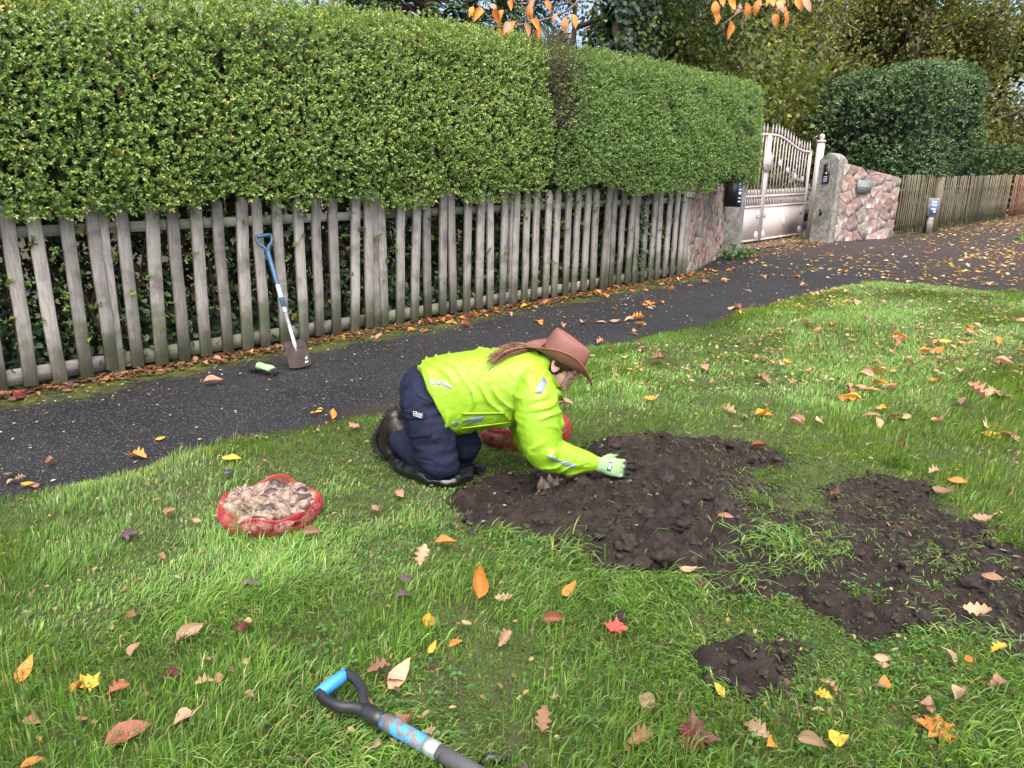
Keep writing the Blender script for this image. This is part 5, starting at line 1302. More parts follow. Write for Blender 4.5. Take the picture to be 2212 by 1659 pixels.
for nm, quad, th in (('pocket', [(318, 440), (470, 452), (472, 560), (335, 575)], .006), ('pocket_flap', [(300, 378), (432, 400), (428, 442), (305, 446)], .011), ('hip_pocket_edge', [(365, 262), (440, 275), (505, 345), (385, 300)], .004), ('knee_patch', [(350, 700), (480, 730), (520, 845), (420, 790)], .003)):
    p = castpatch(BT, [Z9(*q) for q in quad], 10, 6, th)
    if p: pobj(nm, p.mesh(nm, True), m_navyc, trousers)
dr = nrm(ray(*Z9(386, 415)) @ PR); loc, no, _, _ = BT.ray_cast(Vector(CAMP), Vector(dr))
if loc is not None:
    no = np.array(no); no = no if no @ dr < 0 else -no; no = nrm(no * .4 - dr * .6)
    for k_, (s_, sz) in enumerate((('CRAG', .017), ('HOPPERS', .0105))):
        mw = facing(np.array(loc) + no * .0165 + np.array([0, 0, .006 - .0125 * k_]), no, (.12, 0, 1)); mw = mw @ Matrix.Rotation(-.12, 4, 'Z')
        o = text(s_, sz, m_white, mw, None, 'lettering', .0006); o.parent = trousers
# boots
def boot(dx, dy, nm='boot'):
    o3 = np.array([dx, dy, 0]); mb = MB()
    limb(mb, [[-.205, .075, .135, .058], [-.245, .115, .155, .060], [-.275, .145, .185, .056]]); 
    limb(mb, [[-.292, .165, .232, .047], [-.318, .18, .185, .047], [-.338, .19, .13, .047], [-.345, .193, .085, .045], [-.325, .182, .045, .037]])
    for a in mb.V: a += o3
    me = remesh(mb, 'boot', .007, 3); V = getco(me); Nn = getno(me); setco(me, V + Nn * (.0015 * vnoise(V, 60, 4))[:, None]); b = pobj(nm, me, m_boot)
    out = nrm(np.array([-.83, .42, .12])); path = np.array([[-.285, .16, .275], [-.312, .178, .24], [-.345, .195, .185], [-.375, .208, .13], [-.385, .212, .085], [-.368, .205, .045], [-.335, .19, .018]]) + o3
    mb = MB(); mb.tube(path + out * .012, np.column_stack([np.array([.030, .042, .040, .044, .046, .043, .030]), np.full(7, .011)]), 10, hint=tuple(out)); pobj('sole', mb.mesh('sole', True), m_sole, b)
    mb = MB(); mb.tube(path - out * .002, np.column_stack([np.array([.030, .043, .041, .046, .048, .044, .030]), np.full(7, .003)]), 10, hint=tuple(out)); pobj('welt', mb.mesh('welt', True), m_tan, b)
    tg = nrm(np.gradient(path, axis=0)); mb = MB()
    for k_ in range(13):
        f = k_ / 12 * 5.98; i_ = int(f); c = path[i_] * (1 - f + i_) + path[i_ + 1] * (f - i_); tt = nrm(tg[i_]); sd_ = np.cross(out, tt)
        for q in (-1, 1): mb.box(c + out * .024 + sd_ * q * .026, (.026, .014, .012), np.stack([sd_, tt, out], 1))
    pobj('tread', mb.mesh('tread'), m_sole, b, False)
    mb = MB()
    for k_ in range(4):
        c = np.array([-.262 + .012 * k_, .10 + .012 * k_, .205 - .028 * k_]) + o3; mb.tube([c + np.array([.01, -.03, -.02]), c + np.array([.015, 0, .012]), c + np.array([-.01, .03, .02])], .0028, 5)
    tag(pobj('laces', mb.mesh('laces', True), m_hatd, b), kind='stuff')
boot(0, 0); boot(.10, .24)

# hat
HO = np.array([.513, 0, .578])
def hh_(f, v, u): return HO + HF * f + HV * v + HU * u
nT = 56; th = np.linspace(0, 2 * PI, nT, endpoint=False)
rows = [(1.0, 'b'), (.8, 'b'), (.6, 'b'), (.4, 'b'), (.2, 'b'), (0, 'b')]
V = []
for s_, _ in rows:
    for a in th:
        ca_, sa_ = math.cos(a), math.sin(a); f = (.106 + (.180 - .106) * s_) * ca_; v_ = (.086 + (.150 - .086) * s_) * sa_
        u_ = -.012 * ca_ ** 2 * s_ ** 1.5 + .062 * abs(sa_) ** 2.2 * s_ ** 2.0 - .004 * s_
        if ca_ > 0: u_ -= .022 * ca_ ** 2 * s_ ** 2
        v_ -= np.sign(sa_) * .016 * abs(sa_) ** 2.2 * s_ ** 2
        V.append(hh_(f, v_, u_))
for hgt, af, av in ((.022, .106, .085), (.05, .104, .081), (.078, .101, .075), (.100, .097, .066), (.114, .090, .055), (.119, .078, .042), (.113, .055, .026), (.104, .03, .012)):
    for a in th:
        ca_, sa_ = math.cos(a), math.sin(a); f = af * ca_; v_ = av * sa_
        top = sstep(.05, .115, np.array([hgt]))[0]
        v_ *= 1 - .22 * top * max(ca_, 0) ** 1.5           # pinched front
        u_ = hgt + top * (-.14 * f) - (.012 if hgt > .11 and af < .08 else 0) * 1.0
        V.append(hh_(f, v_, u_))
V = np.array(V); n = len(V) // nT; i = np.arange(n - 1)[:, None] * nT; j = np.arange(nT)[None]; j2 = (j + 1) % nT
F = np.stack([i + j, i + j2, i + nT + j2, i + nT + j], -1).reshape(-1, 4); V = np.vstack([V, [hh_(0, 0, .088)]]); jj = np.arange(nT)
V[:-1] += .0012 * np.stack([vnoise(V[:-1], 28, 4), vnoise(V[:-1], 28, 5), vnoise(V[:-1], 28, 6)], 1)
mb = MB(); mb.add(V, [F, np.stack([(n-1)*nT + jj, (n-1)*nT + (jj + 1) % nT, np.full(nT, len(V) - 1)], 1)])
hat = pobj('hat', mb.mesh('hat', True), m_hat); m_ = hat.modifiers.new('s', 'SOLIDIFY'); m_.thickness = .0035; m_.offset = 1; m2 = hat.modifiers.new('b', 'SUBSURF'); m2.levels = 1; m2.render_levels = 1
mb = MB(); pts = np.array([V[a] for a in range(nT)] + [V[0]]); mb.tube(pts + np.array([0, 0, .001]), .0036, 6, cap=False); pobj('brim_edge', mb.mesh('brim_edge', True), m_hat, hat)
for f in (.022, .052):
    mb = MB(); c = hh_(f, -.0865 + .02 * (f / .106) ** 2, .045); ellip(mb, c, (.0035, .003, .0035)); pobj('eyelet', mb.mesh('eyelet', True), m_hatd, hat)
mb = MB()
for k_ in range(5):
    a0 = PI + .25 + k_ * .09; pts = [hh_(.110 * math.cos(a), .090 * math.sin(a), .008 + .006 * math.sin(q * 5 + k_) + .002 * k_) for q, a in enumerate(np.linspace(a0, a0 + .5, 8))]
    mb.tube(pts, .003, 5)
tag(pobj('braid', mb.mesh('braid', True), m_hatd, hat), kind='stuff')
# hair: close cap under the hat, pony tail, loose strands
mb = MB(); ellip(mb, hd((-.028, 0, .012)), (.088, .0785, .088), RH); ellip(mb, hd((-.045, 0, -.035)), (.052, .062, .05), RH); ellip(mb, hd((.02, -.066, .012)), (.035, .010, .022), RH); ellip(mb, hd((.02, .066, .012)), (.035, .010, .022), RH)
me = remesh(mb, 'hair', .004, 3); V = getco(me); setco(me, V + getno(me) * (.0025 * vnoise(V * np.array([1, .3, 1]), 120, 3))[:, None]); hair = pobj('hair', me, m_hairr)
r = np.random.default_rng(61); mb = MB()
for i in range(240):
    a = r.uniform(0, 2 * PI); q = r.random() ** .5; ox, oy = math.cos(a) * q, math.sin(a) * q
    e = r.uniform(.82, 1.12); sp = r.uniform(.9, 1.7)
    pts = np.array([[.392, -.005 + ox * .010, .622 + oy * .010], [.350, -.022 + ox * .017, .640 + oy * .016], [.295, -.045 + ox * .026 * sp, .636 + oy * .021 * sp], [.240, -.068 + ox * .034 * sp, .617 + oy * .024 * sp], [.392 - .205 * e, -.088 + ox * .044 * sp, .612 - .032 * e + oy * .030 * sp]])
    t_ = np.linspace(0, 4, 10); pts = np.column_stack([np.interp(t_, range(5), pts[:, k_]) for k_ in range(3)]); pts[1:-1] = (pts[:-2] + 2 * pts[1:-1] + pts[2:]) / 4
    pts += np.cumsum(r.normal(0, .0012, pts.shape), 0) * .8
    mb.tube(pts, np.linspace(.0024, .0007, 10), 4, cap=False)
tag(pobj('pony_tail', mb.mesh('pony_tail', True), m_hair, hair), kind='stuff')
mb = MB()
for i in range(9):
    p0 = hd((.03 + r.normal(0, .012), -.066, .02)); p1 = hd((.045 + r.normal(0, .012), -.064 - r.random() * .006, -.03)); p2 = hd((.035 + r.normal(0, .02), -.06, -.075 - r.random() * .03))
    mb.tube([p0, (p0 + p1) / 2 + r.normal(0, .003, 3), p1, p2] if i % 3 == 0 else [p0, (p0 + p1) / 2, p1], .0007, 3, cap=False)
tag(pobj('loose_strands', mb.mesh('loose_strands'), m_hairr, hair), kind='stuff')

# gloves
def glove_mesh(Wp, h, l, curl, fing=.068, spread=.25, cuff=.05, seed=1, clean=False, thumb_out=.25):
    """h: wrist to knuckles, l: from index side to little finger side, curl: where finger tips bend to"""
    h = nrm(np.array(h, float)); l = nrm(np.array(l, float) - h * np.dot(l, h)); nb = np.cross(h, l); curl = np.array(curl, float); Wp = np.array(Wp, float)
    mb = MB(); seg = [(-.0, .034, .028), (.03, .034, .026), (.055, .040, .021), (.085, .043, .018), (.108, .041, .015)]
    pts = np.array([Wp + h * s_[0] for s_ in seg]); mb.tube(pts, np.array([[s_[1], s_[2]] for s_ in seg]), 16, hint=tuple(nb))
    ellip(mb, pts[-1], (.013, .041, .014), np.stack([h, l, nb], 1))
    tips = []
    for k_, (o_, L) in enumerate(((-.031, .98), (-.0105, 1.08), (.0105, 1.0), (.030, .82))):
        p = Wp + h * .098 + l * o_; d = nrm(h + l * o_ * spread * 8); c = [[*p, .0115]]; q = p
        for j, (fr, bend) in enumerate(((.42, .15), (.32, .5), (.26, .9))):
            q = q + nrm(d * (1 - bend * .55) + curl * bend) * fing * L * fr; c.append([*q, .0108 - .0012 * j])
        limb(mb, c, 10)
    p = Wp + h * .035 - l * .030; c = [[*p, .014]]; q = p
    for j, (fr, bend) in enumerate(((.044, .1), (.036, .3), (.026, .6))):
        q = q + nrm(h * (1 - bend * .4) - l * thumb_out * 2.2 * (1 - bend) + curl * bend * .7) * fr; c.append([*q, .0125 - .001 * j])
    limb(mb, c, 10)
    me = remesh(mb, 'glove', .0032, 3, .5); V = getco(me); Nn = getno(me)
    t_ = (V - Wp) @ h; s_ = (V - Wp) @ l; cp = nrm(curl - h * np.dot(curl, h)); bk = (V - Wp) @ cp
    rib = (t_ < .055); setco(me, V + Nn * np.where(rib, .0009 * np.sin(t_ * 2 * PI / .0045), .0008 * vnoise(V, 200, 3))[:, None])
    nz = vnoise(V, 60, seed) * .010 + vnoise(V, 25, seed + 2) * .008
    dark = sstep(.118, .138, t_ + nz); dark = np.maximum(dark, sstep(.052, .06, -s_ + nz * .5) * (t_ > .03))
    dark = np.maximum(dark, sstep(.010, .016, bk + nz * .4) * sstep(.05, .06, t_))
    stain = .35 * sstep(.05, .11, t_ + nz * 2) * (0 if clean else 1)
    g_ = np.array([.27, .47, .22]); C = g_[None] * (1 - .35 * (np.sin(t_ * 2 * PI / .0045) > .2)[:, None] * (t_ < .055)[:, None] * .5)
    C = C * (1 - stain[:, None]) + np.array([.16, .19, .12]) * stain[:, None]
    C = C * (1 - dark[:, None]) + np.array([.022, .020, .020]) * dark[:, None]
    setcol(me, C); return me
me = glove_mesh((.672, -.2, .148), (.95, .10, -.20), (-.25, -.30, -.9), (.35, .75, -.35), .098, spread=.5, thumb_out=.34); gl = pobj('glove', me, m_glove)
BG = bvh_of(me)
Z4 = lambda x, y: ((1320 + x * .13562) / 1.1302, (1060 + y * .13562) / 1.1302)
p = castpatch(BG, [Z4(*q) for q in [(1225, 500), (1290, 510), (1262, 665), (1190, 655)]], 5, 6, .0012)
if p: pobj('label_patch', p.mesh('label_patch', True), m_navy, gl)
for (x0, x1) in ((.18, .30), (.42, .56), (.68, .80)):
    q4 = [np.array(q, float) for q in [(1225, 505), (1290, 515), (1262, 660), (1190, 650)]]
    f = lambda a, b: (q4[0] * (1 - a) + q4[1] * a) * (1 - b) + (q4[3] * (1 - a) + q4[2] * a) * b
    p = castpatch(BG, [Z4(*f(x0, .12)), Z4(*f(x1, .12)), Z4(*f(x1, .9)), Z4(*f(x0, .9))], 2, 6, .0019)
    if p: pobj('label_print', p.mesh('label_print', True), m_white, gl)
me = glove_mesh((.372, .160, .083), (.45, -.15, -.62), (-.2, -.9, .1), (.6, 0, -.5), .06, seed=5); pobj('glove', me, m_glove)

# kneeling pad wrapped in a black bin bag
r = np.random.default_rng(3); V, F = ICO2; V, F = subdiv(V, F); V, F = subdiv(V, F)
V = np.sign(V) * np.abs(V) ** .75; W3_ = V * np.array([.235, .14, .036]); 
W3_ = W3_ @ rotz(-.80).T + np.array([-.10, .035, .028])
W3_ += nrm(V) * (.012 * (1 - np.abs(vnoise(W3_ @ rotz(.8) * np.array([.35, 1, 1]), 26, 3)))[:, None] + .006 * vnoise(W3_, 40, 5)[:, None])
pad = thing('kneeling_pad', 'black plastic bag padding under the knees of the kneeling person', 'kneeling pad', (PBX, PBY, PZ)); pad.rotation_euler = (0, 0, PANG)
mb = MB(); mb.add(W3_, F); pobj('bag', mb.mesh('bag', True), m_bag, pad)
mb = MB(); rr = np.linspace(0, 1, 7); a = np.linspace(-.9, .9, 9); V = []
for q in rr:
    for b in a: V.append([.06 + q * .11 * math.cos(b * .8), .04 + q * .09 * math.sin(b), .03 + .012 * math.sin(b * 7 + q * 3) * q - .012 * q])
i = (np.arange(6)[:, None] * 9 + np.arange(8)[None]).ravel(); mb.add(V, np.stack([i, i + 1, i + 10, i + 9], 1)); pobj('loose_end', mb.mesh('loose_end', True), m_bag, pad)

# ------------------------------------------------------------------ bulbs in net bags
m_bulb = None
def bulb_mat():
    m, ns, ls = newmat('bulb_skin'); out = ns.new('ShaderNodeOutputMaterial'); b = ns.new('ShaderNodeBsdfPrincipled'); ls.new(b.outputs[0], out.inputs[0])
    oi = ns.new('ShaderNodeObjectInfo'); tc = ns.new('ShaderNodeTexCoord'); ad = ns.new('ShaderNodeVectorMath'); ad.operation = 'ADD'; ls.new(tc.outputs['Object'], ad.inputs[0])
    cb = ns.new('ShaderNodeCombineXYZ'); mu = N(ns, 'ShaderNodeMath', operation='MULTIPLY'); ls.new(oi.outputs['Random'], mu.inputs[0]); mu.inputs[1].default_value = 9.
    for i in range(3): ls.new(mu.outputs[0], cb.inputs[i])
    ls.new(cb.outputs[0], ad.inputs[1]); mp = ns.new('ShaderNodeMapping'); mp.inputs['Scale'].default_value = (1, 1, .22); ls.new(ad.outputs[0], mp.inputs[0])
    st = noise(ns, ls, mp.outputs[0], 170, 4); bl = noise(ns, ls, ad.outputs[0], 45, 4)
    col = mixc(ns, ls, ramp(ns, ls, st, .35, .68), (.31, .235, .185), (.145, .092, .067))
    col = mixc(ns, ls, ramp(ns, ls, bl, .52, .66), col, (.065, .042, .034))
    col = mixc(ns, ls, ramp(ns, ls, oi.outputs['Random'], .88, .93), col, (.055, .035, .04))
    ls.new(col, b.inputs['Base Color']); b.inputs['Roughness'].default_value = .5
    bn = N(ns, 'ShaderNodeBump', Strength=.7, Distance=.002); ls.new(st, bn.inputs['Height']); ls.new(bn.outputs[0], b.inputs['Normal']); return m
m_bulb = bulb_mat(); m_root = M('dry_roots', (.16, .11, .08), (.26, .19, .14), scale=80, rough=.9)
br = np.random.default_rng(77); BM = []
for k in range(5):
    mb = MB(); R0 = .021; prof = [[.001, -.022], [.010, -.0215], [.017, -.014], [.0205, -.003], [.0205, .008], [.017, .019], [.0105, .029], [.0065, .034], [.005, .038 + .004 * br.random()], [.0035, .043 + .003 * br.random()], [.0005, .045]]
    mb.lathe(prof, 12); V = mb.V[0]; V += nrm(V) * (.0022 * vnoise(V, 60, k * 3))[:, None] + np.column_stack([.10 * np.maximum(V[:, 2], 0) * br.normal(), .10 * np.maximum(V[:, 2], 0) * br.normal(), np.zeros(len(V))])
    V[:, 0] *= 1 + .12 * br.normal(); mb.V[0] = V
    for q in range(9):
        a = br.uniform(0, 2 * PI); d = np.array([math.cos(a) * .8, math.sin(a) * .8, -.7]); p0 = np.array([0, 0, -.020]); mb.tube([p0, p0 + d * .008, p0 + d * .012 + br.normal(0, .004, 3)], [.0007, .0006, .0003], 3, cap=False, mi=1)
    me = mb.mesh('bulb', True); me.materials.append(m_bulb); me.materials.append(m_root); BM.append(me)
def bulb(loc, r, label, group, sc=1., rot=None):
    o = bpy.data.objects.new('bulb', BM[int(r.integers(5))]); COL.objects.link(o)
    local(o, loc, None, rot or (r.uniform(-2.2, 2.2), r.uniform(-2.2, 2.2), r.uniform(0, 6.3)), sc * r.uniform(.85, 1.2)); return tag(o, label, 'bulb', group)
m_net = M('red_net', (.42, .022, .035), (.55, .045, .06), scale=15, rough=.5, c3=(.58, .12, .13), s3=30, lo3=.55, hi3=.75)
def netbag(label, c, R, asp, ang, H, nb, seed, grp, blab, corners):
    r = np.random.default_rng(seed); base = np.array([c[0], c[1], float(verge_z(np.array([[c[0], c[1]]]))[0])])
    t = thing('net_bag', label, 'net bag', base)
    nA, nS = 96, 15; th = np.linspace(0, 2 * PI, nA, endpoint=False)
    prof = [(.80, .0), (.93, .015), (1.0, .03), (1.04, .05), (1.05, .07), (1.03, .09), (1.0, .105), (.975, .115), (.95, .118), (.925, .114), (.905, .106), (.89, .096), (.88, .086), (.87, .076), (.86, .066)]
    rim = np.zeros(nA) + 1.; hg = np.ones(nA)
    for (a, amp, wd, up) in corners:
        dd = np.angle(np.exp(1j * (th - a))); rim += amp * np.exp(-(dd / wd) ** 2); hg += up * np.exp(-(dd / wd) ** 2)
    V = []
    for k, (q, z_) in enumerate(prof):
        rr = R * q * rim * (1 + .02 * vnoise(np.column_stack([np.cos(th) * 2, np.sin(th) * 2, np.full(nA, z_ * 30)]), 1.6, seed)); off = (k % 2) * .5 * 2 * PI / nA
        V.append(np.column_stack([rr * np.cos(th + off), rr * np.sin(th + off) * asp, H / .118 * z_ * hg + .008 * vnoise(np.column_stack([np.cos(th) * 3, np.sin(th) * 3, np.full(nA, z_ * 20)]), 1.5, seed + 2)]))
    V = np.concatenate(V) @ rotz(ang).T + base; n = len(prof); i = np.arange(n - 1)[:, None] * nA; j = np.arange(nA)[None]; j2 = (j + 1) % nA
    k = np.arange(n - 1)[:, None] % 2; a0 = i + j; a1 = i + j2; b0 = i + nA + j; b1 = i + nA + j2
    ev = np.stack([a0, a1, b0], -1)[0::2].reshape(-1, 3); ev2 = np.stack([a1, b1, b0], -1)[0::2].reshape(-1, 3); od = np.stack([a0, a1, b1], -1)[1::2].reshape(-1, 3); od2 = np.stack([a0, b1, b0], -1)[1::2].reshape(-1, 3)
    mb = MB(); mb.add(V, np.concatenate([ev, ev2, od, od2])); o = mb.build('net', m_net, t, False); m_ = o.modifiers.new('w', 'WIREFRAME'); m_.thickness = .0021; m_.use_even_offset = False
    mb = MB(); mb.tube(np.vstack([V[8 * nA:9 * nA], V[8 * nA:8 * nA + 1]]), .0019, 6, cap=False); mb.build('rolled_rim', m_net, t, True)
    # bulbs heaped inside
    P = []; tries = 0
    while len(P) < nb and tries < 30000:
        tries += 1; a = r.uniform(0, 2 * PI); q = math.sqrt(r.random()) * .84; lim = np.interp(a, th, rim, period=2 * PI); x_, y_ = R * q * lim * math.cos(a), R * q * lim * asp * math.sin(a)
        if all(math.hypot(x_ - p[0], y_ - p[1]) > .035 for p in P): P.append((x_, y_, H * 1.0 + .012 - .03 * q * q + r.uniform(-.008, .008)))
    for p in P: bulb(base + rotz(ang) @ np.array(p), r, blab, grp, 1.2)
    for q in range(int(nb * .5)):
        a = r.uniform(0, 2 * PI); lim = np.interp(a, th, rim, period=2 * PI); bulb(base + rotz(ang) @ np.array([R * .88 * lim * math.cos(a), R * .88 * lim * asp * math.sin(a), r.uniform(.03, H * .6)]), r, blab, grp, 1.2)
    return t
UA = math.atan2(RGT[1], RGT[0])
netbag('open red net bag full of bulbs standing alone on the grass', (1.175, 2.68), .195, 1.0, UA, .085, 62, 5, 'bulbs in the net bag on open grass', 'brown papery flower bulb heaped in the red net bag on open grass', [(1.7, .18, .35, .35), (3.05, .06, .3, .25), (5.3, .05, .4, -.1), (.4, .03, .3, .1)])
netbag('red net bag of bulbs half hidden behind the kneeling person', (2.60, 2.60), .225, .72, UA, .10, 34, 8, 'bulbs in the net bag behind the person', 'brown flower bulb in the red net bag behind the kneeling person', [(.3, .10, .5, .35), (3.3, .06, .4, -.1)])
for (px, py) in ((1172, 1052), (1190, 1048), (1200, 1062), (1183, 1066), (1214, 1050), (1226, 1046), (1160, 1060), (1240, 1040), (1304, 985), (1378, 968)):
    p = gnd(px, py, .0); q = np.array([[p[0], p[1], 0]]); bulb((p[0], p[1], max(float(soil_z(q)[0]), p[2] - .06) + .012), br, 'brown flower bulb set in the soil of the dug bed', 'bulbs placed in the dug bed', 1.0, (br.normal(0, .35), br.normal(0, .35), br.uniform(0, 6)))
p = gnd(495, 1047); mb = MB(); lumps(mb, np.zeros((1, 3)), np.array([.026]), ICO2, np.random.default_rng(4), .55, .1); o = mb.build('pebble', M('dark_pebble', (.03, .026, .032), (.05, .045, .05), scale=20, rough=.4), None, True); local(o, (p[0], p[1], float(verge_z(np.array([[p[0], p[1]]]))[0]) + .03)); tag(o, 'smooth dark purple pebble in the grass left of the net bag', 'pebble')

# ------------------------------------------------------------------ tools and loose gloves
m_tblue = M('dark_blue_plastic', (.02, .075, .15), (.035, .11, .21), scale=12, rough=.45)
m_sticker = M('sticker', (.35, .50, .60), (.5, .62, .7), scale=60, rough=.45)
m_steel = M('worn_steel', (.42, .44, .47), (.60, .62, .65), scale=14, rough=.35, metal=.6, bump=.001, bscale=60, c3=(.10, .075, .065), s3=22, lo3=.56, hi3=.66)
m_mud = M('muddy_blade', (.028, .020, .019), (.045, .033, .030), scale=18, rough=.9, bump=.006, bscale=60, c3=(.55, .58, .66), s3=20, lo3=.66, hi3=.69)
m_grip = M('blue_rubber_grip', (.03, .22, .56), (.04, .27, .64), scale=20, rough=.5, bump=.001, bscale=90)
m_tblack = M('black_tool_plastic', (.014, .014, .016), (.03, .03, .033), scale=10, rough=.32)
m_dgrey = M('grey_plastic_shaft', (.08, .08, .09), (.12, .12, .13), scale=12, rough=.4)
m_gripw = M('worn_blue_wrap', (.03, .24, .58), (.05, .30, .66), scale=14, rough=.55, bump=.002, bscale=120, c3=(.16, .14, .13), s3=38, lo3=.46, hi3=.52)
m_silver = M('silver_tape', (.55, .57, .60), (.68, .70, .73), scale=30, rough=.3, metal=.7)
def arc(pts, n=24):
    pts = np.array(pts, float); t_ = np.linspace(0, 1, n)[:, None]; k = len(pts)
    q = pts[np.minimum((t_ * (k - 1)).astype(int)[:, 0], k - 2)]; 
    u_ = np.linspace(0, k - 1, n); out = np.column_stack([np.interp(u_, range(k), pts[:, i]) for i in range(3)])
    for _ in range(3): out[1:-1] = (out[:-2] + 2 * out[1:-1] + out[2:]) / 4
    return out
def dhandle(root, O, ax, sd, sw, L, rad, mat, gmat, n):
    """D handle: O where the two arms meet, ax out along the tool, sd across"""
    a, b = O + ax * L + sd * sw, O + ax * L - sd * sw
    mb = MB(); mb.tube(arc([O - ax * .02, O + ax * L * .22 + sd * sw * .25, O + ax * L * .45 + sd * sw * .85, O + ax * L * .78 + sd * sw * 1.12, a]), np.column_stack([np.full(24, rad), np.full(24, rad * 1.25)]), 10, hint=tuple(n)); mb.build('handle_arm', mat, root, True)
    mb = MB(); mb.tube(arc([O - ax * .02, O + ax * L * .22 - sd * sw * .25, O + ax * L * .45 - sd * sw * .85, O + ax * L * .78 - sd * sw * 1.12, b]), np.column_stack([np.full(24, rad), np.full(24, rad * 1.25)]), 10, hint=tuple(n)); mb.build('handle_arm', mat, root, True)
    mb = MB(); mb.tube(np.array([a + sd * rad * .4, (a * .8 + b * .2), (a + b) / 2, (a * .2 + b * .8), b - sd * rad * .4]), [rad * 1.15, rad * 1.3, rad * 1.35, rad * 1.3, rad * 1.15], 12, hint=tuple(n)); mb.build('grip', gmat, root, True)
# spade leaning on the fence
tip = gnd(650, 794); tip[2] += .01
top = atY(568, 508, FY - .055)
ax = nrm(top - tip); L = np.linalg.norm(top - tip); nf = nrm(np.cross(np.cross(ax, np.array([-.35, -1., 0])), ax)); sd = np.cross(nf, ax); ncam = -np.cross(sd, ax)
root = thing('spade', 'spade with dark blue handle and muddy blade leaning on the fence', 'spade', tip)
D = lambda t_, s_=0, n_=0: tip + ax * t_ + sd * s_ + nf * n_
mb = MB(); nx, ny = 8, 10; V = []
for q in (0, 1):
    for j in range(ny + 1):
        for i_ in range(nx + 1):
            x_ = (i_ / nx - .5) * .17 * (1 - .05 * j / ny); y_ = .225 * j / ny + (.010 * (1 - (2 * i_ / nx - 1) ** 2) * -1 if j == 0 else 0); V.append(D(y_, x_, .012 * (2 * i_ / nx - 1) ** 2 + (.004 if q else 0)))
i = (np.arange(ny)[:, None] * (nx + 1) + np.arange(nx)[None]).ravel(); k = (nx + 1) * (ny + 1); mb.add(V, [np.stack([i, i + 1, i + nx + 2, i + nx + 1], 1), np.stack([i + k, i + nx + 1 + k, i + nx + 2 + k, i + 1 + k], 1)]); blade = mb.build('blade', m_mud, root, True)
mb = MB(); mb.box((0, 0, 0), (.172, .022, .006)); me = mb.mesh('tread'); 
for s_ in (-1, 1):
    mb = MB(); mb.tube([D(.228, s_ * .03, .004), D(.228, s_ * .085, .008)], [.006, .006], 6, hint=tuple(nf)); mb.build('tread', m_mud, root, True)
mb = MB(); mb.tube([D(.13, 0, .006), D(.20, 0, .012), D(.27, 0, .012), D(.50, 0, .010)], [[.010, .004], [.016, .011], [.0155, .015], [.0155, .0155]], 10, hint=tuple(nf)); mb.build('socket', m_steel, root, True)
mb = MB(); mb.tube([D(.48, 0, .010), D(.50, 0, .010), D(.515, 0, .010), D(.53, 0, .01)], [.019, .0205, .0205, .019], 10, hint=tuple(nf)); mb.build('collar', m_steel, root, True)
O = D(L - .155, 0, .006)
mb = MB(); mb.tube([D(.53, 0, .010), D(.70, 0, .009), O - ax * .04, O], [.0175, .0175, .019, .024], 12, hint=tuple(nf)); mb.build('shaft', m_tblue, root, True)
mb = MB(); pts = [D(.62 + .02 * k, 0, .0105) for k in range(7)]; 
a = np.linspace(-1.1, 1.1, 8); V = np.array([p + nf * .0185 * math.cos(b) + sd * .0185 * math.sin(b) for p in pts for b in a]); i = (np.arange(6)[:, None] * 8 + np.arange(7)[None]).ravel(); mb.add(V, np.stack([i, i + 1, i + 9, i + 8], 1)); mb.build('sticker', m_sticker, root, True)
dhandle(root, O, ax, sd, .058, .145, .012, m_tblue, m_tblue, nf)
# shovel lying in the near grass
A = gnd(712, 1500, .05); A[2] += 0; 
B_ = gnd(752, 1452, .06)
a1 = gnd(690, 1497, .085); a2 = gnd(748, 1455, .095); o1 = gnd(795, 1538, .085); e1 = gnd(1010, 1660, .08)
ax = nrm((a1 + a2) / 2 - o1); sd = nrm((a2 - a1) - ax * ((a2 - a1) @ ax)); nf = np.cross(ax, sd); nf = nf if nf[2] > 0 else -nf
root = thing('shovel', 'shovel with blue grip and black handle lying in the foreground grass', 'shovel', o1)
dhandle(root, o1, ax, sd, float(np.linalg.norm(a2 - a1)) * .5, float(np.linalg.norm((a1 + a2) / 2 - o1)), .0135, m_tblack, m_grip, nf)
sh = nrm(e1 - o1); T = lambda t_: o1 + sh * t_
mb = MB(); mb.tube([o1 + ax * .02, o1, T(.03), T(.055)], [.016, .021, .0215, .0195], 12, hint=(0, 0, 1)); mb.build('handle_socket', m_tblack, root, True)
mb = MB(); mb.tube([T(.055), T(.10), T(.15), T(.195)], [.020, .021, .0205, .0205], 14, hint=(0, 0, 1)); mb.build('wrap', m_gripw, root, True)
mb = MB(); mb.tube([T(.195), T(.21), T(.235)], [.0212, .0215, .0212], 14, hint=(0, 0, 1)); mb.build('tape', m_silver, root, True)
end = T(1.05); end[2] = verge_z(np.array([[end[0], end[1]]]))[0] + .03
mb = MB(); mb.tube([T(.235), T(.5), T(.85), end], [.0205, .0195, .019, .019], 14, hint=(0, 0, 1)); mb.build('shaft', m_dgrey, root, True)
mb = MB(); bl = MB(); V = []
for j in range(9):
    for i_ in range(9):
        x_ = (i_ / 8 - .5) * .24 * (1 if j < 6 else 1 - (j - 5) * .15); V.append(end + sh * (j * .036 - .02) + np.cross(sh, [0, 0, 1.]) * x_ + np.array([0, 0, .03 * (2 * i_ / 8 - 1) ** 2 - .004 * j]))
i = (np.arange(8)[:, None] * 9 + np.arange(8)[None]).ravel(); mb.add(V, np.stack([i, i + 1, i + 10, i + 9], 1)); o = mb.build('blade', m_steel, root, True); o.modifiers.new('s', 'SOLIDIFY').thickness = .003
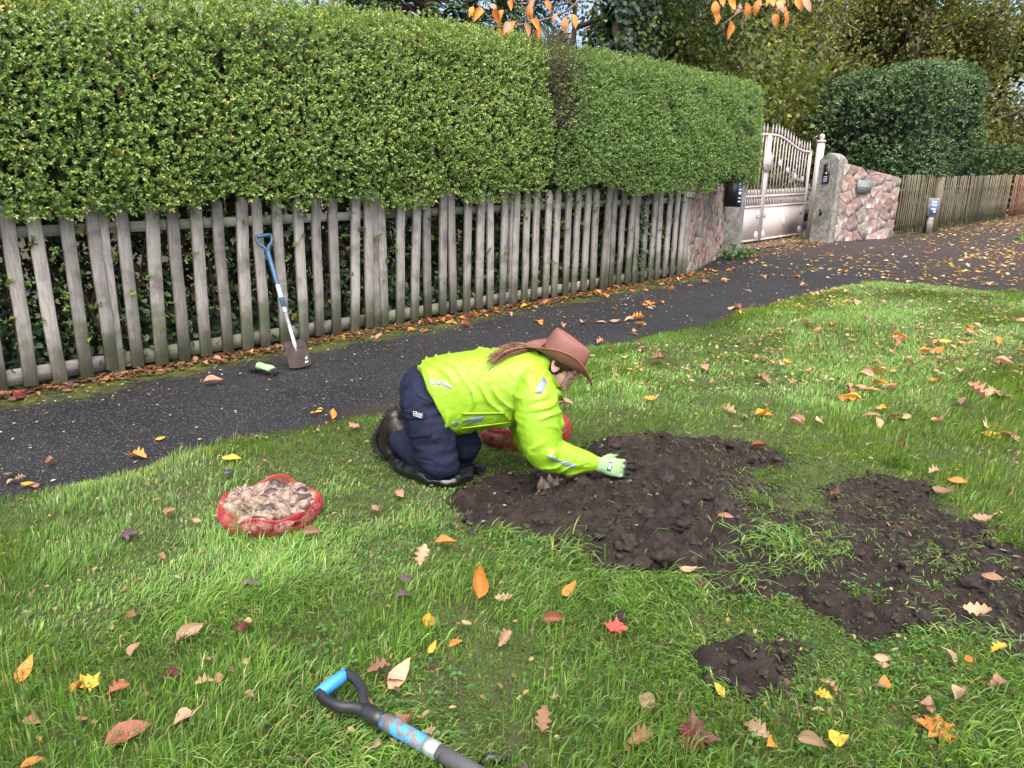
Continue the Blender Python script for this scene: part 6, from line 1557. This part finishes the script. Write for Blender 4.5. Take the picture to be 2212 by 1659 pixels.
# bit of black plastic at the bottom edge
p = gnd(1062, 1650, .03); t = thing('black_clip', 'black plastic edge showing in the grass at the bottom, right of the shovel', 'clip', p)
mb = MB(); mb.tube([p + np.array([-.03, .01, .0]), p + np.array([0, .012, .012]), p + np.array([.05, -.03, .0])], [.008, .012, .008], 8); mb.build('bar', m_tblack, t, True)
# pair of work gloves dropped at the fence foot
for (px, py, h, lab, sd_) in ((574, 806, (.35, -.75, -.10), 'pale green and black work glove lying at the fence foot, right of the pair', 3), (548, 798, (-.2, -.9, -.05), 'mostly black work glove lying at the fence foot, left of the pair', 6)):
    p = gnd(px, py); p[2] += .03; h = np.array(h); l = np.cross(nrm(h), [0, 0, 1.])
    me = glove_mesh((0, 0, 0), h, l, (0, -.1, -.6), .07, .5, seed=sd_, clean=True); V = getco(me); z0 = V[:, 2].min()
    if sd_ == 6:
        c_ = me.color_attributes['Col']; C = np.tile(np.array([.022, .02, .02, 1.]), (len(V), 1)); C[V[:, 1] > -.02] = (.10, .12, .08, 1); c_.data.foreach_set('color', C.astype(np.float32).ravel())
    o = bpy.data.objects.new('glove', me); COL.objects.link(o); me.materials.append(m_glove); me.polygons.foreach_set('use_smooth', np.ones(len(me.polygons), bool)); o.location = (p[0] - h[0] * .08, p[1] - h[1] * .08, gz(p[0]) - z0 + .002)
    tag(o, lab, 'glove', 'work gloves at the fence foot')

# ------------------------------------------------------------------ fallen leaves
def leaf_outline(kind):
    if kind == 'cherry': ts = np.linspace(0, 1, 9); w = .50 * np.sin(PI * ts ** .85) ** .8 * (1 - .25 * ts); w[0] = .01; w[-1] = .0; return ts, w * .52
    if kind == 'oak': ts = np.linspace(0, 1, 17); w = (.09 + .17 * np.sin(PI * ts ** 1.15)) * (1 + .36 * np.cos(ts * 2 * PI * 4)) ; w[0] = .02; w[-1] = .03; return ts, w
    ts = np.linspace(0, 1, 7); w = .42 * np.sin(PI * ts ** .7); w[0] = .01; w[-1] = 0.; return ts, w
def leaf_mesh(kind, curl, bend, twist, r, name='fallen_leaf'):
    """unit length leaf along +X, stalk end at the origin"""
    mb = MB()
    if kind == 'maple':
        lobes = [(-2.45, .34), (-2.0, .24), (-1.55, .36), (-1.3, .50), (-1.1, .40), (-.9, .33), (-.72, .46), (-.45, .33), (-.2, .42), (0, .60), (.2, .42), (.45, .33), (.72, .46), (.9, .33), (1.1, .40), (1.3, .50), (1.55, .36), (2.0, .24), (2.45, .34), (PI, .10)]
        P = np.array([[.36 + q * math.cos(a), q * math.sin(a)] for a, q in lobes]); P = P * (1 + r.normal(0, .03, P.shape)); n = len(P); c = np.array([.34, 0]); mid = c + (P - c) * .5
        V2 = np.vstack([[c], mid, P]); z_ = .25 * curl * ((V2[:, 1] / .5) ** 2) + .5 * bend * ((V2[:, 0] - .35) ** 2) + .04 * r.normal(size=len(V2)) * (np.arange(len(V2)) > n)
        V = np.column_stack([V2, z_]); j = np.arange(n); k = (j + 1) % n
        mb.add(V, [np.stack([np.zeros(n, int), 1 + j, 1 + k], 1), np.stack([1 + j, 1 + n + j, 1 + n + k, 1 + k], 1)])
        mb.tube([[.30, 0, .01], [.0, 0, .02], [-.28, .03, .03]], [.008, .008, .006], 4, cap=False)
    else:
        ts, w = leaf_outline(kind); n = len(ts); V = []
        for t_, h in zip(ts, w):
            zc = bend * (t_ - .45) ** 2 + .01 * r.normal()
            for s_ in (-1, -.5, 0, .5, 1):
                y = s_ * h * (1 + .04 * r.normal()); a = twist * (t_ - .5); z_ = curl * (abs(s_) * h) ** 1.3 * 1.1 + .012 * r.normal() * abs(s_)
                V.append([t_ - .06 * abs(s_) * h, y * math.cos(a) - z_ * math.sin(a), zc + y * math.sin(a) + z_ * math.cos(a)])
        i = (np.arange(n - 1)[:, None] * 5 + np.arange(4)[None]).ravel(); mb.add(np.array(V), np.stack([i, i + 5, i + 6, i + 1], 1))
        mb.tube([[.04, 0, .01], [-.10, .01, .02], [-.2, .03, .03]], [.010, .009, .007], 4, cap=False)
    return mb.mesh(name, True)
lr = np.random.default_rng(41)
LM = {k: [leaf_mesh(k, *a, lr) for a in ((.5, -.4, .5), (.3, .55, -.8), (1.3, -.3, .7), (-.5, -.6, .4), (1.9, .4, -.5))] for k in ('cherry', 'oak', 'maple', 'small')}
DM = {'orange': Mdead('leaf_orange', (.62, .19, .035), (.22, .06, .02), (.68, .33, .05)), 'pink': Mdead('leaf_pink_tan', (.50, .25, .165), (.25, .115, .075), (.54, .32, .21)), 'yellow': Mdead('leaf_yellow', (.66, .40, .04), (.35, .15, .03), (.62, .30, .04)),
      'tan': Mdead('leaf_tan', (.40, .28, .17), (.20, .12, .075), (.35, .22, .13)), 'brown': Mdead('leaf_brown', (.27, .135, .075), (.12, .06, .04), (.34, .19, .11)), 'red': Mdead('leaf_red', (.34, .045, .035), (.12, .02, .02), (.42, .09, .06), .35), 'darkred': Mdead('leaf_dark_red', (.11, .010, .022), (.05, .008, .012), (.16, .018, .03), .28), 'purple': Mdead('leaf_dark_purple', (.085, .045, .065), (.04, .025, .035), (.12, .08, .10), .4),
      'gloss': Mdead('leaf_glossy_russet', (.30, .085, .045), (.08, .025, .02), (.36, .13, .07), .22), 'cream': Mdead('leaf_cream', (.50, .40, .23), (.28, .2, .1), (.45, .32, .15))}
def fallen(kind, mat, p, size, az, tilt=(0, 0), label='', group=None, v=None, dz=.0):
    me = LM[kind][int(lr.integers(5)) if v is None else v]
    if len(me.materials) == 0: me.materials.append(DM['orange'])
    o = bpy.data.objects.new('fallen_leaf', me); COL.objects.link(o); o.material_slots[0].link = 'OBJECT'; o.material_slots[0].material = DM[mat]
    o.location = (p[0], p[1], p[2] + dz); size = size * .9; o.scale = (size,) * 3
    Rm = Matrix.Rotation(az, 4, 'Z') @ Matrix.Rotation(tilt[0], 4, 'Y') @ Matrix.Rotation(tilt[1], 4, 'X'); o.rotation_euler = Rm.to_euler()
    o.location -= Rm.to_3x3() @ Vector((size * .42, 0, 0))
    return tag(o, label, 'leaf', group)
def surf(x, y):
    q = np.array([[x, y]])
    if verge_in(q)[0] > 0 and x * FWD[0] + y * FWD[1] > 4.2: return float(verge_z(q)[0]) + .036
    if verge_in(q)[0] > 0: return max(float(verge_z(q)[0]) + .024, float(soil_z(q)[0]) + .01 if soil_sd(q)[0] > 0 else -9)
    return gz(x) + .0 
def IA(deg): return UA + math.radians(deg)
NEAR = [  # px, py, kind, colour, size, image angle, tilt, label
 (1033, 1308, 'cherry', 'orange', .125, 90, (-1.15, .25), 'bright orange pointed leaf standing upright in the foreground grass'),
 (858, 1485, 'cherry', 'pink', .115, 60, (-.35, .5), 'long folded orange tan leaf beside the blue shovel grip'),
 (815, 1470, 'oak', 'brown', .075, 20, (0, .1), 'brown lobed oak leaf just right of the shovel handle'),
 (270, 1600, 'cherry', 'gloss', .125, 28, (-.15, .5), 'large glossy russet leaf in the bottom left foreground'),
 (1328, 1380, 'maple', 'red', .09, 80, (-.2, .15), 'red maple leaf in the grass below the dug bed'),
 (1492, 1600, 'maple', 'darkred', .14, -20, (-.35, .3), 'large dark crimson leaf at the bottom of the picture'),
 (2028, 1588, 'maple', 'orange', .125, 60, (-.25, .1), 'large orange brown maple leaf in the bottom right grass'),
 (1800, 1082, 'maple', 'brown', .105, -70, (-.5, .2), 'brownish red maple leaf hanging over the edge of the bed'),
 (497, 1001, 'cherry', 'yellow', .105, 5, (0, .35), 'golden yellow leaf at the grass edge above the net bag'),
 (292, 976, 'oak', 'orange', .115, -5, (0, .1), 'orange brown oak leaf lying alone on the dark path'),
 (275, 1165, 'maple', 'purple', .09, 20, (-.1, .2), 'dark purple maple leaf in the grass left of the net bag'),
 (522, 1373, 'maple', 'darkred', .06, 70, (-.3, .2), 'small dark red leaf in the middle of the left grass'),
 (540, 1273, 'cherry', 'purple', .085, 10, (0, .2), 'dark curled leaf below the net bag'),
 (880, 1270, 'maple', 'purple', .08, 100, (-.3, .4), 'dark leaf in a clump of dead leaves below the kneeling person'),
 (912, 1238, 'oak', 'pink', .085, 75, (-1.0, .2), 'pale brown leaf standing up from the clump of dead leaves'),
 (868, 1310, 'oak', 'purple', .07, 30, (0, .1), 'greyish oak leaf at the foot of the clump of dead leaves'),
 (1085, 1318, 'oak', 'tan', .07, 10, (0, .2), 'tan oak leaf right of the upright orange leaf'),
 (408, 1385, 'cherry', 'tan', .105, 50, (-.2, .6), 'long tan curled leaf in the left grass'),
 (55, 1470, 'cherry', 'orange', .09, 80, (-.6, .4), 'orange leaf standing at the far left edge of the grass'),
 (198, 1495, 'maple', 'yellow', .075, 70, (-.5, .3), 'yellow orange leaf among tall grass at lower left'),
 (253, 1508, 'oak', 'gloss', .065, 30, (-.3, .3), 'rusty leaf beside the yellow one at lower left'),
 (368, 1468, 'cherry', 'darkred', .07, -20, (-.2, .4), 'dark mahogany leaf tucked in grass left of the shovel'),
 (440, 1493, 'oak', 'cream', .055, 10, (0, .2), 'small cream leaf left of the shovel handle'),
 (960, 1201, 'cherry', 'orange', .09, 0, (0, .15), 'orange leaf lying flat just left of the dug bed'),
 (672, 1168, 'cherry', 'brown', .09, -3, (0, .5), 'thin rusty leaf just right below the net bag'),
 (810, 1118, 'maple', 'brown', .06, 40, (-.2, .2), 'small brown leaf between the net bag and the dug bed'),
 (860, 1085, 'oak', 'pink', .08, -50, (0, .2), 'pale brown leaf below the kneeling pad'),
 (933, 1422, 'cherry', 'yellow', .05, 60, (-.4, .2), 'small bright yellow leaf above the shovel'),
 (925, 1363, 'small', 'yellow', .05, 80, (-.8, .2), 'small yellow leaf standing in the grass left of the orange leaf'),
 (982, 1414, 'cherry', 'orange', .05, 20, (-.2, .3), 'small orange leaf right of the bright yellow one'),
 (1088, 1408, 'oak', 'tan', .07, 50, (-.3, .3), 'tan leaf below the upright orange leaf'),
 (1191, 1365, 'cherry', 'gloss', .085, -10, (-.1, .6), 'folded orange brown leaf left of the red maple leaf'),
 (1226, 1305, 'cherry', 'orange', .08, 40, (-.4, .3), 'orange leaf half under grass at the lower bed edge'),
 (1171, 1575, 'oak', 'brown', .075, 80, (-.5, .2), 'brown oak leaf in the bottom middle grass'),
 (1376, 1610, 'oak', 'brown', .08, 20, (0, .4), 'curled brown leaf left of the crimson leaf'),
 (1626, 1580, 'oak', 'tan', .085, -60, (-.2, .3), 'tan curled leaf right of the crimson leaf'),
 (1751, 1615, 'cherry', 'tan', .085, -50, (-.2, .5), 'long tan leaf in the bottom right grass'),
 (1806, 1605, 'small', 'yellow', .06, 10, (0, .2), 'yellow brown leaf beside the long tan leaf'),
 (2031, 1070, 'cherry', 'brown', .10, -20, (0, .3), 'brown curled leaf on the upper edge of the right bed'),
 (2066, 1045, 'cherry', 'orange', .10, -10, (0, .4), 'orange leaf just above the right bed'),
 (2016, 1030, 'oak', 'tan', .085, 20, (0, .2), 'tan leaf above the right bed, left of the orange one'),
 (2116, 1130, 'oak', 'pink', .09, 0, (0, .2), 'pale leaf lying on the upper right soil'),
 (1636, 981, 'cherry', 'gloss', .10, -40, (-.3, .2), 'dark russet leaf on top of the earth mound'),
 (1941, 985, 'cherry', 'darkred', .085, 65, (-.9, .3), 'dark red leaf standing upright behind the beds'),
 (1561, 1147, 'cherry', 'brown', .075, -15, (0, .3), 'orange brown leaf on the grass strip between the beds'),
 (1483, 1252, 'cherry', 'pink', .07, 10, (0, .2), 'pinkish leaf on the lower edge of the dug bed'),
 (1506, 1275, 'maple', 'darkred', .06, 10, (0, .2), 'small dark red leaf below the earth mound'),
 (2136, 1272, 'cherry', 'brown', .08, -15, (0, .4), 'brown leaf on the soil at the right'),
 (2101, 1345, 'oak', 'tan', .085, -35, (-.2, .6), 'curled tan leaf on the trodden soil at lower right'),
 (1911, 1490, 'small', 'orange', .045, 70, (-.6, .2), 'small orange leaf right of the small dug hole'),
 (718, 892, 'cherry', 'orange', .10, 100, (-.5, .2), 'yellow orange leaf at the grass edge left of the boots'),
 (765, 938, 'maple', 'pink', .09, 60, (-.2, .2), 'tan red maple leaf in the grass left of the boots'),
 (1190, 905, 'cherry', 'orange', .115, -10, (0, .2), 'orange cherry leaf on the grass in front of the jacket'),
 (1220, 882, 'cherry', 'pink', .11, 0, (0, .3), 'pale orange leaf under the brim of the hat'),
 (458, 820, 'cherry', 'pink', .15, 12, (0, .3), 'pinkish leaf on the path left of the dropped gloves'),
 (40, 850, 'maple', 'darkred', .15, 60, (-.3, .2), 'dark crimson leaf at the fence foot at the left edge'),
 (1578, 500, 'cherry', 'orange', .2, 80, (-1.2, .2), 'orange leaf standing against the left gate pillar foot'),
]
NEARP = []
for (px, py, kind, mat, size, az, tilt, lab) in NEAR:
    p = gnd(px, py, .03) if py > 700 else gnd(px, py); z_ = surf(p[0], p[1]); NEARP.append((p[0], p[1]))
    if abs(tilt[0]) > .8: z_ += size * .30
    fallen(kind, mat, (p[0], p[1], z_), size, IA(az), tilt, lab, 'fallen leaves one can tell apart', None, .012)
CW = {'orange': 'orange', 'pink': 'pinkish tan', 'yellow': 'yellow', 'tan': 'tan', 'brown': 'brown', 'red': 'red', 'darkred': 'dark red', 'purple': 'dark purplish', 'gloss': 'russet', 'cream': 'cream'}
KW = {'cherry': 'pointed leaf', 'oak': 'lobed leaf', 'maple': 'maple leaf', 'small': 'small leaf'}
def scatter(n, gen, mats, kinds, size, label, group, tilt=.25, cat=None):
    px_, py_ = None, None
    for i in range(n):
        x_, y_ = gen()
        if px_ is not None and lr.random() < .38: x_, y_ = px_ + lr.normal(0, .09), py_ + lr.normal(0, .07)
        px_, py_ = x_, y_; m_ = mats[int(lr.integers(len(mats)))]; k_ = kinds[int(lr.integers(len(kinds)))]
        fallen(k_, m_, (x_, y_, surf(x_, y_)), size * lr.uniform(.7, 1.25), lr.uniform(0, 6.3), (lr.normal(0, tilt), lr.normal(0, tilt)), CW[m_] + ' ' + KW[k_] + ' ' + label, group, None, .010 if k_ != 'maple' else .016)
def pxgen(poly):
    poly = np.array(poly, float); lo, hi = poly.min(0), poly.max(0)
    def g():
        while True:
            q = np.array([[lr.uniform(lo[0], hi[0]), lr.uniform(lo[1], hi[1])]])
            if polysd(q, poly)[0] > 0:
                p = gnd(*q[0]); return p[0], p[1]
    return g
VG = [np.array([1300, 790]), (1480, 720), (1720, 645), (2000, 620), (2212, 650), (2212, 1000), (1950, 960), (1600, 930), (1330, 920)]
scatter(105, pxgen(VG), ['orange', 'orange', 'pink', 'yellow', 'cream', 'brown', 'pink'], ['cherry', 'cherry', 'cherry', 'oak'], .125, 'among many scattered over the far grass verge', 'leaves scattered over the far verge')
scatter(42, pxgen([(1120, 690), (1350, 640), (1580, 565), (1720, 590), (1740, 625), (1500, 690), (1310, 745)]), ['orange', 'pink', 'pink', 'tan', 'orange', 'brown'], ['cherry', 'cherry', 'oak'], .125, 'lying on the dark path near the gate end', 'leaves on the path near the gate', .2)
def ff(): x_ = lr.uniform(3.4, 10.2); return x_, (FY - .06 if x_ < 9.1 else FY + (x_ - 9.1) * .38) - abs(lr.normal(0, .16)) - .02
scatter(64, ff, ['orange', 'orange', 'pink', 'brown', 'yellow', 'gloss'], ['cherry', 'cherry', 'cherry', 'oak'], .115, 'in the drift along the foot of the fence', 'leaves drifted along the fence foot', .35)
def fl(): x_ = lr.uniform(.4, 3.4); return x_, FY - .05 - abs(lr.normal(0, .10))
scatter(22, fl, ['brown', 'pink', 'brown', 'purple', 'tan'], ['cherry', 'oak', 'maple'], .10, 'at the fence foot left of the leaning spade', 'dull leaves at the left fence foot', .3)
scatter(14, pxgen([(30, 1000), (600, 870), (1100, 760), (1150, 800), (800, 890), (300, 1020), (60, 1075)]), ['yellow', 'tan', 'cream', 'brown'], ['small', 'small', 'oak'], .065, 'on the dark path left of the person', 'small leaves on the near path', .15)
scatter(30, pxgen([(10, 1130), (460, 1040), (480, 1150), (950, 1190), (1000, 1260), (1480, 1290), (1480, 1640), (20, 1640)]), ['brown', 'tan', 'brown', 'cream', 'brown', 'purple', 'orange'], ['small', 'oak', 'cherry'], .052, 'half buried in the near grass', 'small leaves in the near grass', .4)
scatter(16, pxgen([(1500, 1500), (1700, 1420), (2200, 1430), (2200, 1640), (1500, 1640)]), ['brown', 'tan', 'yellow', 'orange'], ['small', 'oak', 'cherry'], .055, 'in the lower right grass', 'small leaves in the lower right grass', .4)
scatter(30, pxgen([(1620, 545), (1900, 540), (2212, 555), (2212, 635), (1950, 605), (1740, 610)]), ['pink', 'orange', 'tan', 'cream', 'orange'], ['cherry', 'cherry', 'oak'], .12, 'lying on the driveway before the gate', 'larger leaves on the driveway', .2)

# ------------------------------------------------------------------ small litter nobody could count
r = np.random.default_rng(51); mb = MB()
def litter(n, gen, L, pal, zoff=.006):
    P = gen(n); n = len(P); z_ = gz(P[:, 0]) + zoff; D_ = np.column_stack([r.normal(size=(n, 2)), r.normal(0, .15, n)]); Nn = np.column_stack([r.normal(0, .3, (n, 2)), np.ones(n)])
    s_ = r.uniform(.5, 1.4, n) ** 1.5; leaves(mb, np.column_stack([P, z_]), D_, Nn, L * s_, L * .55 * s_, pick(pal, n, r), True, .15)
LIT = [(.62, .46, .22, 3), (.55, .33, .10, 3), (.40, .22, .09, 3), (.28, .15, .08, 2), (.70, .58, .36, 1.5)]
def drive(n):
    P = np.column_stack([r.uniform(10.5, 40, n), r.uniform(-2, 6.4, n)]); k = vnoise(P, .35, 9) + .5 * vnoise(P, 1.2, 10) + .035 * (P[:, 0] - 14) - .12 * np.abs(P[:, 1] - 4.6); 
    v2 = np.minimum(P[:, 0] - 18.3 - .25 * (P[:, 1] - 2.8) ** 2, 3.95 - P[:, 1]); return P[(k > r.normal(-.25, .45, n)) & (v2 < 0) & (verge_in(P) < -.02)]
litter(15000, drive, .065, LIT)
def pathl(n): P = np.column_stack([r.uniform(-.5, 10.5, n), r.uniform(3.6, 5.75, n)]); return P[(verge_in(P) < -.02) & (r.random(len(P)) < .25 + .75 * sstep(4.5, 5.7, P[:, 1]))]
litter(2600, pathl, .018, [(.55, .48, .30, 3), (.45, .33, .12, 2), (.6, .52, .38, 2), (.3, .2, .1, 1)], .002)
def foot(n): x_ = r.uniform(-.5, 9.1, n); return np.column_stack([x_, FY + .04 - np.abs(r.normal(0, .12, n))])
litter(3600, foot, .05, [(.22, .12, .07, 4), (.13, .075, .05, 4), (.38, .2, .08, 1.6), (.3, .2, .13, 1.5)], .008)
def gatef(n): return np.column_stack([r.uniform(12, 17, n), r.uniform(6.3, 8.5, n)])
litter(1100, gatef, .05, LIT, .012)
tag(mb.build('leaf_litter', m_tleaf, None, False, True), 'tiny yellow and brown leaf litter strewn over path and driveway', 'leaf litter', kind='stuff')
mb = MB(); n = 2400; P = Pf[r.choice(len(Pf), n)]; P = P[vnoise(P[:, :2], .8, 4) > -.4]; n = len(P)
leaves(mb, P + np.array([0, 0, .045]), np.column_stack([r.normal(size=(n, 2)), r.normal(0, .3, n)]), np.column_stack([r.normal(0, .4, (n, 2)), np.ones(n)]), r.uniform(.02, .05, n), r.uniform(.012, .03, n), pick([(.45, .30, .12), (.35, .2, .08), (.5, .4, .24), (.2, .1, .06)], n, r), True, .2)
P = np.concatenate([Pn[r.choice(len(Pn), 420)], Pm[r.choice(len(Pm), 520)]]); n = len(P)
leaves(mb, P + np.array([0, 0, .03]), np.column_stack([r.normal(size=(n, 2)), r.normal(0, .3, n)]), np.column_stack([r.normal(0, .4, (n, 2)), np.ones(n)]), r.uniform(.012, .03, n), r.uniform(.008, .016, n), pick([(.36, .26, .09), (.25, .14, .06), (.34, .28, .17), (.14, .08, .05)], n, r), True, .2)
P = soil_pts(70, .02, r); n = len(P); leaves(mb, P + np.array([0, 0, .012]), np.column_stack([r.normal(size=(n, 2)), r.normal(0, .3, n)]), np.column_stack([r.normal(0, .4, (n, 2)), np.ones(n)]), r.uniform(.012, .03, n), r.uniform(.008, .016, n), pick([(.28, .19, .11), (.2, .13, .08), (.36, .30, .22)], n, r), True, .2)
tag(mb.build('leaf_litter', m_tleaf, None, False, True), 'tiny leaf scraps sprinkled through the verge grass', 'leaf litter', kind='stuff')

# ------------------------------------------------------------------ cherry branches hanging into the top of the picture
m_cbark = M('cherry_bark', (.10, .075, .06), (.20, .16, .14), scale=40, rough=.7)
def hang(px, py, d): v_ = ray(px, py); v_ = v_ / 1522.; return np.array([0, 0, CAMH]) + v_ * d
def branch(label, main, twigs, lv, dpt, seed):
    r = np.random.default_rng(seed); base = hang(*main[0], dpt); t = thing('cherry_branch', label, 'branch', base, 'cherry branches hanging from above')
    mb = MB(); pts = arc([hang(*p, dpt + .05 * k) for k, p in enumerate(main)], 16); mb.tube(pts, np.linspace(.010, .0035, 16), 6, cap=False); mb.build('bough', m_cbark, t, True)
    for tw in twigs: mb = MB(); mb.tube(arc([hang(*p, dpt + r.normal(0, .05)) for p in tw], 10), np.linspace(.0035, .0018, 10), 5, cap=False); mb.build('twig', m_cbark, t, True)
    for (px, py, L, ang, mat) in lv:
        p = hang(px, py, dpt + r.normal(0, .06)); me = LM['cherry'][int(r.integers(5))]; o = bpy.data.objects.new('leaf', me); COL.objects.link(o); o.parent = t
        o.material_slots[0].link = 'OBJECT'; o.material_slots[0].material = DM[mat]
        d = nrm(RGT * math.cos(math.radians(ang)) + UPV * math.sin(math.radians(ang)) + FWD * r.normal(0, .2)); n_ = nrm(-FWD + r.normal(0, .45, 3)); y_ = nrm(np.cross(n_, d)); n_ = np.cross(d, y_)
        m_ = Matrix.Identity(4); sz = L * .85 / 1522. * dpt
        for i in range(3): m_[i][0] = d[i] * sz; m_[i][1] = y_[i] * sz; m_[i][2] = n_[i] * sz; m_[i][3] = p[i] - base[i]
        o.matrix_local = m_
branch('cherry branch with hanging orange leaves over the middle of the hedge', [(1420, -420), (1330, -150), (1260, 20), (1160, 48), (1090, 60), (1050, 55)],
       [[(1160, 48), (1120, 20), (1090, -30)], [(1260, 20), (1200, -10), (1170, -40)], [(1090, 60), (1060, 40), (1030, 10)], [(1290, -60), (1240, -30), (1190, 30)]],
       [(1040, 15, 42, -115, 'orange'), (1022, 12, 30, -110, 'orange'), (1060, 5, 30, -60, 'pink'), (1070, 18, 40, -80, 'orange'), (1085, 20, 36, -100, 'orange'), (1100, 45, 38, -110, 'pink'), (1115, 48, 42, -120, 'orange'), (1140, 8, 44, -80, 'orange'), (1153, 0, 36, -110, 'pink'), (1150, 42, 40, -70, 'orange'), (1160, 55, 34, -95, 'orange'), (1135, 52, 36, -80, 'pink'), (1178, 0, 32, -60, 'orange'), (1200, 28, 26, -100, 'pink'), (1222, 35, 40, -95, 'orange'), (1236, 28, 40, -75, 'orange'), (1105, 0, 30, -90, 'orange'), (1150, 68, 34, -65, 'orange'), (1080, 60, 30, -50, 'orange'), (1128, -5, 30, -100, 'orange')], 4.3, 1)
branch('cherry branch with hanging orange leaves above the entrance bush', [(1900, -480), (1840, -160), (1740, -20), (1660, 10), (1600, 20), (1560, 55)],
       [[(1660, 10), (1700, 40), (1730, 45)], [(1600, 20), (1570, 0), (1545, -30)], [(1640, 12), (1660, 40), (1675, 60)], [(1740, -20), (1700, 0), (1680, 30)]],
       [(1545, 0, 44, -85, 'orange'), (1552, 20, 40, -95, 'orange'), (1575, 45, 46, -100, 'orange'), (1578, -8, 36, -70, 'orange'), (1598, 5, 34, -110, 'pink'), (1612, 5, 40, -80, 'orange'), (1640, -5, 44, -105, 'orange'), (1652, -20, 40, -80, 'yellow'), (1674, 28, 40, -85, 'orange'), (1680, 0, 36, -60, 'pink'), (1702, 10, 58, -88, 'orange'), (1695, -8, 40, -120, 'orange'), (1720, -6, 38, -70, 'orange'), (1735, -4, 40, -60, 'pink'), (1560, -10, 36, -95, 'orange'), (1668, -10, 34, -90, 'orange')], 4.4, 2)
# leaves that have come to rest on the hedge top
for (px, py, mat, ang) in ((1185, 100, 'orange', -80), (1178, 110, 'gloss', -60), (1250, 118, 'pink', 10), (1345, 132, 'orange', 20), (1375, 148, 'pink', -10), (1548, 168, 'orange', 10), (1558, 174, 'gloss', -40), (1600, 178, 'orange', 0)):
    p = atY(px, py, FY + .02); o = fallen('cherry', mat, (p[0], p[1], p[2]), .10, IA(ang), (.3, .5), 'orange leaf caught on the top of the clipped hedge', 'leaves caught on the hedge top')
